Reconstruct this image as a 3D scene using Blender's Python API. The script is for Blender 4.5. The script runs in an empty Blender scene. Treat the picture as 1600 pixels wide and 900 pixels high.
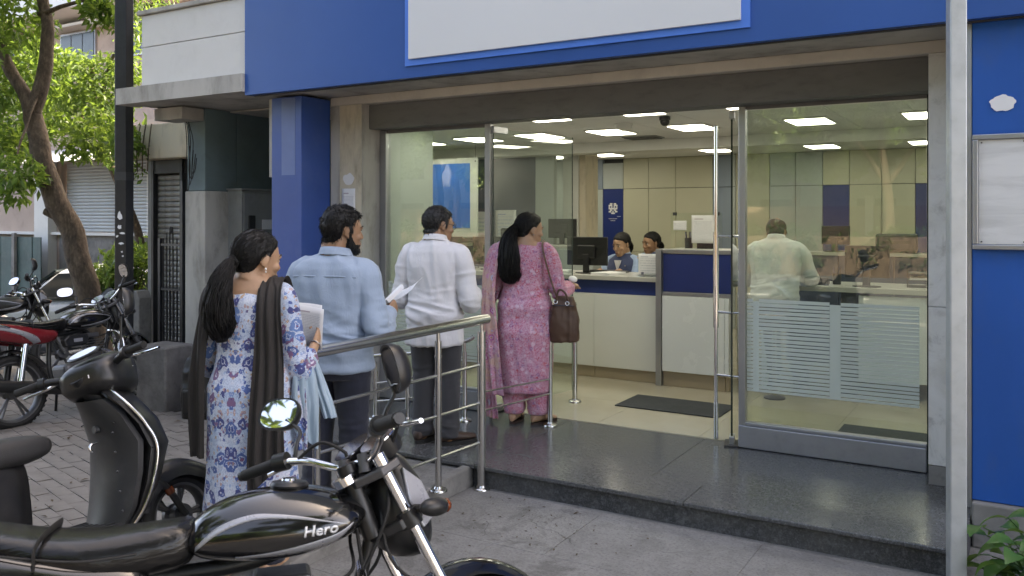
import bpy, bmesh, math, random
from math import sin, cos, pi, radians, sqrt, atan2
from mathutils import Vector, Matrix, Euler, noise as mnoise
import numpy as np
rnd = random.Random(7)
SC = bpy.context.scene
COL = SC.collection
# ---------------------------------------------------------------- camera, sky, sun, exposure
cam_d = bpy.data.cameras.new('camera'); cam = bpy.data.objects.new('camera', cam_d); COL.objects.link(cam)
cam.location = (0, 0, 1.72); cam.rotation_euler = (radians(90), 0, radians(30.9))
cam_d.sensor_width = 36; cam_d.lens = 36*1337/1600; cam_d.shift_y = -110/1600
cam_d.clip_start = .05; cam_d.clip_end = 500
cam_d.dof.use_dof = True; cam_d.dof.focus_distance = 5.0; cam_d.dof.aperture_fstop = 6.3
SC.camera = cam
W = bpy.data.worlds.new('World'); SC.world = W; W.use_nodes = True
SUN_EL, SUN_AZ = 50, 28            # azimuth measured from +Y (behind the bank) towards +X
wn = W.node_tree.nodes; wl = W.node_tree.links
sky = wn.new('ShaderNodeTexSky'); sky.sky_type = 'NISHITA'; sky.sun_disc = False
sky.sun_elevation = radians(SUN_EL); sky.sun_rotation = radians(SUN_AZ)
sky.air_density = .45; sky.dust_density = 3.0; sky.ozone_density = 0.0
wl.new(sky.outputs[0], wn['Background'].inputs[0]); wn['Background'].inputs[1].default_value = .15
sd = bpy.data.lights.new('sun', 'SUN'); sd.energy = 2.0; sd.angle = radians(.6); sd.color = (1, .97, .92)
sun = bpy.data.objects.new('sun', sd); COL.objects.link(sun); sun.location = (5, 10, 30)
_d = Vector((sin(radians(SUN_AZ))*cos(radians(SUN_EL)), cos(radians(SUN_AZ))*cos(radians(SUN_EL)), sin(radians(SUN_EL))))
sun.rotation_euler = _d.to_track_quat('Z', 'Y').to_euler()
SC.view_settings.view_transform = 'Standard'; SC.view_settings.look = 'None'
SC.view_settings.exposure = 3.48; SC.view_settings.use_white_balance = True; SC.view_settings.white_balance_temperature = 8700; SC.view_settings.white_balance_tint = 10; SC.view_settings.gamma = 1
SC.cycles.max_bounces = 10; SC.cycles.transparent_max_bounces = 24; SC.cycles.diffuse_bounces = 4
SC.cycles.glossy_bounces = 4; SC.cycles.use_denoising = True; SC.cycles.sample_clamp_indirect = 6
SC.cycles.caustics_reflective = False; SC.cycles.caustics_refractive = False

# ---------------------------------------------------------------- helpers
class MB:
    def __init__(s): s.v = []; s.f = []
    def add(s, vs, fs):
        k = len(s.v); s.v += [tuple(v) for v in vs]; s.f += [tuple(i+k for i in f) for f in fs]; return s
    def box(s, x0, x1, y0, y1, z0, z1, m=None):
        vs = [(x, y, z) for z in (z0, z1) for y in (y0, y1) for x in (x0, x1)]
        if m is not None: vs = [m @ Vector(v) for v in vs]
        return s.add(vs, [(0,2,3,1),(4,5,7,6),(0,1,5,4),(2,6,7,3),(0,4,6,2),(1,3,7,5)])
    def rings(s, R, cap0=True, cap1=True, closed=False):
        n = len(R[0]); k = len(s.v)
        for r in R: s.v += [tuple(p) for p in r]
        m = len(R)
        for i in range(m if closed else m-1):
            a = k+i*n; b = k+((i+1) % m)*n
            for j in range(n): s.f.append((a+j, a+(j+1) % n, b+(j+1) % n, b+j))
        if cap0 and not closed: s.f.append(tuple(k+j for j in range(n-1, -1, -1)))
        if cap1 and not closed: s.f.append(tuple(k+(m-1)*n+j for j in range(n)))
        return s
    def tube(s, P, r, n=10, closed=False, rad=None, flat=1.0, caps=True):
        P = [Vector(p) for p in P]; R = []
        rr = rad if rad is not None else [r]*len(P)
        up = None
        for i, p in enumerate(P):
            a = P[i-1] if (i or closed) else P[i]; b = P[(i+1) % len(P)] if (i < len(P)-1 or closed) else P[i]
            t = (b-a).normalized()
            if up is None:
                up = Vector((0,0,1)) if abs(t.z) < .9 else Vector((1,0,0))
            x = t.cross(up)
            if x.length < 1e-5: x = t.orthogonal()
            x.normalize(); y = x.cross(t).normalized(); up = y
            R.append([p + x*(cos(2*pi*j/n)*rr[i]) + y*(sin(2*pi*j/n)*rr[i]*flat) for j in range(n)])
        return s.rings(R, caps, caps, closed)
    def cyl(s, p, q, r, n=16, r2=None): return s.tube([p, q], r, n, rad=[r, r if r2 is None else r2])
    def lathe(s, prof, n=24, m=None):
        R = [[(r*cos(2*pi*j/n), r*sin(2*pi*j/n), z) for j in range(n)] for r, z in prof]
        if m is not None: R = [[m @ Vector(p) for p in r] for r in R]
        return s.rings(R)
    def ell(s, c, r, n=16, m=12, rot=None):
        R = []
        for i in range(m+1):
            a = -pi/2+pi*i/m
            R.append([Vector((r[0]*cos(a)*cos(2*pi*j/n), r[1]*cos(a)*sin(2*pi*j/n), r[2]*sin(a))) for j in range(n)])
        if rot is not None: R = [[rot @ p for p in q] for q in R]
        return s.rings([[p+Vector(c) for p in q] for q in R])
    def prism(s, poly, axis, a, b):
        def P(u, v, w):
            return {'x': (w, u, v), 'y': (u, w, v), 'z': (u, v, w)}[axis]
        return s.rings([[P(u, v, a) for u, v in poly], [P(u, v, b) for u, v in poly]])
    def mesh(s, name, fix=True):
        me = bpy.data.meshes.new(name); me.from_pydata(s.v, [], s.f); me.update()
        if fix:
            bm = bmesh.new(); bm.from_mesh(me)
            bmesh.ops.remove_doubles(bm, verts=bm.verts, dist=1e-6)
            bmesh.ops.recalc_face_normals(bm, faces=bm.faces); bm.to_mesh(me); bm.free()
        return me
    def build(s, name, mat, parent=None, smooth=True, bev=0, ang=35, seg=2, sub=0, fix=True):
        return put(name, s.mesh(name, fix), mat, parent, smooth, bev, ang, seg, sub)
def put(name, me, mat, parent=None, smooth=True, bev=0, ang=35, seg=2, sub=0):
    o = bpy.data.objects.new(name, me); COL.objects.link(o)
    if mat and not me.materials: me.materials.append(mat)
    if smooth:
        me.shade_smooth()
        if ang < 180: me.set_sharp_from_angle(angle=radians(ang))
    if bev:
        b = o.modifiers.new('bevel', 'BEVEL'); b.width = bev; b.segments = seg; b.limit_method = 'ANGLE'; b.angle_limit = radians(40)
        b.harden_normals = False
    if sub:
        q = o.modifiers.new('subd', 'SUBSURF'); q.levels = sub; q.render_levels = sub
    if parent is not None: o.parent = parent
    return o
def B(*a, m=None): return MB().box(*a, m=m)
def thing(name, label, cat, loc=(0,0,0), rz=0, group=None):
    o = bpy.data.objects.new(name, None); COL.objects.link(o); o.empty_display_size = .1
    o.location = loc; o.rotation_euler = (0, 0, rz); tag(o, label, cat, group); return o
def tag(o, label, cat, group=None):
    o['label'] = label; o['category'] = cat
    if group: o['group'] = group
    return o
def struct(o): o['kind'] = 'structure'; return o
def stuff(o): o['kind'] = 'stuff'; return o
def inst(src, loc=(0,0,0), rot=(0,0,0), parent=None, name=None, scale=None):
    o = src.copy(); COL.objects.link(o); o.location = loc; o.rotation_euler = rot; o.parent = parent
    if name: o.name = name
    if scale: o.scale = scale
    return o
def dup(root, loc, rz, label, **kw):
    r = root.copy(); COL.objects.link(r); r.location = loc; r.rotation_euler = (0,0,rz); r['label'] = label
    for ch in root.children:
        c = ch.copy(); COL.objects.link(c); c.parent = r
        for g in ch.children:
            d = g.copy(); COL.objects.link(d); d.parent = c
    return r
def spline(P, k=6):
    P = [Vector(p) for p in P]; out = []
    for i in range(len(P)-1):
        p0 = P[max(i-1, 0)]; p1 = P[i]; p2 = P[i+1]; p3 = P[min(i+2, len(P)-1)]
        for j in range(k):
            t = j/k
            out.append(.5*((2*p1)+(p2-p0)*t+(2*p0-5*p1+4*p2-p3)*t*t+(3*p1-p0-3*p2+p3)*t**3))
    out.append(P[-1]); return out

# ---------------------------------------------------------------- materials
def nodes(name):
    m = bpy.data.materials.new(name); m.use_nodes = True
    nt = m.node_tree; return m, nt, nt.nodes['Principled BSDF']
def N(nt, t, ins=None, **kw):
    n = nt.nodes.new('ShaderNode'+t)
    for k, v in kw.items(): setattr(n, k, v)
    for k, v in (ins or {}).items():
        if isinstance(v, bpy.types.NodeSocket): nt.links.new(v, n.inputs[k])
        else: n.inputs[k].default_value = v
    return n
def c4(c): return (c[0], c[1], c[2], 1)
def ramp(nt, fac, stops, interp='LINEAR'):
    r = nt.nodes.new('ShaderNodeValToRGB'); r.color_ramp.interpolation = interp
    e = r.color_ramp.elements
    while len(e) > 1: e.remove(e[0])
    e[0].position = stops[0][0]; e[0].color = c4(stops[0][1])
    for p, c in stops[1:]:
        q = e.new(p); q.color = c4(c)
    nt.links.new(fac, r.inputs[0]); return r.outputs[0]
def mix(nt, f, a, b, mode='MIX'):
    n = nt.nodes.new('ShaderNodeMix'); n.data_type = 'RGBA'; n.blend_type = mode
    for k, v in ((0, f), (6, a), (7, b)):
        if isinstance(v, bpy.types.NodeSocket): nt.links.new(v, n.inputs[k])
        else: n.inputs[k].default_value = v if k == 0 else c4(v)
    return n.outputs[2]
def mth(nt, op, a, b=0.0, c=None):
    n = nt.nodes.new('ShaderNodeMath'); n.operation = op
    for i, v in enumerate((a, b) if c is None else (a, b, c)):
        if isinstance(v, bpy.types.NodeSocket): nt.links.new(v, n.inputs[i])
        else: n.inputs[i].default_value = v
    return n.outputs[0]
def coord(nt, scale=(1,1,1), out='Object', loc=(0,0,0), rot=(0,0,0)):
    t = N(nt, 'TexCoord'); mp = N(nt, 'Mapping', {'Vector': t.outputs[out], 'Scale': scale, 'Location': loc, 'Rotation': rot})
    return mp.outputs[0]
def noise(nt, vec, scale, detail=4, rough=.55, dist=0):
    return N(nt, 'TexNoise', {'Vector': vec, 'Scale': scale, 'Detail': detail, 'Roughness': rough, 'Distortion': dist}).outputs[0]
def bump(nt, h, strength=.3, dist=.01, base=None):
    n = N(nt, 'Bump', {'Height': h, 'Strength': strength, 'Distance': dist})
    if base is not None: nt.links.new(base, n.inputs['Normal'])
    return n.outputs[0]
def sset(nt, p, **kw):
    for k, v in kw.items():
        k = {'col': 'Base Color', 'rough': 'Roughness', 'metal': 'Metallic', 'nor': 'Normal', 'coat': 'Coat Weight', 'coatr': 'Coat Roughness', 'spec': 'Specular IOR Level',
             'sheen': 'Sheen Weight', 'trans': 'Transmission Weight', 'sss': 'Subsurface Weight', 'alpha': 'Alpha', 'em': 'Emission Color', 'ems': 'Emission Strength'}[k]
        if isinstance(v, bpy.types.NodeSocket): nt.links.new(v, p.inputs[k])
        elif k in ('Base Color', 'Emission Color'): p.inputs[k].default_value = c4(v)
        else: p.inputs[k].default_value = v
def M(name, col, rough=.5, metal=0, var=.25, vs=2.5, col2=None, dirt=0, ds=6, dcol=(.05,.045,.04), b=0, bs=60, bd=.004, spec=.5, coat=0, rv=.12, stretch=(1,1,1), sheen=0):
    m, nt, p = nodes(name); v = coord(nt, stretch)
    n1 = noise(nt, v, vs, 5)
    c2 = col2 or tuple(x*(1-var) for x in col)
    c = mix(nt, ramp(nt, n1, [(.35, (0,0,0)), (.68, (1,1,1))]), col, c2)
    if dirt:
        n2 = noise(nt, v, ds, 8, .7, .4)
        c = mix(nt, mth(nt, 'MULTIPLY', ramp(nt, n2, [(.5, (0,0,0)), (.72, (1,1,1))]), dirt), c, dcol)
    n3 = noise(nt, v, vs*5, 5, .65)
    r = mth(nt, 'MULTIPLY_ADD', n3, rv*2, rough-rv)
    sset(nt, p, col=c, rough=r, metal=metal, spec=spec, coat=coat, sheen=sheen)
    if b: sset(nt, p, nor=bump(nt, noise(nt, v, bs, 6, .65), b, bd))
    return m
# ---------------------------------------------------------------- material library
def concretemat():
    m, nt, p = nodes('concrete_ground'); t = N(nt, 'TexCoord'); g = N(nt, 'NewGeometry'); v = g.outputs['Position']
    a = noise(nt, v, .8, 6, .6, .3); b_ = noise(nt, v, 5, 8, .7, .5); c_ = noise(nt, v, 70, 6, .75); d = noise(nt, v, 2.3, 9, .72, .8)
    c = ramp(nt, a, [(.3, (.15,.145,.138)), (.55, (.225,.22,.21)), (.75, (.27,.265,.25))])
    c = mix(nt, mth(nt, 'MULTIPLY', ramp(nt, b_, [(.45, (0,0,0)), (.7, (1,1,1))]), .55), c, (.12,.115,.108))
    c = mix(nt, mth(nt, 'MULTIPLY', ramp(nt, d, [(.52, (0,0,0)), (.62, (1,1,1))]), .6), c, (.085,.08,.074))
    c = mix(nt, ramp(nt, c_, [(.35, (.55,.55,.55)), (.5, (0,0,0))]), c, (.07,.067,.062)); c = mix(nt, ramp(nt, c_, [(.6, (0,0,0)), (.72, (.6,.6,.6))]), c, (.36,.35,.33))
    vo = N(nt, 'TexVoronoi', {'Vector': N(nt, 'VectorMath', {0: v, 1: N(nt, 'VectorMath', {0: N(nt, 'TexNoise', {'Vector': v, 'Scale': 2.2, 'Detail': 5}).outputs['Color'], 'Scale': .55}, operation='SCALE').outputs[0]}, operation='ADD').outputs[0], 'Scale': .55}, feature='DISTANCE_TO_EDGE').outputs['Distance']
    cr = mth(nt, 'MULTIPLY', mth(nt, 'LESS_THAN', vo, .0022), mth(nt, 'GREATER_THAN', a, .55)); c = mix(nt, mth(nt, 'MULTIPLY', cr, .5), c, (.04,.038,.035))
    h = mth(nt, 'ADD', mth(nt, 'MULTIPLY', c_, .6), mth(nt, 'MULTIPLY', b_, .8))
    sset(nt, p, col=c, rough=.9, nor=bump(nt, h, .8, .008)); return m
m_conc = concretemat()
m_paver = M('paver_stone', (.20,.185,.17), .9, var=.35, vs=2.2, dirt=.5, ds=9, dcol=(.08,.07,.06), b=.6, bs=70, bd=.004)
m_joint = M('paver_joint', (.07,.062,.052), .95, b=.5, bs=90)
m_asph = M('asphalt', (.055,.055,.055), .9, b=.6, bs=120)
m_kerb = M('kerb_concrete', (.25,.24,.225), .9, var=.4, vs=3, dirt=.7, ds=5, b=.6, bs=50)
m_plas = M('weathered_plaster', (.50,.48,.44), .85, var=.3, vs=1.6, dirt=.65, ds=3.2, dcol=(.18,.165,.14), stretch=(1.6,1.6,.6), b=.3, bs=30)
m_cream = M('cream_plaster', (.64,.56,.42), .8, var=.2, vs=2.2, col2=(.58,.53,.43), dirt=.6, ds=3.4, dcol=(.24,.20,.15), stretch=(1.6,1.6,.55), b=.25, bs=35)
m_greyp = M('grey_plaster', (.30,.305,.30), .85, var=.25, vs=2, dirt=.4, ds=4, dcol=(.1,.1,.095), b=.25, bs=35)
m_whitep = M('white_cladding', (.66,.65,.62), .55, var=.06, vs=1.2, dirt=.12, ds=5, dcol=(.3,.28,.25))
m_teal = M('blue_green_paint', (.16,.225,.24), .7, var=.2, vs=2, dirt=.25, ds=5, dcol=(.08,.09,.09), b=.1)
m_bluf = M('blue_fascia_paint', (.015,.090,.33), .4, var=.12, vs=.8, spec=.45, rv=.08)
m_blup = M('blue_wall_panel', (.005,.100,.41), .5, var=.2, vs=1.3, dirt=.32, ds=4, dcol=(.05,.10,.24), stretch=(1.5,1.5,.6), spec=.4)
m_bluc = M('blue_column_paint', (.024,.08,.31), .4, var=.15, vs=2, dirt=.08, ds=6, dcol=(.2,.24,.32))
m_blub = M('light_blue_border', (.06,.22,.72), .45, var=.05)
m_sign = M('sign_white', (.70,.71,.71), .35, var=.03, vs=.7)
m_shut = M('shutter_box_grey', (.17,.168,.162), .65, var=.2, vs=1.5, dirt=.3, ds=6, dcol=(.05,.045,.04), stretch=(1,1,3))
m_alu = M('aluminium', (.42,.43,.45), .38, .85, var=.12, vs=4)
m_alud = M('sill_aluminium', (.36,.37,.40), .45, .6, var=.12, vs=2, dirt=.15, ds=8)
m_steel = M('stainless_steel', (.62,.61,.59), .22, 1, var=.12, vs=8, rv=.06)
m_chrome = M('chrome', (.75,.75,.76), .08, 1, var=.06, rv=.04)
m_galv = M('galvanised_steel', (.50,.53,.54), .48, .55, var=.18, vs=5, dirt=.1, ds=20)
m_dsteel = M('dark_steel', (.06,.062,.066), .45, .4, var=.2)
m_blackm = M('black_painted_metal', (.022,.023,.027), .4, .1, var=.3, vs=4, dirt=.15, ds=7, dcol=(.10,.10,.10), b=.15, bs=25)
m_rubber = M('black_rubber', (.011,.011,.011), .75, var=.3, b=.25, bs=150)
m_plastb = M('black_plastic', (.012,.0125,.0135), .38, var=.25, rv=.1)
m_fabmat = M('rubber_mat', (.035,.04,.045), .9, b=.6, bs=200)
m_paper = M('white_paper', (.78,.78,.78), .7, var=.05, vs=3)
m_floor = M('beige_floor_tile', (.50,.46,.36), .16, var=.10, vs=1.6, col2=(.46,.41,.31), rv=.05, dirt=.08, ds=7, dcol=(.3,.26,.2))
m_skirt = M('beige_skirting', (.36,.29,.20), .35, var=.12)
m_ctop = M('counter_top_laminate', (.50,.49,.45), .3, var=.08)
m_cpan = M('counter_panel_laminate', (.70,.71,.67), .32, var=.05, vs=1.2)
m_cpan2 = M('counter_panel_white', (.74,.77,.77), .25, var=.04, vs=1.2)
m_navy = M('navy_laminate', (.016,.036,.17), .35, var=.12)
m_wally = M('yellow_wall_laminate', (.50,.49,.37), .4, var=.07, vs=1)
m_wallg = M('grey_green_wall', (.42,.46,.44), .4, var=.08)
m_wallb = M('grey_blue_wall', (.22,.27,.33), .4, var=.1)
m_wallw = M('white_wall', (.66,.66,.62), .5, var=.05)
m_walld = M('dark_partition', (.055,.07,.11), .4, var=.3, vs=2)
m_ceil = M('ceiling_tile', (.74,.74,.73), .8, var=.06, b=.2, bs=90)
m_ink = M('printed_ink', (.14,.15,.2), .7)
m_inkb = M('blue_print', (.05,.12,.42), .6)
def granite(name, rough, base, fl=.35):
    m, nt, p = nodes(name); v = coord(nt)
    n1 = noise(nt, v, 110, 4, .75); n2 = noise(nt, v, 40, 5, .75); n3 = noise(nt, v, 1.7, 4, .6)
    c = ramp(nt, n1, [(.30, tuple(x*.45 for x in base)), (.52, base), (.62, tuple(x*1.7 for x in base)), (.72, tuple(x*4.5 for x in base))])
    c = mix(nt, ramp(nt, n2, [(.48, (0,0,0)), (.66, (fl,fl,fl))]), c, tuple(x*3.2 for x in base))
    c = mix(nt, ramp(nt, n3, [(.45, (0,0,0)), (.7, (.45,.45,.45))]), c, (.13,.125,.115)); n5 = noise(nt, v, 7, 7, .7, .5); c = mix(nt, mth(nt, 'MULTIPLY', ramp(nt, n5, [(.52, (0,0,0)), (.7, (1,1,1))]), fl*.4), c, (.15,.145,.135))
    sset(nt, p, col=c, rough=mth(nt, 'MULTIPLY_ADD', n3, .10, rough-.05), spec=.5, nor=bump(nt, n2, .012, .002)); return m
m_gran = granite('polished_granite', .21, (.066,.068,.070)); m_granr = granite('rough_granite', .5, (.040,.042,.045), .85)
def marble():
    m, nt, p = nodes('marble_cladding'); v = coord(nt)
    a = noise(nt, v, 5, 8, .7, 1.2); b_ = noise(nt, v, 2, 5)
    c = ramp(nt, a, [(.3, (.46,.45,.42)), (.48, (.72,.71,.68)), (.7, (.80,.79,.76))])
    c = mix(nt, ramp(nt, b_, [(.55, (0,0,0)), (.75, (.5,.5,.5))]), c, (.38,.34,.27))
    st = noise(nt, coord(nt, (9,9,.8)), 2, 5, .6)
    c = mix(nt, ramp(nt, st, [(.6, (0,0,0)), (.72, (.6,.6,.6))]), c, (.25,.22,.17))
    sset(nt, p, col=c, rough=.4); return m
m_marb = marble()
def glassmat(name, tint, f0, dust=.035):
    m = bpy.data.materials.new(name); m.use_nodes = True; nt = m.node_tree; nt.nodes.clear()
    lw = N(nt, 'LayerWeight', {'Blend': .5}); f = mth(nt, 'POWER', lw.outputs['Facing'], 4.0)
    f = mth(nt, 'MULTIPLY_ADD', f, .9, f0)
    tr = N(nt, 'BsdfTransparent', {'Color': c4(tint)}); gl = N(nt, 'BsdfGlossy', {'Color': (1,1,1,1), 'Roughness': .0})
    df = N(nt, 'BsdfDiffuse', {'Color': (.6,.65,.62,1)})
    v = coord(nt); d = mth(nt, 'MULTIPLY', ramp(nt, noise(nt, v, 2.5, 6, .65), [(.4, (.3,.3,.3)), (.75, (1,1,1))]), dust)
    m0 = N(nt, 'MixShader', {0: d, 1: tr.outputs[0], 2: df.outputs[0]})
    m1 = N(nt, 'MixShader', {0: f, 1: m0.outputs[0], 2: gl.outputs[0]})
    o = N(nt, 'OutputMaterial', {'Surface': m1.outputs[0]}); return m
m_glass = glassmat('shopfront_glass', (.90,.95,.92), .08)
m_glassc = glassmat('clear_glass', (.95,.98,.96), .03, .01)
m_edge = M('glass_edge', (.02,.035,.03), .2)
def film():
    m = bpy.data.materials.new('frosted_film'); m.use_nodes = True; nt = m.node_tree; nt.nodes.clear()
    tr = N(nt, 'BsdfTransparent', {'Color': (.8,.9,.88,1)}); df = N(nt, 'BsdfDiffuse', {'Color': (.74,.79,.77,1)}); tl = N(nt, 'BsdfTranslucent', {'Color': (.74,.78,.75,1)})
    a = N(nt, 'MixShader', {0: .35, 1: df.outputs[0], 2: tl.outputs[0]})
    v = coord(nt); f = mth(nt, 'MULTIPLY_ADD', noise(nt, v, 3, 4), .2, .76)
    b_ = N(nt, 'MixShader', {0: f, 1: tr.outputs[0], 2: a.outputs[0]})
    N(nt, 'OutputMaterial', {'Surface': b_.outputs[0]}); return m
m_film = film()
def emis(name, col, s):
    m, nt, p = nodes(name); sset(nt, p, col=(.8,.8,.8), em=col, ems=s); return m
m_lamp = emis('lit_ceiling_panel', (.90, .98, 1), 1.15)
def pagemat(name, lines=26, head=True, ink=(.25,.26,.32), heading=(.3,.2,.25)):
    """white paper with rows of grey print, laid out in the sheet's own generated coordinates (u across, v up)"""
    m, nt, p = nodes(name); t = N(nt, 'TexCoord'); s = N(nt, 'SeparateXYZ', {0: t.outputs['UV']})
    u, v = s.outputs[0], s.outputs[1]
    row = mth(nt, 'FRACT', mth(nt, 'MULTIPLY', v, lines))
    on = mth(nt, 'LESS_THAN', row, .42)
    inside = mth(nt, 'MULTIPLY', mth(nt, 'GREATER_THAN', u, .1), mth(nt, 'LESS_THAN', u, .88))
    inside = mth(nt, 'MULTIPLY', inside, mth(nt, 'MULTIPLY', mth(nt, 'GREATER_THAN', v, .1), mth(nt, 'LESS_THAN', v, .8)))
    cv = N(nt, 'CombineXYZ', {0: mth(nt, 'MULTIPLY', u, 55), 1: mth(nt, 'FLOOR', mth(nt, 'MULTIPLY', v, lines))})
    wd = mth(nt, 'GREATER_THAN', noise(nt, cv.outputs[0], .9, 2), .44)
    f = mth(nt, 'MULTIPLY', mth(nt, 'MULTIPLY', on, inside), mth(nt, 'MULTIPLY', wd, .38))
    c = mix(nt, f, (.78,.78,.79), ink)
    if head:
        h = mth(nt, 'MULTIPLY', mth(nt, 'GREATER_THAN', v, .85), mth(nt, 'LESS_THAN', v, .88))
        h = mth(nt, 'MULTIPLY', h, mth(nt, 'MULTIPLY', mth(nt, 'GREATER_THAN', u, .12), mth(nt, 'LESS_THAN', u, .5)))
        c = mix(nt, mth(nt, 'MULTIPLY', h, .7), c, heading)
    sset(nt, p, col=c, rough=.75); return m
m_page = pagemat('printed_page')
def sheet(name, mat, parent, M4, w, h, curl=0, n=6, thick=.0012):
    """a paper sheet w x h in its local XZ plane, bottom-left at origin, slightly curled, with UVs"""
    bm = bmesh.new(); uv = bm.loops.layers.uv.new('UVMap'); g = []
    for i in range(n+1):
        for j in range(n+1):
            u, v = i/n, j/n
            g.append(bm.verts.new(M4 @ Vector((u*w, curl*(sin(u*pi)*.6+(v*v)*.9), v*h))))
    for i in range(n):
        for j in range(n):
            q = [(i,j),(i+1,j),(i+1,j+1),(i,j+1)]
            f = bm.faces.new([g[a*(n+1)+b_] for a, b_ in q])
            for l, (a, b_) in zip(f.loops, q): l[uv].uv = (a/n, b_/n)
    me = bpy.data.meshes.new(name); bm.to_mesh(me); bm.free()
    o = put(name, me, mat, parent, True, ang=180)
    s = o.modifiers.new('thick', 'SOLIDIFY'); s.thickness = thick; return o

# ---------------------------------------------------------------- ground
struct(B(-120,120,-120,-3.3,-.5,-.13).build('road', m_asph, smooth=False))
struct(B(-10.6,40,-3.4,40,-.3,0).build('pavement', m_conc, smooth=False))
struct(B(-60,40,-3.55,-3.4,-.3,.012).build('kerb', m_kerb, smooth=False, bev=.015))
# painted lane line on the road behind the camera
for i in range(9): struct(B(-30+i*6, -27+i*6, -9.06, -8.94, -.128, -.124).build('lane_marking', m_whitep, smooth=False))
# block pavers: bed plus single stones
bed = struct(B(-8.9,-3.98,1.3,5.02,.002,.006).build('paver_bed', m_joint, smooth=False))
pv = MB().box(-.098,.098,-.047,.047,0,.022); pvm = pv.mesh('paver'); pvm.materials.append(m_paver)
cand = []
ca, sa = cos(radians(-14)), sin(radians(-14))
for iy in range(-30, 70):
    for ix in range(-45, 45):
        u = ix*.2+(iy % 2)*.1; v = iy*.098
        x = -6.3+u*ca-v*sa; y = 2.6+u*sa+v*ca
        if -8.8 < x < -4.1 and 1.4 < y < 4.92: cand.append((x, y))
def pxof(x, y):
    t = -.5135*x+.858*y; return 800+1337*(.858*x+.5135*y)/t, 340+1337*1.72/t, t
vis = []
for x, y in cand:
    px, py, t = pxof(x, y)
    hid = (py > 800) or px < -10 or px > 345 or (px > 140 and px < 275 and py > 590) or (px < 75 and py > 650)
    vis.append((hid, t, x, y))
vis.sort()
restm = MB()
for i, (h, t, x, y) in enumerate(vis):
    z = rnd.uniform(-.008, -.002); tilt = (rnd.gauss(0, .012), rnd.gauss(0, .012), radians(-14)+rnd.gauss(0, .012))
    if i < 295:
        o = bpy.data.objects.new('paver', pvm); COL.objects.link(o); o.location = (x, y, .004+z+.003); o.rotation_euler = tilt; o.parent = bed
    else:
        restm.box(-.098,.098,-.047,.047,0,.022, m=Matrix.Translation((x, y, .004+z+.003)) @ Euler(tilt).to_matrix().to_4x4())
stuff(restm.build('pavers', m_paver, bed, smooth=False))
for iy in range(5):
    for ix in range(5):
        if iy == 4 and ix == 0: pass
        x0, y0 = -3.02+ix*.92-(.3 if iy % 2 else 0), .9+iy*.73
        if y0+.73 > 4.58: continue
        o = MB().box(0,.918,0,.728,0,.012).build('paving_slab', m_conc, bpy.data.objects['pavement'], smooth=False, bev=.003); o.location = (x0, y0, -.0095+rnd.uniform(0,.002)); o.rotation_euler = (rnd.gauss(0,.0012), rnd.gauss(0,.0012), rnd.gauss(0,.002))
# granite step and ramp
PZ = .146
step = struct(B(-4.9,-.24,4.585,5.93,-.02,PZ-.03).build('granite_step', m_granr, smooth=False, bev=.004))
xs = [-4.9,-3.0,-1.62,-.24]
for k in range(3):
    B(xs[k]+.0015, xs[k+1]-.0015, 4.545, 4.90, PZ-.026, PZ).build('granite_tread', m_gran, step, smooth=False, bev=.006)
xs = [-4.9,-3.02,-1.95,-.24]
for k in range(3):
    B(xs[k]+.0015, xs[k+1]-.0015, 4.903, 5.94, PZ-.028, PZ-.001).build('granite_tile', m_gran, step, smooth=False, bev=.002)
rp = MB().prism([(2.4,-.01),(4.583,-.01),(4.583,.108),(2.4,.004)], 'x', -4.35, -3.1)
ramp_o = struct(rp.build('ramp', m_conc, smooth=False))
MB().prism([(2.3,-.01),(4.583,-.01),(4.583,.135),(2.3,.02)], 'x', -3.098, -3.03).build('kerb_edge', m_kerb, ramp_o, smooth=False, bev=.012)
# neighbour pavement strip light edge (left)
struct(MB().box(-8.9,-8.75,1.3,5.0,0,.03).build('edging_strip', m_kerb, smooth=False, bev=.008))

# ---------------------------------------------------------------- bank building shell
bank = thing('bank_building', 'bank branch with deep blue fascia, white sign board and glass shopfront', 'building', (-3, 5.6, 0))
BL = Vector((-3, 5.6, 0))
class P_(MB):
    pass
def part(name, mat, *boxes, par=None, **kw):
    mb = MB()
    for b_ in boxes: mb.box(*b_)
    o = mb.build(name, mat, None, **{'smooth': False, **kw})
    pr_ = par or bank
    o.parent = pr_; o.matrix_parent_inverse = Matrix.Translation(-BL) if pr_ is bank else Matrix.Identity(4)
    return o
part('upper_wall', m_plas, (-5.58, 7, 5.1, 13, 3.0, 11.2), (-7.6, -5.59, 6.7, 13, 3.62, 11.2))  # mostly unseen upper storeys, built tall to block the sun from the front
part('soffit', m_plas, (-5.57, 7, 5.03, 5.9, 2.765, 2.99), )
fas = part('fascia', m_bluf, (-5.6, 7, 5.0, 5.025, 2.745, 4.6), (-5.6, -5.575, 5.026, 5.09, 2.745, 4.6), (-5.57, 7, 5.026, 5.055, 2.745, 2.76))
part('sign_border', m_blub, (-3.90, -1.37, 4.985, 4.999, 2.83, 4.3))
part('sign_board', m_sign, (-3.855, -1.42, 4.965, 4.984, 2.875, 4.26), bev=.003)
part('drip_edge', m_dsteel, (-5.55, 7, 5.058, 5.075, 2.735, 2.764))
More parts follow.
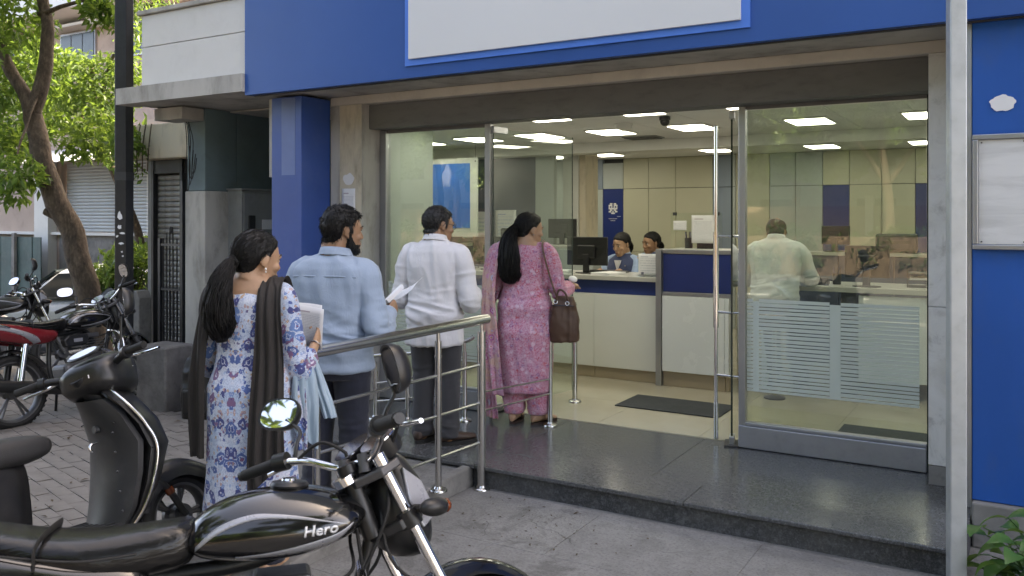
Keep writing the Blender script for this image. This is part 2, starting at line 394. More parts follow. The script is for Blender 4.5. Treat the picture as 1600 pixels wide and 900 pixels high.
# parapet of white cladding boards over a concrete slab edge
part('slab_edge', m_plas, (-7.3, -5.602, 4.97, 5.2, 2.775, 2.925))
part('balcony_slab', m_plas, (-7.3, -5.602, 5.201, 6.7, 2.79, 2.92))
part('parapet_board', m_whitep, (-7.0, -5.603, 5.03, 5.13, 2.928, 3.285), bev=.003)
part('parapet_board', m_whitep, (-7.0, -5.603, 5.032, 5.13, 3.292, 3.58), bev=.003)
part('parapet_side', m_whitep, (-7.0, -6.9, 5.135, 6.69, 2.925, 3.57))
part('parapet_coping', m_plas, (-7.03, -5.603, 5.0, 5.16, 3.584, 3.625), bev=.006)
wf = part('balcony_window', m_alu, (-7.2, -6.2, 6.655, 6.69, 3.9, 5.2))
for k in range(3): part('pane', m_edge, (-7.16+k*.33, -6.87+k*.33, 6.64, 6.654, 3.95, 5.15), par=wf)
# left entrance return wall, blue-green above, grey below
part('pillar', m_plas, (-7.12, -6.83, 5.6, 6.0, 0, 1.98), bev=.01)
part('pillar_head', m_teal, (-7.10, -6.842, 5.612, 6.0, 1.983, 2.785), bev=.006)
part('return_wall', m_greyp, (-7.12, -6.831, 6.003, 9.5, 0, 1.98))
part('return_wall_upper', m_teal, (-7.10, -6.845, 6.003, 9.5, 1.983, 2.785))
part('recess_back_wall', m_teal, (-6.83, -5.2, 6.90, 6.94, 0, 2.785))
part('recess_ceiling', m_plas, (-6.83, -5.2, 5.91, 6.89, 2.77, 2.785))
part('downstand_beam', m_plas, (-7.25, -6.845, 5.35, 5.6, 2.66, 2.774))
# blue column and pilasters
part('blue_column', m_bluc, (-5.55, -5.2, 5.25, 5.598, 0, 2.744), bev=.006)
part('column_patch', M('faded_blue', (.12,.18,.38), .5, var=.2), (-5.43, -5.27, 5.2485, 5.2495, 2.08, 2.735))
part('column_edge', m_plas, (-5.60, -5.552, 5.27, 5.59, 2.07, 2.742))
part('pilaster', m_cream, (-5.19, -4.85, 5.6, 5.95, 0, 2.688))
part('pilaster_strip', m_plas, (-5.19, -5.09, 5.594, 5.599, .2, 2.688))
part('pilaster_reveal', m_plas, (-4.849, -4.842, 5.604, 5.85, .15, 2.688))
mp = part('marble_pilaster', m_marb, (-.485, -.245, 5.62, 5.95, 0, 2.688))
part('marble_slab', m_marb, (-.485, -.39, 5.6, 5.619, .262, 1.192), bev=.002)
part('marble_slab', m_marb, (-.485, -.39, 5.6, 5.619, 1.196, 2.688), bev=.002)
part('marble_slab', m_marb, (-.387, -.245, 5.597, 5.619, .262, 1.19), bev=.002)
part('marble_slab', m_marb, (-.387, -.245, 5.597, 5.619, 1.194, 2.688), bev=.002)
part('pilaster_foot', m_kerb, (-.484, -.245, 5.598, 5.619, .147, .258))
part('portal_beam', M('beam_paint', (.66,.62,.54), .8, var=.15, vs=1.5, dirt=.35, ds=3, dcol=(.3,.27,.22)), (-5.2, -.245, 5.6, 5.95, 2.69, 2.764), bev=.006)
part('shutter_housing', m_shut, (-4.84, -.488, 5.69, 5.90, 2.482, 2.688), bev=.004)
# blue wall on the right with its plinth
part('blue_panel', m_blup, (-.235, .9, 5.1, 5.13, .24, 2.76), bev=.003)
part('blue_panel', m_blup, (.905, 2.1, 5.1, 5.13, .24, 2.76), bev=.003)
part('panel_trim', m_alu, (-.262, -.237, 5.095, 5.135, .2, 2.76))
part('side_wall', m_plas, (-.243, 7, 5.131, 5.95, 0, 2.763))
part('plinth', m_kerb, (-.235, 2.1, 5.06, 5.13, 0, .236), bev=.01)
# mass of the building behind and beside (keeps daylight out of the hall)
part('rear_walls', m_plas, (-6.83, 3.2, 12.2, 12.6, 0, 3.0), (2.9, 3.2, 5.96, 12.19, 0, 3.0), (-7.0, -6.83, 9.51, 12.19, 0, 3.0))
part('hall_roof', m_plas, (-6.83, 3.2, 5.91, 12.6, 2.80, 2.98))
# wall details
nt_ = sheet('pasted_notice', m_page, None, Matrix.Translation((-5.06, 5.592, 1.66)), .15, .31)
tag(nt_, 'printed notice sheet pasted on the cream pilaster behind the blue shirt man', 'notice')
mb = MB(); q = []
for k in range(22):
    a = 2*pi*k/22; q.append((-.0+.062*cos(a)*(1+.12*sin(3*a)), .055*sin(a)*(1+.15*cos(5*a)) if sin(a) > 0 else .045*sin(a)))
o = MB().prism([(x-4.985, z+2.045) for x, z in q], 'y', 5.5925, 5.5935).build('paper_scrap', m_paper, smooth=False); tag(o, 'torn white scrap of paper above the notice on the pilaster', 'paper scrap')
q = []
for k in range(28):
    a = 2*pi*k/28; r_ = 1+.06*sin(5*a)+.05*sin(9*a+1); q.append((-.095+.058*cos(a)*r_*(1.0), 2.312+.042*sin(a)*r_))
o = MB().prism(q, 'y', 5.094, 5.0985).build('sticker', m_paper, smooth=False); tag(o, 'torn oval white sticker on the blue wall above the board', 'sticker')
nb = thing('notice_board', 'white notice board in an aluminium frame on the blue wall', 'notice board', (.3, 5.1, 1.85))
mbx = MB()
for (a, b_, c, d) in ((-.532,.6,-.296,-.27),(-.532,.6,.275,.302),(-.532,-.505,-.269,.274),(.574,.6,-.269,.274)): MB().box(a, b_, -.035, -.003, c, d).build('frame_bar', m_alu, nb, smooth=False, bev=.004)
def board_white():
    m, nt, p = nodes('wiped_white_board'); v = coord(nt, (1,1,6)); n = noise(nt, v, 2.2, 6, .6, .6)
    c = ramp(nt, n, [(.35, (.56,.56,.55)), (.5, (.66,.66,.65)), (.6, (.70,.70,.69))]); sset(nt, p, col=c, rough=.35); return m
MB().box(-.504,.573,-.02,-.004,-.268,.273).build('panel', board_white(), nb, smooth=False)
for x in (-.49,-.30,-.11,.08):
    for z in (-.255,.26): MB().cyl((x,-.024,z),(x,-.02,z),.004,8).build('pin', m_dsteel, nb)
# electricity cabinet on the return wall
eb = thing('electric_cabinet', 'grey metal electricity cabinet on the wall behind the first woman', 'cabinet', (-6.83, 6.25, .3))
m_cab = M('cabinet_grey', (.30,.315,.31), .5, .1, var=.12, dirt=.25, ds=6)
MB().box(.002,.20,-.37,.42,0,1.69).build('casing', m_cab, eb, smooth=False, bev=.006)
MB().box(.201,.212,-.35,.40,.03,1.66).build('door', m_cab, eb, smooth=False, bev=.004)
MB().box(.213,.232,-.30,-.22,1.28,1.44).build('lock_plate', m_dsteel, eb, smooth=False, bev=.006)
MB().box(.213,.217,-.12,.02,1.30,1.40).build('label_plate', m_paper, eb, smooth=False)
MB().box(-.0,.22,-.39,.43,1.691,1.71).build('lid', m_cab, eb, smooth=False, bev=.004)
# ---------------------------------------------------------------- shopfront
sf = thing('glass_shopfront', 'aluminium framed glass shopfront with an open double door', 'shopfront', (-2.7, 5.86, .15))
SFI = Matrix.Translation((2.7, -5.86, -.15))
def sp(name, mat, *boxes, par=None, **kw):
    mb = MB()
    for b_ in boxes: mb.box(*b_)
    o = mb.build(name, mat, None, **{'smooth': False, **kw}); o.parent = par or sf
    o.matrix_parent_inverse = SFI if par is None else Matrix.Identity(4); return o
sp('door_jamb', m_alu, (-4.838,-4.77,5.83,5.9,.15,2.48), bev=.004)
sp('mullion', m_alu, (-3.752,-3.70,5.835,5.895,.15,2.48), bev=.004)
sp('mullion', m_alu, (-1.682,-1.636,5.835,5.895,.15,2.48), bev=.004)
sp('door_jamb', m_edge, (-.514,-.489,5.84,5.9,.15,2.48), bev=.003)
sp('head_rail', m_shut, (-4.769,-3.753,5.845,5.885,2.455,2.48)); sp('head_rail', m_shut, (-1.635,-.515,5.845,5.885,2.46,2.48))
sp('sill', m_alud, (-4.769,-3.753,5.83,5.9,.15,.305), bev=.006); sp('sill', m_alud, (-1.68,-.515,5.82,5.9,.149,.30), bev=.006)
sp('sill_cap', m_alud, (-4.769,-3.753,5.835,5.895,.307,.325), bev=.003); sp('sill_cap', m_alud, (-1.635,-.515,5.828,5.896,.302,.322), bev=.003)
for (x0, x1) in ((-4.766,-3.755), (-1.633,-.518)):
    pn = sp('pane', m_glass, (x0,x1,5.861,5.869,.33,2.453))
    mb = MB(); z = .535; k = 0; xm = (x0+x1)/2 + (0.02 if x1 > -1 else 0)
    while z < 1.15:
        h = .0225 if k % 3 else .016
        for (a, b_) in ((x0+.004, x0+.045), (x0+.085, xm-.035), (xm+.035, x1-.04)):
            mb.box(a, b_, 5.8575, 5.8598, z, z+h)
        z += h+.0062; k += 1
    for a, b_ in ((x0+.046, x0+.084), (xm-.034, xm+.034)): mb.box(a, b_, 5.8575, 5.8598, .535, 1.15)
    stuff(mb.build('frosted_film', m_film, pn, smooth=False))
sp('joint_strip', m_edge, (-1.16,-1.156,5.858,5.860,1.152,1.19))
def leaf(hx, ang, w):
    d = bpy.data.objects.new('glass_door', None); return d
def door_leaf(name, hinge, ang, w):
    """frameless leaf, local x runs from the pivot"""
    mw = Matrix.Translation(hinge) @ Matrix.Rotation(ang, 4, 'Z')
    def q(nm, mat, *bx, par=None, bev=0):
        mb = MB()
        for b_ in bx: mb.box(*b_, m=mw)
        o = mb.build(nm, mat, None, smooth=False, bev=bev); o.parent = par or sf
        o.matrix_parent_inverse = SFI if par is None else Matrix.Identity(4); return o
    d = q(name, m_glass, (0, w, -.005, .005, .02, 2.29))
    q('glass_edge', m_edge, (-.004, -.0002, -.006, .006, .06, 2.25), (w+.0002, w+.003, -.005, .005, .02, 2.29), par=d)
    q('patch_fitting', m_alu, (-.012, .10, -.018, .018, 0, .055), par=d, bev=.004)
    q('patch_fitting', m_alu, (-.012, .16, -.018, .018, 2.255, 2.31), par=d, bev=.004)
    q('floor_pivot', m_dsteel, (-.06, .12, -.05, .05, -.003, .006), par=d)
    return d, q, mw
dl, ql, _ = door_leaf('glass_door', (-3.69, 5.87, .15), radians(79), 1.04)
drr, qr, mw = door_leaf('glass_door', (-1.735, 5.86, .15), radians(104), .98)
hd = MB().tube([(-1.853,5.88,.17),(-1.853,5.88,2.36)], .0135, 12).tube([(-1.853,5.88,.95),(-1.853,5.88,1.62)], .020, 12)
for z in (1.59, 1.06, .62): hd.tube([(-1.853,5.88,z),(-1.683,5.87,z)], .009, 10)
hd.tube([(-1.853,5.88,.17),(-1.853,5.88,.42)], .017, 12)
o = hd.build('door_handle', m_chrome, drr, ang=50)
# ---------------------------------------------------------------- banking hall
FL = .15
hall = thing('banking_hall', 'bright banking hall behind the shopfront with yellow wall panels', 'hall', (-2.5, 9, FL))
HI = Matrix.Translation((2.5, -9, -FL))
def hp(name, mat, *boxes, par=None, **kw):
    mb = MB()
    for b_ in boxes: mb.box(*b_)
    o = mb.build(name, mat, None, **{'smooth': False, **kw}); o.parent = par or hall
    o.matrix_parent_inverse = HI if par is None else Matrix.Identity(4); return o
fl = hp('floor', m_skirt, (-5.18, 2.9, 5.942, 6.95, -.05, FL-.012), (-6.83, 2.9, 6.951, 12.2, -.05, FL-.012))
tm = None
for i, x in enumerate(np.arange(-6.8, 1.2, .8)):
    for j, y in enumerate(np.arange(5.944, 12.1, .8)):
        if x < -5.3 and y < 6.7: continue
        if tm is None:
            tm = B(.001, .799, .001, .799, 0, .011).mesh('floor_tile'); tm.materials.append(m_floor)
        o = bpy.data.objects.new('floor_tile', tm); COL.objects.link(o); o.parent = fl; o.location = (x, y, FL-.011)
        o.matrix_parent_inverse = Matrix.Identity(4)
ce = hp('ceiling', m_dsteel, (-5.18, 2.9, 5.91, 6.95, 2.64, 2.66), (-6.83, 2.9, 6.951, 12.19, 2.64, 2.66))
cm = B(.004, .596, .004, .596, 0, .016).mesh('ceiling_tile'); cm.materials.append(m_ceil)
lampxy = [(-6.2,8.25),(-5.35,8.2),(-4.55,8.2),(-3.7,8.2),(-2.81,8.18),(-1.7,8.22),(-.72,8.22),(-6.75,11.1),(-5.95,11.15),(-5.1,11.1),(-3.5,11.1),(-2.17,11.2),(-.99,11.2),(.3,8.22),(.1,11.2),(-4.6,6.7),(-3.7,6.7),(-2.8,6.7),(-1.9,6.7),(-1.0,6.7)]
for x in np.arange(-6.8, 1.4, .6):
    for y in np.arange(5.92, 12.1, .6):
        if x < -5.1 and y < 6.9: continue
        o = bpy.data.objects.new('ceiling_tile', cm); COL.objects.link(o); o.parent = ce; o.location = (x, y, 2.622)
hp('ceiling_beam', m_wallw, (-6.83, 2.9, 9.3, 9.62, 2.50, 2.62))
lampxy.sort(key=lambda q: (q[1] > 7, q[1] > 9, q[0])); ORD = ('first','second','third','fourth','fifth','sixth','seventh','eighth','ninth'); cnt_ = {}
for x, y in lampxy:
    rw = 'added unseen row above the doorway' if y < 7 else ('front row of the hall' if y < 9 else 'back row by the far wall'); cnt_[rw] = cnt_.get(rw, -1)+1  # doorway row: unseen lamps added to light the counter fronts and floor
    l = thing('ceiling_light', 'square lit ceiling panel, '+ORD[cnt_[rw]]+' from the left in the '+rw, 'ceiling light', (x, y, 2.62), 0, 'ceiling panel lights of the hall')
    MB().box(-.19, .19, -.27, .27, -.012, .0).build('frame', m_wallw, l, smooth=False)
    MB().box(-.172, .172, -.252, .252, -.0165, -.0125).build('diffuser', m_lamp, l, smooth=False)
for x, y, lb in ((-3.65, 8.95, 'dark ceiling grille nearest the door, behind the front row of lamps'), (-4.0, 10.4, 'dark ceiling grille far back above the yellow panels, left one'), (-3.1, 10.3, 'dark ceiling grille far back above the counter screen, right one')):
    g = thing('ceiling_vent', lb, 'vent', (x, y, 2.62), 0, 'ceiling vents of the hall')
    MB().box(-.2, .2, -.14, .14, -.012, 0).build('frame', m_greyp, g, smooth=False)
    for k in range(5): MB().box(-.18, .18, -.12+k*.052, -.09+k*.052, -.02, -.0125).build('slat', m_dsteel, g, smooth=False)
sp_ = MB().cyl((0,0,0),(0,0,-.05),.09,20,.075).cyl((0,0,-.05),(0,0,-.07),.05,16,.02).build('smoke_detector', m_wallw); sp_.location = (-3.30, 7.6, 2.62)
tag(sp_, 'small round white detector on the hall ceiling near the door', 'smoke detector')
cc = thing('ceiling_camera', 'small dark dome camera hanging from the hall ceiling', 'camera', (-2.75, 7.25, 2.62))
MB().cyl((0,0,0),(0,0,-.03),.05,18).build('base', m_dsteel, cc); MB().ell((0,0,-.045),(.042,.042,.04)).build('dome', m_plastb, cc)
# back wall panels
def wp(mat, x0, x1, z0, z1, y=12.1): return hp('wall_panel', mat, (x0+.004, x1-.004, y, y+.06, z0+.004, z1-.004))
hp('back_wall', m_dsteel, (-6.83, 2.9, 12.162, 12.198, FL, 2.64))
Zm = 2.16
wp(m_wallg, -6.8, -5.92, FL, 2.62)
for z0, z1, m_ in ((FL, Zm, m_wallg), (Zm, 2.62, m_wallb)): wp(m_, -5.92, -5.60, z0, z1)
wp(m_navy, -5.60, -5.26, FL, Zm); wp(m_wallg, -5.60, -5.26, Zm, 2.56)
for x0, x1 in ((-5.26,-4.85),(-4.85,-4.42),(-4.42,-3.86)):
    for z0, z1 in ((FL, 1.2), (1.2, Zm), (Zm, 2.62)): wp(m_wally, x0, x1, z0, z1)
wp(m_wallb, -3.86, -3.45, FL, Zm); wp(m_wallb, -3.86, -3.45, Zm, 2.62)
wp(m_wally, -3.45, -3.05, FL, 2.62)
for x0, x1 in ((-3.05,-2.7),(-2.7,-2.34)):
    for z0, z1 in ((FL, Zm), (Zm, 2.62)): wp(m_wallg, x0, x1, z0, z1)
wp(m_navy, -2.34, -2.0, FL, Zm); wp(m_wally, -2.34, -2.0, Zm, 2.62)
for x0, x1 in ((-2.0,-1.6),(-1.6,-1.2)):
    for z0, z1 in ((FL, Zm), (Zm, 2.62)): wp(m_wally, x0, x1, z0, z1)
wp(m_navy, -1.2, -.7, FL, Zm); wp(m_wally, -1.2, -.7, Zm, 2.62); wp(m_wallg, -.7, 2.8, FL, 2.62)
hp('dark_partition', m_walld, (-6.8, -5.42, 9.64, 9.72, FL, 2.62)); hp('grey_partition', m_wallg, (-5.418, -5.15, 9.645, 9.72, FL, 2.62))
hp('side_wall', m_wallw, (-6.828, -6.78, 7.0, 9.63, FL, 2.62)); hp('side_wall_strip', m_cream, (-6.779, -6.77, 8.3, 8.9, FL, 2.62)); hp('front_return', m_wallg, (-5.19, -5.12, 5.952, 7.0, FL, 2.62)); hp('front_wall', m_wallg, (-6.83, -5.191, 6.945, 7.0, FL, 2.62))
hp('round_back_wall', m_wallw, (-.3, -.25, 5.96, 12.05, FL, 2.62))
hp('column', m_wallw, (-5.148, -4.93, 9.9, 10.3, FL, 2.62)); hp('column_side', m_cream, (-4.928, -4.84, 9.93, 10.3, FL, 2.62))
# emblem and lines of print on the blue banner
em = MB()
pat = ["0110110", "1110111", "1010101", "1111111", "0110110", "1101011", "0011100"]
for r_, row in enumerate(pat):
    for c_, ch in enumerate(row):
        if ch == '1': em.box(-5.50+c_*.021, -5.481+c_*.021, 12.094, 12.0975, 1.92-r_*.024, 1.942-r_*.024)
em.box(-5.50, -5.36, 12.094, 12.0975, 1.70, 1.706); em.box(-5.47, -5.39, 12.094, 12.0975, 1.67, 1.676); em.box(-5.36, -5.30, 12.094, 12.0975, 1.735, 1.741)
o = em.build('emblem', m_paper, hall, smooth=False); o.matrix_parent_inverse = HI; stuff(o)
# hanging poster board at the left window
pb = thing('hanging_poster_board', 'blue poster in a wide white frame hanging behind the left window', 'poster', (-6.2, 8.8, 1.48)); pb.scale = (1.22, 1, 1.10)
MB().box(-.36,.36,-.0,.02,0,.89).build('backing', m_wallw, pb, smooth=False, bev=.003)
MB().box(-.285,.27,-.006,-.0005,.10,.83).build('blue_print', M('blue_poster', (.02,.17,.62), .4, var=.15, vs=2), pb, smooth=False)
for x in (-.33,.33): MB().cyl((x,.01,.892),(x,.01,1.03),.002,6).build('wire', m_dsteel, pb)
for x in (-.335,.335): MB().cyl((x,-.004,.85),(x,-.0005,.85),.008,10).build('stud', m_dsteel, pb)
o = sheet('wall_poster', pagemat('poster_print', 9, True, (.2,.35,.6), (.1,.2,.5)), None, Matrix.Translation((-6.02, 9.632, 1.40)), .32, .42); tag(o, 'white poster with blue print on the dark partition by the hinge', 'poster')
o = sheet('wall_poster', pagemat('poster_print_b', 7, True, (.15,.3,.55), (.1,.2,.5)), None, Matrix.Translation((-6.55, 9.632, 1.44)), .40, .36); tag(o, 'wide pale poster on the dark partition left of the blue printed one', 'poster')
# main counter
ct = thing('service_counter', 'long teller counter with white front, navy band and raised right end', 'counter', (-4, 7.63, FL))
def cp(name, mat, *b_, bev=.003, par=None):
    mb = MB()
    for q in b_: mb.box(*q, m=Matrix.Translation((4, -7.63, -FL)))
    return mb.build(name, mat, par or ct, smooth=False, bev=bev)
cp('worktop', m_ctop, (-5.7,-2.962,7.60,8.3,1.112,1.153))
cp('navy_band', m_navy, (-5.7,-2.962,7.655,7.69,.978,1.11))
for a, b_ in ((-5.7,-4.75),(-4.747,-3.63),(-3.627,-2.962)): cp('front_panel', m_cpan, (a,b_,7.63,7.69,.262,.975))
for a, b_ in ((-5.7,-4.75),(-4.747,-3.63),(-3.627,-2.962)): cp('kickboard', m_skirt, (a,b_,7.65,7.69,FL+.001,.260))
cp('divider_post', m_alu, (-2.96,-2.905,7.56,7.75,FL+.001,1.425))
cp('navy_panel', m_navy, (-2.90,-2.42,7.60,7.63,1.03,1.385)); cp('navy_panel', m_navy, (-2.385,-2.26,7.60,7.63,1.03,1.385))
cp('panel_frame', m_alu, (-2.903,-2.26,7.585,7.64,1.39,1.424)); cp('panel_frame', m_alu, (-2.903,-2.26,7.585,7.64,.995,1.026)); cp('panel_frame', m_alu, (-2.417,-2.388,7.59,7.635,1.028,1.388))
cp('white_panel', m_cpan2, (-2.90,-2.31,7.57,7.63,.29,.992)); cp('kickboard', m_skirt, (-2.90,-2.31,7.6,7.63,FL+.001,.288))
cp('end_panel', m_cpan2, (-2.309,-2.27,7.575,8.3,.29,.992)); cp('end_kickboard', m_skirt, (-2.305,-2.275,7.605,8.3,FL+.001,.288))
cp('raised_top', m_ctop, (-2.903,-2.26,7.641,8.1,1.395,1.424))
gs = cp('glass_screen', m_glassc, (-2.9,-2.40,7.8,7.808,1.426,1.765), bev=0)
for x in (-2.86, -2.44): cp('clip', m_dsteel, (x-.015, x+.015, 7.79, 7.82, 1.74, 1.77), bev=0)
o = sheet('notice_sheet', m_page, None, Matrix.Translation((-2.69, 7.792, 1.48)), .225, .262); tag(o, 'large printed sheet on the counter screen beside the door handle', 'notice')
o = sheet('notice_sheet', pagemat('small_notice', 10, False), None, Matrix.Translation((-2.87, 7.792, 1.60)), .13, .09); tag(o, 'small printed slip on the counter screen, left of the large sheet', 'notice')
# right-hand desk
dk = thing('teller_desk', 'pale desk with a glass modesty front behind the right window', 'desk', (-1.2, 8.0, FL))
DM = Matrix.Translation((1.2, -8.0, -FL))
def dp(name, mat, *b_, bev=.003):
    mb = MB()
    for q in b_: mb.box(*q, m=DM)
    return mb.build(name, mat, dk, smooth=False, bev=bev)
dp('top', m_ctop, (-2.12,-.31,7.98,8.7,1.06,1.105)); dp('front_panel', m_cpan2, (-1.25,-.42,8.02,8.05,.3,1.035))
dp('side_panel', m_dsteel, (-1.40,-1.27,8.04,8.6,FL,1.058)); dp('side_panel', m_dsteel, (-.40,-.33,8.04,8.6,FL,1.058)); dp('side_panel', m_cpan, (-2.10,-2.06,8.04,8.6,FL,1.058))
bc = thing('back_cabinet', 'low back cabinet along the wall behind the tellers', 'cabinet', (-5.2, 9.35, FL))
MB().box(-1.2,.75,0,.26,1.20,1.235).build('top', m_ctop, bc, smooth=False, bev=.003)
for k in range(4): MB().box(-1.19+k*.485,-1.19+k*.485+.478,.01,.25,0,1.198).build('door', m_walld if k < 2 else m_wallg, bc, smooth=False, bev=.003)
bc2 = thing('back_cabinet', 'low dark back cabinet seen past the man inside', 'cabinet', (-1.5, 9.6, FL))
MB().box(-.75,.9,0,.3,1.165,1.20).build('top', m_ctop, bc2, smooth=False, bev=.003)
for k in range(3): MB().box(-.74+k*.545,-.74+k*.545+.538,.01,.29,0,1.163).build('door', m_walld, bc2, smooth=False, bev=.003)
# mats
o = MB().box(-.44,.44,-.25,.25,0,.010).build('door_mat', m_fabmat, smooth=False, bev=.004); o.location = (-2.49, 6.81, FL); tag(o, 'dark rubber mat on the tiled floor inside the door', 'mat')
o = MB().box(-.42,.42,-.25,.25,0,.010).build('door_mat', m_fabmat, smooth=False, bev=.004); o.location = (-.75, 6.6, FL); tag(o, 'dark mat on the tiled floor behind the right window', 'mat')
# screens
def monitor(label, x, y, z, w, h, rz, front=False):
    t = thing('monitor', label, 'monitor', (x, y, z), rz)
    MB().box(-w/2,w/2,-.016,.016,.08,.08+h).build('screen_case', m_plastb, t, smooth=False, bev=.006)
    MB().box(-w/2+.012,w/2-.012,.0165,.018,.095,.08+h-.012).build('screen', m_edge, t, smooth=False)
    MB().box(-w*.22,w*.22,-.045,-.0165,.08+h*.25,.08+h*.72).build('rear_bulge', m_plastb, t, smooth=False, bev=.012)
    MB().box(-.032,.032,-.05,-.02,.008,.08+h*.4).build('neck', m_plastb, t, smooth=False, bev=.006)
    MB().prism([(.12*cos(2*pi*k/24),.085*sin(2*pi*k/24)-.02) for k in range(24)],'z',0,.009).build('foot', m_plastb, t, bev=.003)
    return t
monitor('black monitor seen from behind on the main counter', -3.83, 7.9, 1.153, .44, .29, radians(4))
monitor('black monitor on the pale desk behind the right window', -1.2, 8.16, 1.105, .37, .285, 0)
monitor('black monitor on the back cabinet at the left', -4.95, 9.5, 1.385, .36, .24, radians(15))
monitor('black monitor at the left end of the main counter', -5.0, 7.92, 1.153, .42, .28, radians(20))
monitor('small black monitor on the right back cabinet', -1.75, 9.75, 1.35, .3, .2, radians(-10))
ac = thing('sign_holder', 'clear acrylic stand with a printed sheet on the counter', 'sign holder', (-3.09, 7.70, 1.153))
MB().box(-.105,.105,.004,.007,.004,.225).build('acrylic_plate', m_glassc, ac, smooth=False); MB().box(-.105,.105,-.03,.06,0,.003).build('base', m_glassc, ac, smooth=False)
sheet('insert', pagemat('insert_page', 9, True, (.25,.28,.35), (.3,.3,.4)), ac, Matrix.Translation((-.1,.002,.006)), .2, .214)
MB().box(-.07,-.045,-.0,.003,.02,.045).build('mark', m_ink, ac, smooth=False)
def clutter(kind, label, x, y, z, rz):
    t = thing(kind, label, kind.replace('_', ' '), (x, y, z), rz)
    if kind == 'keyboard':
        MB().box(-.2,.2,-.07,.07,0,.016).build('base', m_plastb, t, smooth=False, bev=.004)
        kb = MB()
        for i in range(13):
            for j in range(4): kb.box(-.19+i*.029,-.166+i*.029,-.056+j*.029,-.032+j*.029,.0165,.022)
        stuff(kb.build('keys', m_dsteel, t, smooth=False))
    elif kind == 'telephone':
        MB().prism([(-.08,0),(.09,0),(.09,.03),(-.08,.075)],'x',-.07,.09).build('body', m_plastb, t, smooth=False, bev=.006)
        MB().tube(spline([(-.05,-.07,.09),(-.055,-.03,.105),(-.055,.04,.09),(-.05,.085,.06)],4),.018,10).build('handset', m_plastb, t)
    elif kind == 'paper_stack':
        for k in range(4): MB().box(-.105,.105,-.148,.148,.0062*k,.0062*k+.006, m=Matrix.Rotation(rnd.uniform(-.08,.08),4,'Z')).build('sheaf', m_paper, t, smooth=False)
    elif kind == 'file_tray':
        for k in range(3): MB().box(-.12,.12,-.16,.16,.06*k,.06*k+.004).build('tray', m_dsteel, t, smooth=False)
        for sx in (-.119,.119):
            for sy in (-.15,.15): MB().box(sx-.004,sx+.004,sy-.004,sy+.004,0,.16).build('post', m_dsteel, t, smooth=False)
        MB().box(-.1,.1,-.14,.14,.066,.085).build('papers', m_paper, t, smooth=False)
    elif kind == 'printer':
        MB().box(-.2,.2,-.17,.17,0,.2).build('body', m_dsteel, t, smooth=False, bev=.02); MB().box(-.15,.15,-.2,-.171,.04,.05).build('tray', m_plastb, t, smooth=False)
        MB().box(-.13,.13,-.176,-.1705,.1,.13).build('slot', m_edge, t, smooth=False)
    elif kind == 'pen_cup':
        MB().lathe([(.0,0),(.036,0),(.04,.1),(.035,.1),(.032,.006),(0,.006)],18).build('cup', m_dsteel, t)
        for k in range(5):
            a = k*1.3; MB().cyl((.015*cos(a),.015*sin(a),.01),(.035*cos(a),.035*sin(a),.16),.004,6).build('pen', m_navy if k % 2 else m_plastb, t)
for a in (('paper_stack','stack of white forms on the counter beside the main monitor',-4.12,7.85,1.153,.3),('telephone','black desk telephone behind the counter screen',-2.62,7.98,1.424,.2),
          ('pen_cup','pen cup on the raised end of the counter',-2.78,7.97,1.424,0),('paper_stack','loose forms lying in front of the first teller',-3.55,7.80,1.153,-.2),
          ('keyboard','black keyboard in front of the first teller',-3.70,8.14,1.153,0),('telephone','black telephone beside the desk monitor',-1.62,8.2,1.105,.1),
          ('paper_stack','stack of forms at the right end of the pale desk',-.60,8.2,1.105,.2),('file_tray','black wire file tray on the pale desk right of the monitor',-.78,8.42,1.105,.1),
          ('printer','black printer on the right back cabinet',-1.15,9.8,1.35,.1),('pen_cup','pen cup on the pale desk near the man',-1.48,8.3,1.105,0),
          ('printer','black printer on the back cabinet by the column',-5.55,9.48,1.385,0),('file_tray','black file tray on the left end of the main counter',-5.4,7.95,1.153,.1),
          ('pen_cup','pen cup on the right edge of the pale desk',-.45,8.12,1.105,0),('paper_stack','white paper stack on the main counter by the pink woman',-4.45,7.9,1.153,.5)):
    clutter(*a)
# ---------------------------------------------------------------- vegetation and the street to the left
struct(B(-120,-10.62,-3.2,90,-.9,-.5).build('yard', m_asph, smooth=False)); struct(B(-10.6,120,40.02,90,-.9,-.3).build('back_ground', m_asph, smooth=False))
def leafmat(name, cols, tr=.45, rough=.45):
    m = bpy.data.materials.new(name); m.use_nodes = True; nt = m.node_tree; p = nt.nodes['Principled BSDF']; out = nt.nodes['Material Output']
    g = N(nt, 'NewGeometry'); v = coord(nt)
    r1 = g.outputs['Random Per Island']; n = noise(nt, v, 1.6, 3)
    f = mth(nt, 'MULTIPLY_ADD', n, .6, mth(nt, 'MULTIPLY', r1, .45))
    c = ramp(nt, f, [(.2+.6*i/(len(cols)-1), cc) for i, cc in enumerate(cols)])
    sset(nt, p, col=c, rough=rough, spec=.4)
    t = N(nt, 'BsdfTranslucent', {'Color': mix(nt, .75, c, (.28,.43,.07), 'MIX')})
    ms = N(nt, 'MixShader', {0: tr, 1: p.outputs[0], 2: t.outputs[0]}); nt.links.new(ms.outputs[0], out.inputs['Surface']); return m
m_leaf = leafmat('tree_leaves', [(.025,.055,.012), (.05,.11,.02), (.09,.17,.03)])
m_leafy = leafmat('bright_leaves', [(.025,.06,.014), (.065,.125,.03), (.14,.20,.05)], .38)
m_leafd = leafmat('far_leaves', [(.05,.10,.02), (.09,.16,.03), (.15,.22,.05)], .35)
m_leafh = leafmat('hedge_leaves', [(.02,.035,.012), (.035,.06,.02), (.05,.085,.03)], .2)
m_leafb = leafmat('plant_leaf', [(.025,.08,.02), (.05,.13,.03), (.07,.16,.045)], .25, .35)
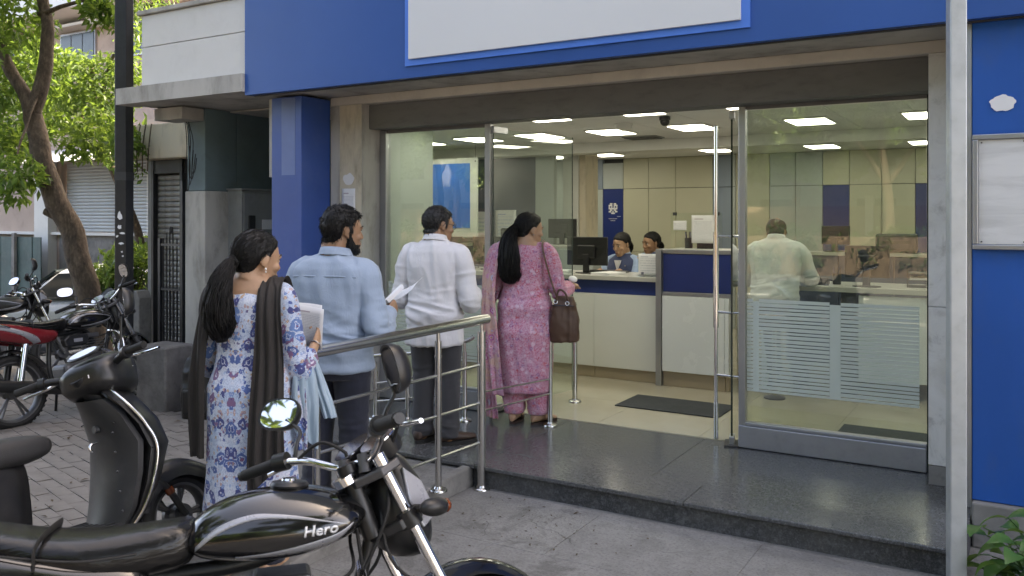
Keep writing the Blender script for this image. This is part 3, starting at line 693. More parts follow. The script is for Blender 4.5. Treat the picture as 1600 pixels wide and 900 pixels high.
def barkmat():
    m, nt, p = nodes('bark'); v = coord(nt, (1,1,.35)); n = noise(nt, v, 9, 8, .7, .6); n2 = noise(nt, coord(nt), 2.2, 5); n3 = noise(nt, coord(nt, (1,1,.5)), 34, 6, .7)
    c = ramp(nt, mth(nt, 'MULTIPLY_ADD', n3, .5, mth(nt, 'MULTIPLY', n, .5)), [(.36, (.03,.022,.017)), (.5, (.095,.07,.05)), (.64, (.19,.145,.10))])
    c = mix(nt, ramp(nt, n2, [(.52, (0,0,0)), (.72, (.6,.6,.6))]), c, (.20,.155,.11))
    sset(nt, p, col=c, rough=.9, nor=bump(nt, n, .9, .03)); return m
m_bark = barkmat()
def leaves(clumps, n_per, size, aspect=.42, seed=1, droop=.3, shell=.35):
    rg = np.random.default_rng(seed); V = []; F = []; k = 0
    for (cx, cy, cz, r) in clumps:
        n = max(12, int(n_per*(r/.5)**2))
        d = rg.normal(size=(n, 3)); d /= np.linalg.norm(d, axis=1)[:, None]
        rad = r*(shell+(1-shell)*rg.random(n)**.6)*(1+.25*np.sin(d[:, 0]*5+seed)*np.cos(d[:, 1]*4))
        c = np.array([cx, cy, cz])+d*rad[:, None]*np.array([1, 1, .8])
        a = rg.normal(size=(n, 3)); a[:, 2] -= droop; a = a*.8+d*.5; a /= np.linalg.norm(a, axis=1)[:, None]
        up = np.array([0, 0, 1.])+rg.normal(size=(n, 3))*.55
        s = np.cross(a, up); s /= np.linalg.norm(s, axis=1)[:, None]+1e-9
        nn = np.cross(s, a); L = size*(.6+.8*rg.random(n)); Wd = L*aspect*(.8+.4*rg.random(n))
        p0 = c-a*L[:, None]*.5; p1 = c+a*L[:, None]*.5-nn*L[:, None]*.12
        e0 = c-a*L[:, None]*.08+s*Wd[:, None]*.5+nn*L[:, None]*.07; e1 = c-a*L[:, None]*.08-s*Wd[:, None]*.5+nn*L[:, None]*.07
        q = np.stack([p0, e0, p1, e1], 1).reshape(-1, 3); V.append(q)
        b_ = k+4*np.arange(n)
        F.append(np.stack([b_, b_+1, b_+2], 1)); F.append(np.stack([b_, b_+2, b_+3], 1)); k += 4*n
    me = bpy.data.meshes.new('foliage'); me.from_pydata(np.concatenate(V).tolist(), [], np.concatenate(F).tolist()); me.update(); return me
def tree(label, base, limbs, clumps, n_per, size, mat, seed, name='street_tree', group=None, droop=.3):
    t = thing(name, label, 'tree', base, 0, group); b = Vector(base); mb = MB()
    for P, R in limbs:
        Q = spline(P, 6); rr = [R[0]+(R[1]-R[0])*i/(len(Q)-1) for i in range(len(Q))]
        rr = [r*(1+.08*mnoise.noise(Vector((i*.6, seed, r)))) for i, r in enumerate(rr)]
        mb.tube([q-b+Vector((mnoise.noise(q*2.3)*.05*min(1,i), mnoise.noise(q*2.9+Vector((7,0,0)))*.05*min(1,i), 0)) for i, q in enumerate(Q)], 0, 14, rad=rr)
    mb.build('trunk', m_bark, t, ang=180)
    me = leaves([(x-b.x, y-b.y, z-b.z, r) for x, y, z, r in clumps], n_per, size, seed=seed, droop=droop)
    c = put('crown', me, mat, t, smooth=False); stuff(c); return t
rg = random.Random(3)
near = [(-10.2,5.3,3.1,.34),(-10.5,5.6,2.6,.36),(-9.95,5.2,3.7,.32),(-10.34,5.7,4.08,.5),(-10.78,5.9,3.46,.55),(-11.37,6.6,3.7,.5),(-11.09,6.18,2.95,.5),(-9.6,5.32,2.22,.30),(-9.5,5.15,2.0,.26),(-9.75,5.59,2.16,.22),(-8.72,5.85,3.99,.3),(-8.56,5.6,3.99,.2),(-11.74,6.38,2.71,.4),(-10.7,7.0,2.79,.42),(-10.38,6.61,2.67,.33),(-8.30,5.75,2.60,.16),(-8.79,6.1,2.55,.22)]
for i in range(34):
    a = rg.uniform(0, 2*pi); r_ = 2.7*sqrt(rg.random()); near.append((-9.6+r_*cos(a), 5.3+r_*sin(a), rg.uniform(4.4, 6.4), rg.uniform(.4, .75)))  # upper crown above the view, added to shade the bikes
tree('leaning forked street tree with pale brown trunk beside the dark pole', (-9.24, 6.12, 0),
     [([(-9.22,6.12,-.05),(-9.37,6.05,.67),(-9.53,5.95,1.42),(-9.75,5.82,2.1),(-9.885,5.74,2.62),(-9.93,5.7,2.98)], (.15,.10)),
      ([(-9.93,5.7,2.93),(-10.1,5.6,3.35),(-10.3,5.5,3.85),(-10.7,5.3,5.2)], (.085,.045)),
      ([(-9.93,5.7,2.93),(-9.84,5.76,3.35),(-9.82,5.78,3.9),(-9.9,5.78,4.6),(-9.5,5.6,5.8)], (.095,.045)),
      ([(-9.66,5.88,1.72),(-9.78,5.76,1.80)], (.07,.045)), ([(-9.85,5.72,3.2),(-9.7,5.5,2.75),(-9.62,5.35,2.35)], (.02,.008)), ([(-9.9,5.75,4.1),(-9.2,5.9,4.2),(-8.7,5.85,4.0)], (.03,.01))],
     near, 520, .12, m_leaf, 5)
bk = [(-12.04,7.37,3.68,.6),(-11.63,7.61,3.68,.6),(-11.05,7.37,3.16,.45),(-11.48,7.12,3.07,.55),(-12.77,7.51,3.37,.6),(-12.56,7.63,4.1,.3),(-10.61,7.63,4.75,.5),(-11.27,7.82,3.8,.5),(-11.47,8.28,4.44,.4),(-12.82,8.06,3.54,.6),(-11.39,7.75,2.7,.35),(-11.98,6.82,4.1,.2)]
tree('smaller leafy tree in front of the far shuttered shop', (-13.6, 9.9, -.5), [([(-13.6,9.9,-.5),(-13.5,9.7,1.2),(-12.8,8.5,2.9),(-11.7,7.6,3.9)], (.1,.03)), ([(-12.75,8.45,2.95),(-12.6,8.0,3.3),(-12.5,7.7,3.6)], (.05,.02)), ([(-12.2,8.0,3.35),(-11.6,7.8,3.9),(-10.9,7.6,4.6)], (.04,.015))], bk, 330, .125, m_leafy, 9)
# bush between tree and pole
bu = thing('garden_bush', 'yellow green leafy bush behind the dark pole', 'bush', (-9.95, 6.88, 0))
mb = MB()
for k in range(16):
    a = rg.uniform(0, 2*pi); r_ = rg.uniform(.05, .42); mb.tube(spline([(.05*cos(a),.05*sin(a),0),(r_*.5*cos(a),r_*.5*sin(a),.6),(r_*cos(a),r_*sin(a),1.15+rg.uniform(-.2,.2))],3),.008,5)
mb.build('stems', m_bark, bu)
cl = [(rg.uniform(-.38,.4), rg.uniform(-.3,.3), rg.uniform(.5,1.3), rg.uniform(.14,.26)) for k in range(26)]
stuff(put('foliage', leaves(cl, 420, .13, .28, 21, .7), m_leafy, bu, smooth=False))
cl = [(rg.uniform(-.38,.38), rg.uniform(-.3,.3), rg.uniform(.25,.8), rg.uniform(.14,.24)) for k in range(16)]
stuff(put('lower_foliage', leaves(cl, 300, .14, .25, 22, .9), m_leaf, bu, smooth=False))
# broad-leaved plant by the right wall
pl = thing('wall_plant', 'broad leaved green plant growing against the right wall', 'plant', (0.06, 4.62, 0))
lb = bmesh.new()
def leafmesh():
    prof = [(0,.0),(.12,.30),(.3,.46),(.5,.48),(.72,.34),(.9,.13),(1,0)]; mb = MB(); R = []
    for i, (u, w) in enumerate(prof):
        z = .14*sin(u*pi)-.18*u*u
        R.append([(u, -w*.62, z+.10*w), (u, -w*.3, z+.03*w), (u, 0, z-.0), (u, w*.3, z+.03*w), (u, w*.62, z+.10*w)])
    k = 0
    for r in R: mb.v += r
    for i in range(len(R)-1):
        for j in range(4): a = i*5+j; mb.f.append((a, a+1, a+6, a+5))
    me = mb.mesh('leaf'); me.materials.append(m_leafb); me.shade_smooth(); return me
lm = leafmesh(); mb = MB()
for k in range(95):
    a = rg.uniform(0, 2*pi); r_ = rg.uniform(.03, .30); h = rg.uniform(.05, .40)*(1.08-r_*1.2); s = rg.uniform(.10, .155)
    p = Vector((r_*cos(a)+.05, r_*sin(a)*.7-.1, h)); mb.tube(spline([(.04*cos(a)+.03,.02*sin(a)-.08,0),p*.55+Vector((0,0,h*.2)),p],3),.003,5)
    o = bpy.data.objects.new('leaf', lm); COL.objects.link(o); o.parent = pl; o.location = p; o.scale = (s, s, s); o.rotation_euler = (rg.gauss(0,.35), rg.uniform(-.2,.55), a+rg.gauss(0,.5))
mb.build('stems', m_leafb, pl)
# neighbour shop with narrow roller shutter and gate
ns = thing('neighbour_shop', 'narrow neighbouring shop with a dirty roller shutter', 'shop', (-8, 6.5, 0)); NSI = Matrix.Translation((8,-6.5,0))
def nsp(name, mat, *b_, bev=0):
    mb = MB()
    for q in b_: mb.box(*q, m=NSI)
    return mb.build(name, mat, ns, smooth=False, bev=bev)
nsp('lintel', m_cream, (-9.0,-7.13,6.35,6.9,2.40,2.80), bev=.01); nsp('wall', m_greyp, (-9.0,-8.9,6.55,12,0,2.398)); nsp('wall', m_greyp, (-8.30,-7.13,6.60,12,0,2.398)); nsp('upper_wall', m_plas, (-9.0,-7.13,6.9,12,2.402,4.0))
nsp('door_post', m_blackm, (-8.9,-8.86,6.52,6.58,0,2.398)); nsp('door_post', m_blackm, (-8.36,-8.32,6.50,6.58,0,2.398)); nsp('shutter_box', m_dsteel, (-8.857,-8.30,6.53,6.6,2.24,2.396))
m_shslat = M('shutter_slat', (.34,.34,.33), .55, .25, var=.25, vs=3, dirt=.6, ds=6, dcol=(.10,.09,.08))
sm = MB().prism([(0,0),(-.014,.012),(-.018,.034),(-.012,.056),(0,.062)], 'x', 0, 1).mesh('shutter_slat'); sm.materials.append(m_shslat)
for k in range(32):
    o = bpy.data.objects.new('shutter_slat', sm); COL.objects.link(o); o.parent = ns; o.scale = (.50,1,1); o.location = (-8.857+8, 6.60-6.5, .2+k*.0632)
# cables on the entrance pillar
cb = thing('cable_bundle', 'black cables looping down the pale pillar under the slab', 'cables', (-6.98, 5.58, 2.0))
for k in range(4):
    x = -.07+k*.03; P = [(x-.16+.02*k,.0,.70),(x-.03,-.02,.68-.03*k),(x+.01*sin(k*3),-.015,.45),(x+.03*sin(k*2),-.02,.2),(x+.01,-.02,.0+.05*k),(x+.04,-.02,.04+.05*k),(x+.05+.02*sin(k),-.015,.42-.04*k)]
    MB().tube(spline(P,6),.0045,6).build('cable', m_rubber, cb)
vn = thing('hanging_vine', 'thin leafy creeper hanging on the neighbour lintel', 'creeper', (-8.9, 6.3, 2.2))
for k in range(5):
    P = [(-.12+k*.1,.02,.6),(-.15+k*.11,-.02,.35),(-.1+k*.09,-.02,.05)]; MB().tube(spline(P,5),.008,5).build('stem', m_bark, vn)
stuff(put('foliage', leaves([(-.1,-.05,.15,.16),(.1,-.05,.05,.14),(.0,0,.4,.16),(.2,0,.3,.12),(-.2,0,.5,.14)], 420, .07, .45, 31, .5), m_leaf, vn, smooth=False))
# black spiked gate
ga = thing('iron_gate', 'black iron gate of upright bars with a mesh lower half', 'gate', (-7.7, 5.9, 0))
for x in (-.20, .16): MB().box(x-.018, x+.018, -.018, .018, 0, 1.50 if x < 0 else 2.1).build('gate_post', m_blackm, ga, smooth=False)
for k in range(6):
    x = -.15+k*.055
    if k in (2, 3): continue
    MB().cyl((x,0,.1),(x,0,1.5+.06*(k%2)),.008,8).build('bar', m_blackm, ga)
MB().tube(spline([(-.045,0,.1),(-.045,0,1.5),(-.02,0,1.56),(.005,0,1.5),(.005,0,.1)],4),.008,8).build('looped_bar', m_blackm, ga)
for z in (.1, .95, 1.42): MB().box(-.18,.14,-.012,.012,z,z+.025).build('rail', m_blackm, ga, smooth=False)
for k in range(9): MB().cyl((-.18,.012,.16+k*.085),(.14,.012,.16+k*.085),.005,6).build('mesh_wire', m_dsteel, ga)
for k in range(6): MB().cyl((-.16+k*.055,.018,.1),(-.16+k*.055,.018,.95),.005,6).build('mesh_wire', m_dsteel, ga)
# low boundary wall, grey stone, concrete block
o = MB().box(-.16,.17,-.1,.1,0,.87).build('boundary_wall', m_plas, smooth=False, bev=.02); o.location = (-9.98, 7.55, 0); o.rotation_euler = (0,0,.4); tag(o, 'low whitewashed wall end between the bush and the gate', 'wall')
o = MB().prism([(-.1,0),(.1,0),(.1,.82),(.05,.9),(-.06,.9),(-.1,.82)], 'y', -.08, .08).build('stone_post', m_kerb, smooth=False, bev=.012); o.location = (-8.55, 6.12, 0); tag(o, 'grey stone post beside the iron gate', 'stone post')
o = MB().box(-.19,.19,-.16,.16,0,.585).build('concrete_block', M('block_concrete', (.17,.165,.16), .9, var=.4, vs=6, dirt=.6, ds=14, dcol=(.06,.058,.055), b=.8, bs=60, bd=.008), smooth=False, bev=.014, seg=1)
o.location = (-6.60, 4.98, 0); o.rotation_euler = (0,0,.05); tag(o, 'rough grey concrete block standing on the paved footpath', 'block')
# dark pole
po = thing('dark_pole', 'tall dark metal pole with torn white paper scraps', 'pole', (-7.49, 5.19, 0), .35)
MB().box(-.062,.062,-.062,.062,0,6.2).build('post', m_blackm, po, smooth=False, bev=.008); MB().box(-.0635,.0635,-.0635,.0635,2.08,2.16).build('joint_sleeve', m_dsteel, po, smooth=False)
MB().box(-.12,.12,-.12,.12,0,.012).build('base_plate', m_blackm, po, smooth=False)
for k, (x, z, w, h) in enumerate(((.0,1.73,.03,.055),(-.005,1.63,.025,.03),(.02,1.57,.05,.014),(.01,1.47,.04,.016),(.02,1.39,.012,.012),(.03,1.35,.014,.014),(-.03,1.54,.016,.02))):
    q = [(x+w*cos(2*pi*i/11)*rg.uniform(.35,1), z+h*sin(2*pi*i/11)*rg.uniform(.35,1)) for i in range(11)]
    MB().prism(q, 'y', -.0645, -.0625).build('paper_scrap', m_paper, po, smooth=False)
# far shop with broad shutter, wall and hoarding
fs = thing('far_shop', 'far pale shop with a wide roller shutter and sheet awning', 'shop', (-15.5, 10.5, -.5)); FI = Matrix.Translation((15.5,-10.5,.5))
m_pink = M('pinkish_plaster', (.46,.36,.30), .9, var=.2, vs=1, dirt=.4, ds=3, dcol=(.2,.16,.13))
m_fsl = M('pale_shutter_slat', (.42,.45,.46), .5, .2, var=.1, vs=2, dirt=.2, ds=5)
def fp(name, mat, *b_, par=None, bev=0):
    mb = MB()
    for q in b_: mb.box(*q, m=FI)
    return mb.build(name, mat, par or fs, smooth=False, bev=bev)
fp('wall', m_pink, (-27,-17.25,10.5,14,-.5,3.6)); fp('wall', m_pink, (-12.2,-9.3,10.5,14,-.5,3.6)); fp('upper_wall', m_pink, (-17.25,-12.2,10.5,14,2.85,3.6)); fp('plinth', m_kerb, (-17.24,-12.21,10.45,10.9,-.5,1.36)); fp('ledge', m_whitep, (-22,-12.0,10.36,10.52,1.363,1.42))
fp('pillar', m_whitep, (-17.9,-17.4,10.3,10.49,-.5,2.9)); fp('pillar', m_whitep, (-14.35,-14.0,10.42,10.60,1.43,2.85))
for k in range(21):
    o = bpy.data.objects.new('shutter_slat', sm); COL.objects.link(o); o.parent = fs; o.scale = (5.0,1.1,1.08); o.location = (-17.23+15.5, 10.62-10.5, 1.42+.5+k*.0683)
    o.material_slots[0].link = 'OBJECT'; o.material_slots[0].material = m_fsl
aw = MB(); n = 40
R = [[(-17.8+i*.145, y_, z_+(.025 if i % 2 else 0)) for i in range(n)] for y_, z_ in ((9.5,2.78),(10.49,3.12))]
k = len(aw.v)
for r in R: aw.v += [tuple(FI @ Vector(p)) for p in r]
for i in range(n-1): aw.f.append((i, i+1, n+i+1, n+i))
o = aw.build('sheet_awning', M('awning_sheet', (.50,.52,.52), .5, .2, var=.15, dirt=.4), fs, smooth=False); q = o.modifiers.new('t','SOLIDIFY'); q.thickness = .008
ho = thing('green_hoarding', 'dark green sheet hoarding below the pale wall at far left', 'hoarding', (-19, 10.0, -.5))
m_hoard = M('hoarding_green', (.05,.10,.095), .6, var=.35, vs=2, dirt=.4, ds=5, dcol=(.14,.16,.15))
for k in range(18): MB().box(-3.5+k*.3,-3.5+k*.3+.285,-.03+.012*(k%2),-.01+.012*(k%2),0,1.82).build('sheet', m_hoard, ho, smooth=False)
for k in range(4): MB().box(-3.4+k*1.45,-3.3+k*1.45,-.09,-.031,0,1.9).build('post', m_kerb, ho, smooth=False)
ap = thing('apartment_block', 'far pale pink apartment block with projecting slab and dark window', 'building', (-23, 15, -.5)); AI = Matrix.Translation((23,-15,.5))
def apb(name, mat, *b_, par=None):
    mb = MB()
    for q in b_: mb.box(*q, m=AI)
    return mb.build(name, mat, par or ap, smooth=False)
apb('wall', m_pink, (-34,-16,15,22,-.5,7.45)); apb('slab', m_whitep, (-34,-16,13.8,22,7.46,7.95)); apb('upper_wall', m_plas, (-34,-16,15.2,22,7.96,12))
for x0 in (-24.6, -21.4, -28.2):
    w_ = apb('window', m_alu, (x0,x0+1.7,14.94,14.999,6.2,7.15))
    for j in range(3): apb('pane', m_edge, (x0+.06+j*.55,x0+.55+j*.55,14.92,14.94,6.26,7.09), par=w_)
    apb('sunshade', m_whitep, (x0-.1,x0+1.8,14.5,14.999,7.2,7.28))
o = MB().box(-.5,.5,-.35,.0,0,.6).build('air_conditioner', m_whitep, smooth=False, bev=.02); o.location = (-22.3, 14.9, 7.15-.0); tag(o, 'pale air conditioner unit on the far apartment wall', 'air conditioner')
# trees closing the view far left and behind
def bigtree(label, x, y, z0, h, r, seed, mat=None, group=None, n=150, size=.28):
    rr = random.Random(seed); cl = []
    for k in range(30):
        a = rr.uniform(0,2*pi); q = r*sqrt(rr.random()); zz = rr.uniform(.35, 1.0); q *= sqrt(max(.1,1-((zz-.62)/.45)**2)) if abs(zz-.62) < .45 else .3
        cl.append((x+q*cos(a), y+q*sin(a), z0+h*zz, rr.uniform(.6,1.05)*r*.34))
    tree(label, (x,y,z0), [([(x,y,z0),(x+.1,y,z0+h*.25),(x-.1,y+.1,z0+h*.5),(x,y,z0+h*.8)], (.22,.06)), ([(x,y,z0+h*.33),(x+r*.4,y-.2,z0+h*.6)], (.1,.04)), ([(x,y,z0+h*.35),(x-r*.4,y+.2,z0+h*.62)], (.1,.04))], cl, n, size, mat or m_leafd, seed, 'tree', group)
bigtree('tall tree rising behind the far shop at left', -20, 18.5, -.5, 9, 3.2, 41)
bigtree('dense tree beyond the apartment block', -36, 14, -.5, 11, 4, 42)
# across the road (seen in the glass and chrome)
for i in range(9):
    bigtree(ORD[i]+' tree from the left behind the peach wall', -34+i*6.3, -27.5+.8*(i%2), -.13, 11.5+(i%3), 4.6, 90+i, group='trees behind the peach wall', n=240, size=.45)
hg = thing('hedge', 'clipped green hedge along the far kerb in front of the peach wall', 'hedge', (-8, -17, -.13))
MB().box(-30,30,-.25,.25,0,1.25).build('stems', m_bark, hg, smooth=False)
stuff(put('foliage', leaves([(rg.uniform(-30,30), rg.uniform(-.4,.4), rg.uniform(.3,1.45), .5) for k in range(190)], 120, .16, .5, 77, .2), m_leafh, hg, smooth=False))
cw = thing('compound_wall', 'long peach compound wall across the road', 'wall', (-10, -24, -.13))
for k in range(14): MB().box(-35+k*5,-35+k*5+4.7,-.12,.12,0,2.3).build('wall_panel', M('peach_paint', (.24,.165,.115), .85, var=.12, vs=.8, dirt=.2) if k == 0 else bpy.data.materials['peach_paint'], cw, smooth=False)
for k in range(15): MB().box(-35.3+k*5,-35+k*5-.002,-.2,.2,0,2.7).build('pier', m_plas, cw, smooth=False)
lst = ['', 'just right of', 'nearest']
for i, (x, y, h, r) in enumerate(((-30,-19,10,4.2),(-22,-20,11,4.4),(-13,-20.5,9.5,4.2),(-4.0,-19.5,8.6,3.6),(2.5,-20,10,4.2),(9,-20,10.5,4.4),(17,-21,11,4.8))):
    bigtree(('first','second','third','fourth','fifth','sixth','seventh')[i]+' roadside tree from the left across the road', x, y, -.13, h, r, 60+i, group='roadside trees across the road', n=330, size=.36)
for lb, x, y, h, r, sd_ in (('big unseen tree added behind the photographer to dim the sky, left', -7.6, -2.6, 8.6, 3.6, 81), ('big unseen tree added behind the photographer to dim the sky, right', 4.2, -2.8, 8.8, 3.6, 82)):  # unseen trees added to darken the open sky and its reflections
    bigtree(lb, x, y, 0, h, r, sd_, m_leafh, 'unseen trees added along the near kerb', n=260, size=.22)
lt = MB()
for k in range(230):
    x, y = (rg.uniform(-6.9,-4.0), rg.uniform(1.8,4.9)) if k < 130 else (rg.uniform(-3.02,-2.2)+abs(rg.gauss(0,.35)), rg.uniform(3.9,4.5) if k < 190 else rg.uniform(1.6,4.4))
    s_ = rg.uniform(.010,.034) if k < 130 else rg.uniform(.004,.016); a = rg.uniform(0,6.28); z = .030 if x < -3.98 else (.034+.105*max(0,(y-2.4))/2.2 if x < -3.1 else .006)
    q = [Vector((x+s_*u*cos(a)-s_*v*sin(a), y+s_*u*sin(a)+s_*v*cos(a), z+w*s_)) for u, v, w in ((-1,0,.0),(0,.38,.25),(1,0,.12),(0,-.38,.2))]
    n_ = len(lt.v); lt.v += [tuple(p) for p in q]; lt.f += [(n_,n_+1,n_+2),(n_,n_+2,n_+3)]
o = lt.build('leaf_litter', M('dry_leaf', (.10,.065,.035), .85, var=.6, vs=9), smooth=False, fix=False); stuff(o)
fb = thing('far_row_building', 'cream three storey building behind the peach wall across the road', 'building', (-8, -34, -.13))
MB().box(-45,45,-8,0,0,10).build('wall', m_greyp, fb, smooth=False)
for k in range(12):
    for j in range(2): MB().box(-28+k*4.8,-26.2+k*4.8,.001,.05,1.2+j*3.2,2.8+j*3.2).build('window', m_edge, fb, smooth=False)
# ---------------------------------------------------------------- people: tools
from mathutils.bvhtree import BVHTree
def vn(P, seed=0):
    """smooth value noise in -1..1 for an (n,3) array"""
    P = np.asarray(P, float)+seed*17.13; i = np.floor(P).astype(np.int64); f = P-i; f = f*f*(3-2*f); out = 0
    for dx in (0, 1):
        for dy in (0, 1):
            for dz in (0, 1):
                h = ((i[:, 0]+dx)*374761393+(i[:, 1]+dy)*668265263+(i[:, 2]+dz)*1274126177) & 0xffffffff
                h = ((h ^ (h >> 13))*1274126177) & 0xffffffff; h = (h ^ (h >> 16)) & 0xffff
                w = (f[:, 0] if dx else 1-f[:, 0])*(f[:, 1] if dy else 1-f[:, 1])*(f[:, 2] if dz else 1-f[:, 2])
                out = out+w*(h/32767.5-1)
    return out
def remesh(mb, voxel, it=3, fac=.5):
    me = mb.mesh('tmp'); o = bpy.data.objects.new('tmp', me); COL.objects.link(o)
    r = o.modifiers.new('r', 'REMESH'); r.mode = 'VOXEL'; r.voxel_size = voxel
    if it: s = o.modifiers.new('s', 'SMOOTH'); s.factor = fac; s.iterations = it
    dg = bpy.context.evaluated_depsgraph_get(); dg.update()
    res = bpy.data.meshes.new_from_object(o.evaluated_get(dg)); bpy.data.objects.remove(o); bpy.data.meshes.remove(me); return res
def vco(me):
    a = np.empty(len(me.vertices)*3); me.vertices.foreach_get('co', a); return a.reshape(-1, 3)
def vno(me):
    a = np.empty(len(me.vertices)*3); me.vertices.foreach_get('normal', a); return a.reshape(-1, 3)
def setco(me, a): me.vertices.foreach_set('co', a.ravel()); me.update()
def displace(me, fn):
    P = vco(me); setco(me, P+vno(me)*fn(P)[:, None])
def sring(c, rx, ry, p=2.3, n=32, rz=0):
    R = []
    for j in range(n):
        a = 2*pi*j/n; ca, sa = cos(a), sin(a); x = rx*abs(ca)**(2/p)*(1 if ca > 0 else -1); y = ry*abs(sa)**(2/p)*(1 if sa > 0 else -1)
        R.append((c[0]+x*cos(rz)-y*sin(rz), c[1]+x*sin(rz)+y*cos(rz), c[2]))
    return R
def limb(mb, P, R, k=5, n=14):
    """rounded tapering limb through points P with radii R"""
    Q = spline(P, k); rr = []
    for i in range(len(R)-1):
        for j in range(k): u = j/k; rr.append(R[i]+(R[i+1]-R[i])*(u*u*(3-2*u)))
    rr.append(R[-1])
    t0 = (Q[1]-Q[0]).normalized(); t1 = (Q[-1]-Q[-2]).normalized()
    Q = [Q[0]-t0*R[0]*.9, Q[0]-t0*R[0]*.6]+Q+[Q[-1]+t1*R[-1]*.6, Q[-1]+t1*R[-1]*.9]
    rr = [R[0]*.4, R[0]*.8]+rr+[R[-1]*.8, R[-1]*.4]
    mb.tube(Q, 0, n, rad=rr)
def hand(mb, Wp, d, nrm, side, curl=.6, L=.18, spread=.12, thumb=.6):
    """wrist point, pointing direction, palm normal (towards the palm side), side +1 right / -1 left"""
    Wp = Vector(Wp); d = Vector(d).normalized(); nrm = Vector(nrm); nrm = (nrm-d*nrm.dot(d)).normalized(); x = d.cross(nrm)*side
    s = L/.18; R = []
    for u, w, t in ((-.012,.022,.018),(.01,.028,.019),(.04,.039,.017),(.07,.042,.0145),(.088,.040,.011),(.094,.034,.007)):
        R.append([Wp+d*(u*s)+x*(cos(2*pi*j/14)*w*s)+nrm*(sin(2*pi*j/14)*t*s) for j in range(14)])
    mb.rings(R)
    for k, (off, ln, cv) in enumerate(((-.030,.86,0),(-.010,1.0,.06),(.011,.93,.12),(.030,.74,.2))):
        p = Wp+d*(.083*s)+x*(off*s); fd = (d+x*(off*4*spread)).normalized(); P = [p-fd*.012, p]; a = 0; q = p
        for sl, f in ((.042,1.0),(.027,1.15),(.021,.8)):
            a += (curl+cv*.6)*f; v = fd*cos(a)+nrm*sin(a); q = q+v*(sl*ln*s); P.append(q)
        limb(mb, P, [.0088*s,.0092*s,.0082*s,.0074*s,.0064*s], 3, 8)
    p = Wp+d*(.022*s)-x*(.026*s); v1 = (d*.75-x*.65+nrm*.45*thumb).normalized(); v2 = (d*.95-x*.15+nrm*.55*thumb).normalized()
    limb(mb, [p, p+v1*.036*s, p+v1*.036*s+v2*.034*s, p+v1*.036*s+v2*.058*s], [.0135*s,.011*s,.0095*s,.0075*s], 3, 8)
def skinmat(name, c):
    m, nt, p = nodes(name); v = coord(nt); n = noise(nt, v, 14, 5); n2 = noise(nt, v, 140, 3)
    col = mix(nt, n, tuple(x*.86 for x in c), tuple(min(1, x*1.14) for x in c))
    sset(nt, p, col=col, rough=.5, sss=.12, nor=bump(nt, n2, .08, .002)); p.inputs['Subsurface Radius'].default_value = (.012, .005, .003); p.inputs['Subsurface Scale'].default_value = .5
    return m
m_skin = skinmat('warm_brown_skin', (.30,.165,.095)); m_skinf = skinmat('light_brown_skin', (.42,.25,.155)); m_skind = skinmat('deep_brown_skin', (.20,.105,.06))
def hairmat(name, c, hi=.05):
    m, nt, p = nodes(name); v = coord(nt, (1,1,.22)); n = noise(nt, v, 130, 3, .6); n2 = noise(nt, v, 30, 3)
    col = ramp(nt, mth(nt, 'MULTIPLY_ADD', n2, .5, mth(nt, 'MULTIPLY', n, .5)), [(.3, c), (.75, tuple(x+hi*.5 for x in c))])
    sset(nt, p, col=col, rough=.5, spec=.3, nor=bump(nt, n, .7, .005)); return m
m_hair = hairmat('black_hair', (.004,.0036,.0036), .012); m_hairg = hairmat('greying_hair', (.010,.0095,.0095), .05)
m_white = M('eye_white', (.62,.60,.56), .3, var=.05); m_iris = M('dark_iris', (.015,.01,.008), .15); m_lip = M('lip', (.27,.10,.08), .45, var=.1); m_lipm = M('lip_brown', (.20,.095,.07), .5)
def cloth(name, c, c2=None, rough=.85, weave=900, wv=.18, var=.12, vs=3, sheen=.15):
    m, nt, p = nodes(name); v = coord(nt); n1 = noise(nt, v, vs, 4); w = noise(nt, v, weave, 2, .5)
    col = mix(nt, n1, c, c2 or tuple(x*(1-var) for x in c)); col = mix(nt, wv, col, mix(nt, w, (0,0,0), tuple(min(1, x*2) for x in c)))
    wr = mth(nt, 'ABSOLUTE', mth(nt, 'SUBTRACT', noise(nt, coord(nt, (1.5,1.5,.8)), 13, 4, .55, 1.2), .5))
    sset(nt, p, col=col, rough=rough, sheen=sheen, nor=bump(nt, noise(nt, v, 220, 3), .12, .002, bump(nt, wr, .20, .022))); return m
m_blue_sh = cloth('light_blue_shirt_cloth', (.29,.37,.48)); m_white_sh = cloth('white_shirt_cloth', (.66,.65,.67), var=.05); m_grey_sh = cloth('pale_grey_shirt_cloth', (.52,.56,.56), var=.05)
m_navyp = cloth('navy_trouser_cloth', (.016,.019,.034)); m_char = cloth('charcoal_trouser_cloth', (.04,.04,.045)); m_vest = cloth('navy_vest_cloth', (.03,.045,.11)); m_sky = cloth('sky_blue_cloth', (.27,.36,.52))
m_brown_d = cloth('dark_brown_scarf', (.016,.0125,.011), rough=.75, sheen=.04); m_denim = cloth('pale_denim', (.33,.43,.50), (.24,.33,.42), var=.3, vs=9)
def leather(name, c, rough=.48, wrinkle=0):
    m, nt, p = nodes(name); v = coord(nt); n = noise(nt, v, 5, 5); s = N(nt, 'TexVoronoi', {'Vector': v, 'Scale': 260}).outputs['Distance']
    wr = bump(nt, noise(nt, coord(nt, (1,1,2.2)), 6, 4, .5, 1.0), .28, .03) if wrinkle else None
    sset(nt, p, col=mix(nt, n, c, tuple(x*.6 for x in c)), rough=rough, spec=.35, nor=bump(nt, s, .25 if not wrinkle else .1, .002, wr)); return m
m_leath = leather('brown_leather', (.115,.062,.040)); m_shoe = leather('brown_shoe_leather', (.07,.045,.035)); m_sandal = leather('sandal_leather', (.05,.028,.022))
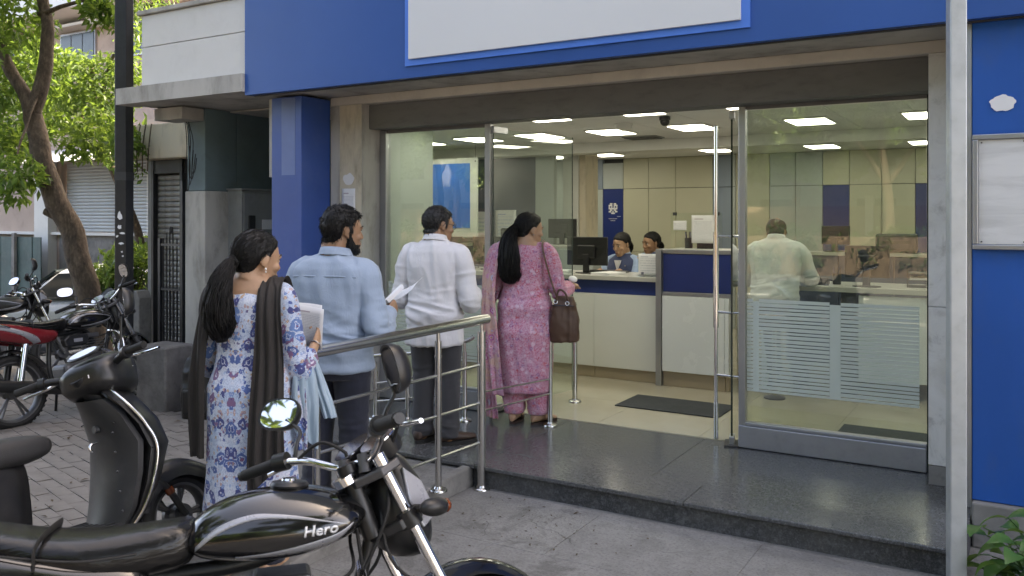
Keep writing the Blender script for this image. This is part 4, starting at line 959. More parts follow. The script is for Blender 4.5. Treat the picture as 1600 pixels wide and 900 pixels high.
def cell_layer(nt, v, sc, seed, base, cols, r0, r1, dist=.25, dens=.55, petals=0):
    """scattered flower-like motifs: each voronoi cell may carry a coloured blob with rings"""
    w = N(nt, 'TexNoise', {'Vector': v, 'Scale': sc*1.6, 'Detail': 3}); off = N(nt, 'VectorMath', {0: w.outputs['Color'], 1: (.5,.5,.5)}, operation='SUBTRACT')
    off = N(nt, 'VectorMath', {0: off.outputs[0], 'Scale': dist/sc}, operation='SCALE'); vv = N(nt, 'VectorMath', {0: v, 1: off.outputs[0]}, operation='ADD'); vv = N(nt, 'VectorMath', {0: vv.outputs[0], 1: (seed*3.7, seed*1.3, seed*2.1)}, operation='ADD').outputs[0]
    vo = N(nt, 'TexVoronoi', {'Vector': vv, 'Scale': sc}); d = vo.outputs['Distance']; sp_ = N(nt, 'SeparateColor', {0: vo.outputs['Color']})
    pick = mth(nt, 'LESS_THAN', sp_.outputs[0], dens); ins = mth(nt, 'MULTIPLY', pick, mth(nt, 'LESS_THAN', d, r1)); 
    c = ramp(nt, sp_.outputs[1], [(i/len(cols), q) for i, q in enumerate(cols)], 'CONSTANT')
    core = mth(nt, 'LESS_THAN', d, r0); ringm = mth(nt, 'MULTIPLY', mth(nt, 'GREATER_THAN', d, r0*1.35), mth(nt, 'LESS_THAN', d, r0*1.8))
    c2 = mix(nt, mth(nt, 'MULTIPLY', ringm, .7), c, (.75,.76,.82)); c2 = mix(nt, mth(nt, 'MULTIPLY', core, .8), c2, ramp(nt, sp_.outputs[2], [(0, (.25,.05,.06)), (.35, (.04,.05,.2)), (.7, (.5,.25,.1))], 'CONSTANT'))
    return mix(nt, ins, base, c2)
def print_blue():
    m, nt, p = nodes('blue_floral_print'); t = N(nt, 'TexCoord'); s = N(nt, 'SeparateXYZ', {0: t.outputs['Object']})
    x = mth(nt, 'ABSOLUTE', mth(nt, 'ADD', s.outputs[0], .02)); v = N(nt, 'CombineXYZ', {0: x, 1: mth(nt, 'MULTIPLY', s.outputs[1], .35), 2: mth(nt, 'MULTIPLY', s.outputs[2], .8)}).outputs[0]
    n = noise(nt, v, 5, 4); c = mix(nt, ramp(nt, n, [(.42, (0,0,0)), (.62, (1,1,1))]), (.62,.64,.70), (.42,.52,.68))
    c = cell_layer(nt, v, 62, 1, c, [(.50,.34,.22),(.30,.40,.60),(.55,.56,.66),(.45,.28,.25)], .10, .40, .8, .75)
    c = cell_layer(nt, v, 21, 2, c, [(.06,.11,.30),(.12,.22,.46),(.05,.06,.20),(.20,.10,.20)], .13, .47, 1.0, .78)
    c = cell_layer(nt, v, 40, 5, c, [(.06,.10,.30),(.14,.24,.50),(.10,.06,.16)], .10, .36, .9, .5)
    l = noise(nt, v, 55, 3, .6, 1.5); ln = mth(nt, 'LESS_THAN', mth(nt, 'ABSOLUTE', mth(nt, 'SUBTRACT', l, .5)), .022)
    c = mix(nt, mth(nt, 'MULTIPLY', ln, .6), c, (.09,.14,.34))
    sset(nt, p, col=c, rough=.85, sheen=.15, nor=bump(nt, noise(nt, v, 300, 2), .1, .002)); return m
def print_pink(name, yellow=0):
    m, nt, p = nodes(name); v = coord(nt, (1,.7,1)); n = noise(nt, v, 7, 4); n2 = noise(nt, v, 38, 3, .6, 2.2); n3 = noise(nt, v, 70, 2, .5, 1)
    c = mix(nt, ramp(nt, n, [(.4, (0,0,0)), (.6, (1,1,1))]), (.52,.13,.21), (.48,.18,.28))
    c = cell_layer(nt, v, 27, 3, c, [(.52,.06,.10),(.30,.06,.20),(.62,.36,.46)], .08, .40, .8, .6)
    ln = mth(nt, 'LESS_THAN', mth(nt, 'ABSOLUTE', mth(nt, 'SUBTRACT', n2, .5)), .05); c = mix(nt, mth(nt, 'MULTIPLY', ln, .62), c, (.68,.52,.60))
    dk = mth(nt, 'GREATER_THAN', n3, .66); c = mix(nt, mth(nt, 'MULTIPLY', dk, .7), c, (.15,.09,.22))
    if yellow:
        n4 = noise(nt, v, 4, 4, .6, .6); c = mix(nt, ramp(nt, n4, [(.5, (0,0,0)), (.58, (.7,.7,.7))]), c, (.62,.42,.30)); c = cell_layer(nt, v, 16, 4, c, [(.62,.30,.42),(.45,.12,.30),(.5,.42,.55)], .12, .4, .5, .4)
    sset(nt, p, col=c, rough=.85, sheen=.15, nor=bump(nt, noise(nt, v, 300, 2), .1, .002)); return m
m_kurta_b = print_blue(); m_kurta_p = print_pink('pink_block_print'); m_dup_p = print_pink('pink_floral_scarf', 1)

def head_parts(mb, T4, fem, neck, beardy=False):
    def e(c, r, rot=None): 
        R = MB().ell(c, r, 18, 14, rot); mb.add([T4 @ Vector(v) for v in R.v], R.f)
    def t(P, R, n=12):
        q = MB(); limb(q, P, R, 4, n); mb.add([T4 @ Vector(v) for v in q.v], q.f)
    e((0,-.016,.028), (.073,.094,.086)); e((0,.012,.03), (.066,.078,.07))
    q = MB(); k = .93 if fem else 1
    q.rings([sring((0,y,z), rx*k, ry, 2.3, 24) for z, y, rx, ry in ((-.115,.066,.014,.010),(-.110,.060,.030,.024),(-.097,.048,.043,.040),(-.072,.034,.054,.056),(-.04,.026,.061,.066),(-.005,.018,.066,.074),(.035,.012,.066,.076),(.06,.008,.05,.06))])
    mb.add([T4 @ Vector(v) for v in q.v], q.f)
    t([(0,.089,.012),(0,.099,-.012),(0,.106,-.028)], [.008,.009,.0105]); e((.010,.096,-.033),(.009,.010,.008)); e((-.010,.096,-.033),(.009,.010,.008))
    e((0,.091,-.060),(.023,.0105,.0075)); e((0,.089,-.072),(.020,.0115,.0085)); e((0,.078,-.098),(.017,.016,.014))
    for s in (-1, 1):
        e((s*.030,.080,.020),(.022,.011,.009)); e((s*.042,.062,-.028),(.022,.022,.020)); e((s*.031,.0745,-.001),(.015,.012,.010))
        e((s*.073,-.008,-.004),(.008,.019,.031), Euler((radians(-12),0,s*radians(-22))).to_matrix()); e((s*.072,-.0,-.030),(.007,.010,.011))
    r = .047 if fem else .056
    nk = T4.inverted() @ Vector(neck)
    t([(0,-.028,-.04),(0,-.035,-.10),tuple(nk)], [r,r*.98,r*1.15], 16)
def torso(mb, rows, n=36):
    """rows of (z, cx, cy, rx, ry, power)"""
    mb.rings([sring((cx, cy, z), rx, ry, p, n) for z, cx, cy, rx, ry, p in rows])
def infl(rows, d): return [(z, cx, cy, rx+d, ry+d, p) for z, cx, cy, rx, ry, p in rows]
def drape(name, mat, parent, path, wid, wdir, nu=40, nv=18, folds=4, amp=.012, seed=0, thick=.003, tail=0, over=None):
    """a hanging strip of cloth: centre path, widths and width directions along it, pleated across"""
    P = spline(path, max(2, nu//(len(path)-1))); m = len(P); V = []; F = []
    def lerp(L, u):
        x = u*(len(L)-1); i = min(int(x), len(L)-2); f = x-i; a, b_ = L[i], L[i+1]
        return a+(b_-a)*f if not isinstance(a, (tuple, list, Vector)) else Vector(a).lerp(Vector(b_), f)
    rg = random.Random(seed); ph = rg.uniform(0, 6)
    for i, p in enumerate(P):
        u = i/(m-1); w = lerp(wid, u); d = lerp(wdir, u).normalized(); tg = (P[min(i+1, m-1)]-P[max(i-1, 0)]).normalized(); nr = tg.cross(d).normalized()
        for j in range(nv+1):
            s = j/nv-.5
            n1 = mnoise.noise(Vector((s*3.2+seed, u*2.2, seed*.7))); n2 = mnoise.noise(Vector((s*7+seed, u*3.5, seed*.3+5)))
            f = sin(s*folds*2*pi+ph+3.0*n1+.8*sin(u*3+ph))*amp*(.35+1.1*abs(n2)+.3*u)+sin(s*folds*4.7*pi+u*4+4*n2)*amp*.3+n1*amp*.9
            f *= .5+.7*u
            V.append(p+d*(w*s)+nr*f-Vector((0,0,1))*(tail*(s+.5)*max(0, u-.6)*2.5))
    if over is not None:
        T_ = [BVHTree.FromPolygons([v.co.copy() for v in o_.data.vertices], [q.vertices[:] for q in o_.data.polygons]) for o_ in over]
        for i, p in enumerate(V):
            for bt in T_:
                c, n_, _, dist = bt.find_nearest(p)
                if c is not None and (p-c).dot(n_) < .010: p = c+n_*(.010+.006*(1+sin(i*1.7)))
            V[i] = p
    for i in range(m-1):
        for j in range(nv): a = i*(nv+1)+j; F.append((a, a+1, a+nv+2, a+nv+1))
    me = bpy.data.meshes.new(name); me.from_pydata([tuple(v) for v in V], [], F); me.update()
    o = put(name, me, mat, parent, True, ang=180); s = o.modifiers.new('t', 'SOLIDIFY'); s.thickness = thick; s.offset = 0
    q = o.modifiers.new('s', 'SUBSURF'); q.levels = 1; q.render_levels = 1; return o
HAIRLINE_M = [(0,.062),(40,.058),(62,.040),(74,-.012),(84,-.030),(92,.018),(104,.020),(116,-.035),(140,-.062),(180,-.068)]
HAIRLINE_F = [(0,.070),(30,.062),(55,.045),(72,.012),(84,.010),(95,.016),(106,-.005),(118,-.045),(140,-.065),(180,-.07)]
BEARD = [(0,-.048),(25,-.060),(45,-.062),(60,-.040),(74,-.005),(88,-.004)]
def shell(name, body, T4, mat, parent, rule, thick, seed=0, amp=.0025, lift=None):
    """offset shell of the head skin where rule(local coords) is true"""
    body = body.data; Ti = np.array(T4.inverted()); P = vco(body); Nn = vno(body); L = P @ Ti[:3, :3].T+Ti[:3, 3]
    near = (np.abs(L) < .2).all(1); mk = np.zeros(len(P), bool); mk[near] = rule(L[near])
    fs = [p.vertices[:] for p in body.polygons if all(mk[v] for v in p.vertices)]
    ids = sorted({v for f in fs for v in f}); mp_ = {v: i for i, v in enumerate(ids)}
    cnt = {}
    for f in fs:
        for a, b_ in zip(f, f[1:]+f[:1]): cnt[(min(a,b_), max(a,b_))] = cnt.get((min(a,b_), max(a,b_)), 0)+1
    rim = {v for e_, c in cnt.items() if c == 1 for v in e_}
    A = np.array(ids); Lc = L[A]
    lvl = {v: 0 for v in rim}; fr = list(rim); nb = {}
    for f in fs:
        for a, b_ in zip(f, f[1:]+f[:1]): nb.setdefault(a, []).append(b_); nb.setdefault(b_, []).append(a)
    while fr:
        nx = []
        for v in fr:
            for w in nb.get(v, ()):
                if w not in lvl: lvl[w] = lvl[v]+1; nx.append(w)
        fr = nx
    ring_ = np.array([min(lvl.get(v, 9), 5) for v in ids]); th = np.where(ring_ == 0, .0008, 1.0); base = np.interp(ring_, [0, 1, 2, 3, 4, 5], [.0006, thick*.3, thick*.55, thick*.78, thick*.92, thick])
    if lift is not None: base = base*lift(Lc)
    ang_ = np.arctan2(Lc[:, 0], -Lc[:, 1]+.02); q = np.stack([ang_*9, Lc[:, 2]*10, Lc[:, 1]*10], 1)
    nz = vn(q*2.2, seed)*amp+vn(q*5, seed+1)*amp*.6
    W_ = P[A]+Nn[A]*(base+np.where(th < .01, 0, nz))[:, None]
    me = bpy.data.meshes.new(name); me.from_pydata(W_.tolist(), [], [tuple(mp_[v] for v in f) for f in fs]); me.update()
    o = put(name, me, mat, parent, True, ang=180); s = o.modifiers.new('s', 'SMOOTH'); s.factor = .4; s.iterations = 2; return o
def azi(L): return np.degrees(np.arctan2(np.abs(L[:, 0]), L[:, 1]+.005))
def above(line):
    xs, zs = zip(*line)
    return lambda L: L[:, 2] > np.interp(azi(L), xs, zs)
def ponytail(parent, path, rad, n_str=170, seed=0, mat=None):
    """solid core plus loose strands, one mesh"""
    mb = MB(); Q = spline(path, 8); m = len(Q); rg = random.Random(seed)
    rr = [float(np.interp(i/(m-1), np.linspace(0, 1, len(rad)), rad)) for i in range(m)]
    mb.tube(Q, 0, 20, rad=[r*.86 for r in rr])
    for k in range(n_str):
        a = rg.uniform(0, 2*pi); q0 = rg.uniform(.7, 1.08); e = rg.uniform(.72, 1.0); n = int(m*e); P = []; wv = rg.uniform(.0, .25); ph = rg.uniform(0, 6)
        for i in range(0, n, 2):
            u = i/(m-1); r = rr[i]*(q0+.10*sin(u*14+ph)+wv*u*.5); ax = a+.4*sin(u*5+ph)
            t = (Q[min(i+1, m-1)]-Q[max(i-1, 0)]).normalized(); x = t.cross(Vector((0,1,.1))).normalized(); y = x.cross(t)
            P.append(Q[i]+x*cos(ax)*r+y*sin(ax)*r)
        if len(P) > 2: mb.tube(P, 0, 3, rad=[.0022]*(len(P)-1)+[.0006])
    return mb.build('ponytail', mat or m_hair, parent, ang=180, fix=False)
def comb(cap, goal, n, seed, parent, mat, r=.0013):
    """loose strands lying over a hair cap towards the tie"""
    bt = BVHTree.FromPolygons([v.co.copy() for v in cap.data.vertices], [q.vertices[:] for q in cap.data.polygons]); rg = random.Random(seed); mb = MB(); vs = cap.data.vertices
    for k in range(n):
        p0 = vs[rg.randrange(len(vs))].co; P = []; off = rg.uniform(.0005, .004); j = Vector((rg.gauss(0,.012), rg.gauss(0,.012), rg.gauss(0,.012)))
        if (p0-goal).length < .05: continue
        for i in range(7):
            u = i/6*.95; q = p0.lerp(goal+j, u)+j*sin(u*pi)*.5; c, nn, _, _ = bt.find_nearest(q)
            if c is not None: P.append(c+nn*off*(1+sin(u*9+k)*.5))
        if len(P) > 3: mb.tube(P, 0, 3, rad=[r]*(len(P)-1)+[r*.3])
    return stuff(mb.build('hair_strands', mat, parent, ang=180, fix=False))
def tufts(cap, T4, n, seed, parent, mat, L=.022):
    rg = random.Random(seed); mb = MB(); vs = cap.data.vertices; rot = T4.to_3x3(); fw = (rot @ Vector((0,1,0))).normalized(); up = (rot @ Vector((0,0,1))).normalized()
    for k in range(n):
        v = vs[rg.randrange(len(vs))]; nn = v.normal; h = (T4.inverted() @ v.co).z
        d = fw*.5-up*.2 if h > .07 else -up*.9-fw*.25
        d = (d-nn*d.dot(nn)).normalized()+nn*rg.uniform(.12,.42)+Vector((rg.gauss(0,.25),rg.gauss(0,.25),rg.gauss(0,.15))); d.normalize(); l = L*rg.uniform(.6,1.2)
        mb.tube([v.co-nn*.002, v.co+d*l*.5+nn*.001, v.co+d*l-nn*.002], 0, 3, rad=[.0014,.0012,.0004])
    return stuff(mb.build('hair_strands', mat, parent, ang=180, fix=False))
def folds(seed, amp, zw, waist_amp=1.0, vert=.5, fx=5, fz=26):
    """drapery: soft vertical drops above, tight slanting creases about height zw"""
    def fn(P):
        w = np.exp(-((P[:, 2]-zw)/.11)**2); q = np.stack([P[:, 0]*fx+P[:, 2]*3, P[:, 1]*fx, P[:, 2]*fz+P[:, 0]*6*np.sin(seed)], 1)
        a = 1-2*np.abs(vn(q, seed)); b_ = 1-2*np.abs(vn(q*np.array([1.7,1.7,1.6]), seed+3))
        v = 1-2*np.abs(vn(np.stack([P[:, 0]*16+P[:, 2]*2.5, P[:, 1]*13, P[:, 2]*3.2], 1), seed+5)); g = vn(P*11, seed+7)
        return amp*(w*waist_amp*(a*.9+b_*.4)+vert*v*(.35+.65*(1-w))+.35*g)
    return fn
# ---------------------------------------------------------------- people
MAN = [(.76,0,0,.13,.10,2.2),(.84,0,-.01,.165,.122,2.3),(.92,0,-.012,.168,.128,2.4),(1.0,0,0,.158,.122,2.4),(1.10,0,.004,.160,.120,2.4),(1.20,0,.005,.172,.122,2.5),(1.29,0,0,.182,.116,2.6),(1.36,0,-.008,.172,.10,2.5),(1.405,0,-.014,.125,.080,2.3),(1.44,0,-.018,.075,.062,2.1),(1.48,0,-.018,.056,.054,2)]
WOM = [(.74,0,0,.13,.11,2.2),(.80,0,-.012,.165,.13,2.3),(.88,0,-.014,.170,.135,2.3),(.96,0,-.005,.148,.118,2.3),(1.03,0,0,.132,.105,2.3),(1.10,0,.006,.138,.11,2.3),(1.18,0,.016,.150,.122,2.3),(1.27,0,.002,.158,.105,2.4),(1.325,0,-.008,.148,.086,2.4),(1.365,0,-.014,.10,.068,2.2),(1.395,0,-.016,.06,.054,2.1),(1.43,0,-.018,.048,.046,2)]
def scaled(rows, kx=1, ky=1, kz=1, dz=0, lean=0, z0=.9):
    return [(z*kz+dz, cx, cy+max(0, z-z0)*lean, rx*kx, ry*ky, p) for z, cx, cy, rx, ry, p in rows]
def footm(mb, ank, yaw, L=.25, sole=0):
    f = Vector((-sin(yaw), cos(yaw), 0)); x = Vector((cos(yaw), sin(yaw), 0)); a = Vector((ank[0], ank[1], 0)); R = []
    for u, w, h, zc in ((-.07,.018,.02,.032),(-.055,.030,.034,.040),(-.01,.034,.042,.045),(.05,.036,.034,.036),(.10,.043,.026,.028),(.14,.044,.020,.022),(.17,.034,.014,.018),(.185,.015,.008,.014)):
        R.append([a+f*(u*L/.25)+x*(cos(2*pi*j/16)*w)+Vector((0,0,zc+sole+sin(2*pi*j/16)*h*(1 if sin(2*pi*j/16) > 0 else .85*zc/h if h > 0 else 1))) for j in range(16)])
    mb.rings(R)
def person(name, label, loc, rz, rows, headc, hyaw, hpitch, hs, fem, skin, arms, legs, feet=True, group=None, roll=0, vox=.0056):
    root = thing('person', label, 'person', loc, rz, group)
    mb = MB(); torso(mb, rows)
    T4 = Matrix.Translation(headc) @ Euler((radians(hpitch), radians(roll), radians(hyaw))).to_matrix().to_4x4() @ Matrix.Scale(hs, 4)
    head_parts(mb, T4, fem, (rows[-1][1], rows[-1][2], rows[-1][0]))
    k = .86 if fem else 1
    for s, A in zip((1, -1), arms):
        S, E_, Wt, d, n, curl = A
        limb(mb, [S, E_, Wt], [.052*k,.040*k,.027*k], 8); hand(mb, Wt, d, n, s, curl, .165 if fem else .182)
        limb(mb, [((S[0]*.3), S[1]-.01, S[2]+.0), S], [.06*k,.05*k], 4)
    for s, G in zip((1, -1), legs):
        H_, K_, A_, yaw = G
        limb(mb, [H_, K_, A_], [.083,.055,.036], 8)
        limb(mb, [A_, (A_[0], A_[1], A_[2]-.04)], [.036,.034], 3)
        if feet: footm(mb, A_, yaw)
    me = remesh(mb, vox, 3, .5)
    bo = put('body', me, skin, root, True, ang=180)
    return root, bo, T4
def eyes(root, T4, only=(1, -1), brow=True, lip=None, hairm=None):
    for s in only:
        mb = MB().ell((s*.031,.0785,.001), (.0125,.0085,.0062), 12, 8); mb.v = [T4 @ Vector(v) for v in mb.v]; e = mb.build('eye', m_white, root)
        mb = MB().ell((s*.0315,.0855,.001), (.0058,.0026,.0058), 12, 8); mb.v = [T4 @ Vector(v) for v in mb.v]; mb.build('iris', m_iris, e)
        mb = MB(); limb(mb, [(s*.018,.0855,.0085),(s*.031,.0885,.010),(s*.045,.0775,.006)], [.0016,.0022,.0012], 4, 6); mb.v = [T4 @ Vector(v) for v in mb.v]; mb.build('eyelash', hairm or m_hair, root)
        if brow:
            mb = MB(); limb(mb, [(s*.012,.0925,.023),(s*.030,.0925,.029),(s*.052,.072,.022)], [.003,.0042,.0018], 4, 6); mb.v = [T4 @ Vector(v) for v in mb.v]; mb.build('eyebrow', hairm or m_hair, root)
    if lip:
        for z, y, r in ((-.0592,.0955,(.019,.0075,.0042)),(-.0685,.094,(.017,.0078,.0052))):
            mb = MB().ell((0,y,z), r, 14, 8); mb.v = [T4 @ Vector(v) for v in mb.v]; mb.build('lip', lip, root)
def garment(name, mat, root, build, vox=.0095, it=4, fold=None, sub=0):
    mb = MB(); build(mb); me = remesh(mb, vox, it, .5)
    if fold: displace(me, fold)
    return put(name, me, mat, root, True, ang=180)
def sleeves(mb, arms, R, frac=1.0, k=8):
    for S, E_, Wt, *_ in arms:
        E_, Wt, S_ = Vector(E_), Vector(Wt), Vector(S)
        end = E_+(Wt-E_)*frac if frac > 0 else S_+(E_-S_)*(1+frac)
        S1 = S_+Vector((-.012*(1 if S[0] > 0 else -1), 0, -.014))
        P = [(S[0]*.5, S[1]-.005, S[2]+.022), S1, (S1+E_)/2, E_, end]
        Q = spline(P, k); rr = [float(np.interp(i/(len(Q)-1), np.linspace(0, 1, len(R)), R)) for i in range(len(Q))]
        mb.tube(Q, 0, 20, rad=rr)
def armfold(arms, amp, seed):
    def fn(P):
        out = np.zeros(len(P))
        for S, E_, Wt, *_ in arms:
            E_ = np.array(E_); S_ = np.array(S); d = P-E_; r = np.linalg.norm(d, axis=1); u = (S_-E_)/np.linalg.norm(S_-E_)
            t = d @ u; g = vn(P*14, seed)
            out += amp*.75*np.exp(-(r/.11)**2)*(1-2*np.abs(vn(np.stack([t*34, P[:, 0]*10+g, P[:, 1]*10], 1), seed+9)))+amp*.6*np.exp(-((r-.17)/.12)**2)*(1-2*np.abs(vn(np.stack([t*22, P[:, 0]*7, P[:, 2]*7], 1), seed+2)))
        return out
    return fn
def plus(*f): return lambda P: sum(g(P) for g in f)
def collar(root, mat, c, rx, ry, h, tilt=-.35):
    mb = MB(); R = []
    for u, dr in ((0,.012),(.45,.004),(1,.0),(1.02,.006),(.55,.013),(.1,.022)):
        R.append([(c[0]+(rx+dr)*cos(2*pi*j/36), c[1]+(ry+dr)*sin(2*pi*j/36), c[2]+u*h+tilt*(ry+dr)*sin(2*pi*j/36)*.55) for j in range(36)])
    mb.rings(R, False, False); return mb.build('collar', mat, root, ang=180)
def trousers(root, mat, legs, waist, seed=1, k=1.0, hem=.05, name='trousers'):
    def bd(mb):
        mb.rings([sring((0, cy, z), rx, ry, 2.4, 32) for z, cy, rx, ry in waist])
        for H_, K_, A_, yaw in legs:
            H_, K_, A_ = Vector(H_), Vector(K_), Vector(A_); e = Vector((A_.x, A_.y, hem))
            mb.tube(spline([H_+Vector((0,0,.05)), (H_+K_)/2, K_, (K_+A_)/2, e], 6), 0, 22, rad=[float(np.interp(i/24, [0,.25,.5,.75,1], [.10*k,.093*k,.075*k,.072*k,.072*k])) for i in range(25)])
    f1 = folds(seed, .007, .12, 1.1, .45, 9, 30); f2 = folds(seed+1, .006, .80, .8, .0, 9, 24); f3 = folds(seed+2, .006, .48, .8, 0, 9, 24)
    return garment(name, mat, root, bd, .0095, 4, plus(f1, f2, f3))
def shoe(root, ank, yaw, mat, soleh=.022):
    mb = MB(); f = Vector((-sin(yaw), cos(yaw), 0)); x = Vector((cos(yaw), sin(yaw), 0)); a = Vector((ank[0], ank[1], 0)); R = []
    for u, w, h in ((-.082,.022,.05),(-.07,.036,.075),(-.03,.042,.088),(.03,.042,.078),(.08,.048,.058),(.13,.051,.046),(.17,.046,.040),(.198,.030,.032),(.208,.012,.024)):
        R.append([a+f*u+x*(cos(2*pi*j/20)*w)+Vector((0,0,soleh+max(0,h*(.5+.5*sin(2*pi*j/20)))*(1 if sin(2*pi*j/20) > -.9 else 1))) for j in range(20)])
    mb.rings(R); o = mb.build('shoe', mat, root, ang=180)
    mb = MB(); R = []
    for z in (0, soleh+.004): R.append([a+f*(.063+.152*cos(2*pi*j/32))+x*(.054*sin(2*pi*j/32)*(1+.12*cos(2*pi*j/32)))+Vector((0,0,z)) for j in range(32)])
    mb.rings(R).build('sole', m_rubber, o, ang=40)
def flat(root, ank, yaw):
    f = Vector((-sin(yaw), cos(yaw), 0)); x = Vector((cos(yaw), sin(yaw), 0)); a = Vector((ank[0], ank[1], 0)); mb = MB(); R = []
    for z in (-.012, .004): R.append([a+f*(.058+.135*cos(2*pi*j/32))+x*(.048*sin(2*pi*j/32)*(1+.15*cos(2*pi*j/32)))+Vector((0,0,z)) for j in range(32)])
    s = mb.rings(R).build('sandal', m_sandal, root, ang=40)
    mb = MB()
    for q in (.07,.105): mb.tube(spline([a+f*q-x*.047+Vector((0,0,.004)), a+f*q-x*.03+Vector((0,0,.055)), a+f*q+x*.02+Vector((0,0,.06)), a+f*q+x*.047+Vector((0,0,.004))], 6), .011, 8, flat=.35)
    stuff(mb.build('strap', m_sandal, s))
QG = 'people queueing on the ramp'
# --- first woman, blue printed kurta, dark scarf, papers
rows = scaled(WOM, 1.08, 1.08, 1.03)
armsA = [((.175,-.012,1.335),(.222,.03,.965),(.222,.24,1.06),(.05,.62,.62),(-.9,.2,.25),.75), ((-.175,-.012,1.335),(-.235,.03,.98),(-.10,.23,1.05),(.5,.8,.2),(.2,-.1,1),.5)]
legsA = [((.09,0,.84),(.095,.02,.47),(.095,-.01,.08),-.1), ((-.09,0,.84),(-.095,.02,.47),(-.095,-.01,.08),.1)]
w1, b1, T1 = person('kurta_woman', 'woman in a blue and white printed kurta with dark scarf and long ponytail', (-3.172, 2.877, .02), radians(23), rows, (.028,.0,1.502), -34, -9, 1.12, True, m_skinf, armsA, legsA, group=QG)
eyes(w1, T1, (1,), True, m_lip)
capw = shell('hair', b1, T1, m_hair, w1, above(HAIRLINE_F), .013, 2)
comb(capw, T1 @ Vector((-.002,-.115,-.025)), 420, 3, w1, m_hair)
tie = T1 @ Vector((-.002,-.120,-.028))
mb = MB(); mb.tube([tie+Vector((.019*cos(2*pi*j/14)*.9, .010*cos(2*pi*j/14), .021*sin(2*pi*j/14))) for j in range(14)], .0075, 8, closed=True); mb.build('hair_band', M('pearl_band', (.55,.53,.55), .3, .4), w1)
ponytail(w1, [T1 @ Vector((0,-.098,-.022)), tie, tie+Vector((-.028,-.04,-.08)), tie+Vector((-.034,-.062,-.19)), tie+Vector((-.028,-.055,-.29)), tie+Vector((-.02,-.05,-.365))], [.03,.024,.044,.058,.060,.028], 900, 4)
def kb(mb):
    torso(mb, [(.30,0,0,.225,.19,2.1),(.31,0,0,.23,.195,2.1),(.5,0,-.005,.214,.18,2.1),(.7,0,-.012,.200,.168,2.2)]+[(z, cx, cy, rx+.014, ry+.014, p) for z, cx, cy, rx, ry, p in rows[2:-2]][:-2]+[(1.368,0,-.004,.118,.082,2.2),(1.392,0,.008,.098,.066,2.1)])
    sleeves(mb, armsA, [.045,.060,.062,.057,.054,.050], .62)
kg1 = garment('kurta', m_kurta_b, w1, kb, .0095, 5, plus(folds(3, .006, 1.0, .7, .8, 6, 20), armfold(armsA, .004, 5)))
def pj(mb):
    for s in (-1, 1): mb.tube([(s*.09,0,.6),(s*.095,0,.06)], 0, 18, rad=[.1,.07])
garment('leggings', m_navyp, w1, pj, .012, 2)
drape('scarf', m_brown_d, w1, [(.12,.12,1.16),(.12,.095,1.30),(.115,.03,1.41),(.13,-.085,1.375),(.145,-.142,1.25),(.152,-.158,1.05),(.155,-.185,.85),(.16,-.21,.62),(.17,-.22,.44)], [.11,.11,.11,.115,.125,.14,.155,.165,.17], [(1,0,0),(1,.1,0),(1,.1,0),(1,.05,0),(1,.05,0),(1,.12,0),(1,.15,0),(1,.15,0)], 50, 20, 3.5, .013, 3, .003, -.16, over=[kg1])
drape('scarf_end', m_brown_d, w1, [(-.11,.12,1.12),(-.12,.09,1.30),(-.135,.02,1.405),(-.175,-.07,1.33),(-.205,-.11,1.15),(-.215,-.13,.95),(-.215,-.13,.75),(-.21,-.13,.58)], [.10,.10,.11,.10,.10,.11,.11,.10], [(1,-.2,0),(.8,-.5,0),(.8,-.6,0),(.9,-.4,0),(.9,-.4,0)], 44, 14, 3, .011, 8, over=[kg1])
mb = MB(); p = T1 @ Vector((.079,-.004,-.040)); mb.ell(p, (.005,.005,.006), 10, 8); mb.ell(p-Vector((0,0,.014)), (.004,.004,.005), 10, 8); mb.build('earring', m_paper, w1)
mb = MB(); e, wv = Vector(armsA[0][1]), Vector(armsA[0][2]); c = e.lerp(wv, .97); d = (wv-e).normalized(); x = d.orthogonal().normalized(); y = d.cross(x)
mb.tube([c+x*(.028*cos(2*pi*j/18))+y*(.028*sin(2*pi*j/18)) for j in range(18)], .003, 6, closed=True); mb.build('bangle', m_steel, w1)
W1 = Matrix.Translation((-3.172, 2.877, .02)) @ Matrix.Rotation(radians(23), 4, 'Z')
o = sheet('form_papers', m_page, None, W1 @ Matrix.Translation((.085,.305,1.05)) @ Euler((radians(14), radians(8), radians(-4))).to_matrix().to_4x4(), .155, .215, .012)
tag(o, 'printed white forms held up by the woman in the blue kurta', 'papers')
o = sheet('form_papers', m_page, None, W1 @ Matrix.Translation((.090,.311,1.05)) @ Euler((radians(12), radians(4), radians(-6))).to_matrix().to_4x4(), .15, .22, .016); tag(o, 'second white form tucked behind the printed forms held by the woman', 'papers')
# pale denim cloth hanging from her forearm
dj = thing('denim_jacket', 'pale blue denim jacket hanging from the forearm of the ponytailed woman', 'jacket', (-3.20, 2.862, .02), radians(23))
drape('back_panel', m_denim, dj, [(.215,.10,1.03),(.25,.045,1.05),(.285,.02,.96),(.30,.0,.84),(.305,.0,.69)], [.08,.09,.12,.13,.11], [(.25,1,0),(.35,.95,0),(.7,.6,0),(.9,.4,0)], 30, 16, 2.5, .014, 12, .006, .1)
drape('sleeve_left', m_denim, dj, [(.24,.13,1.06),(.285,.10,1.01),(.325,.10,.90),(.37,.09,.80),(.39,.09,.73)], [.06,.07,.08,.07,.06], [(.5,.8,0),(.8,.5,0),(.95,.3,0)], 24, 12, 2, .014, 15, .006)
drape('lining', m_kurta_b, dj, [(.22,.05,1.0),(.26,.0,.93),(.285,-.02,.8),(.29,-.02,.6)], [.05,.06,.06,.05], [(1,.2,0),(1,.2,0)], 20, 8, 1.5, .008, 19, .004)
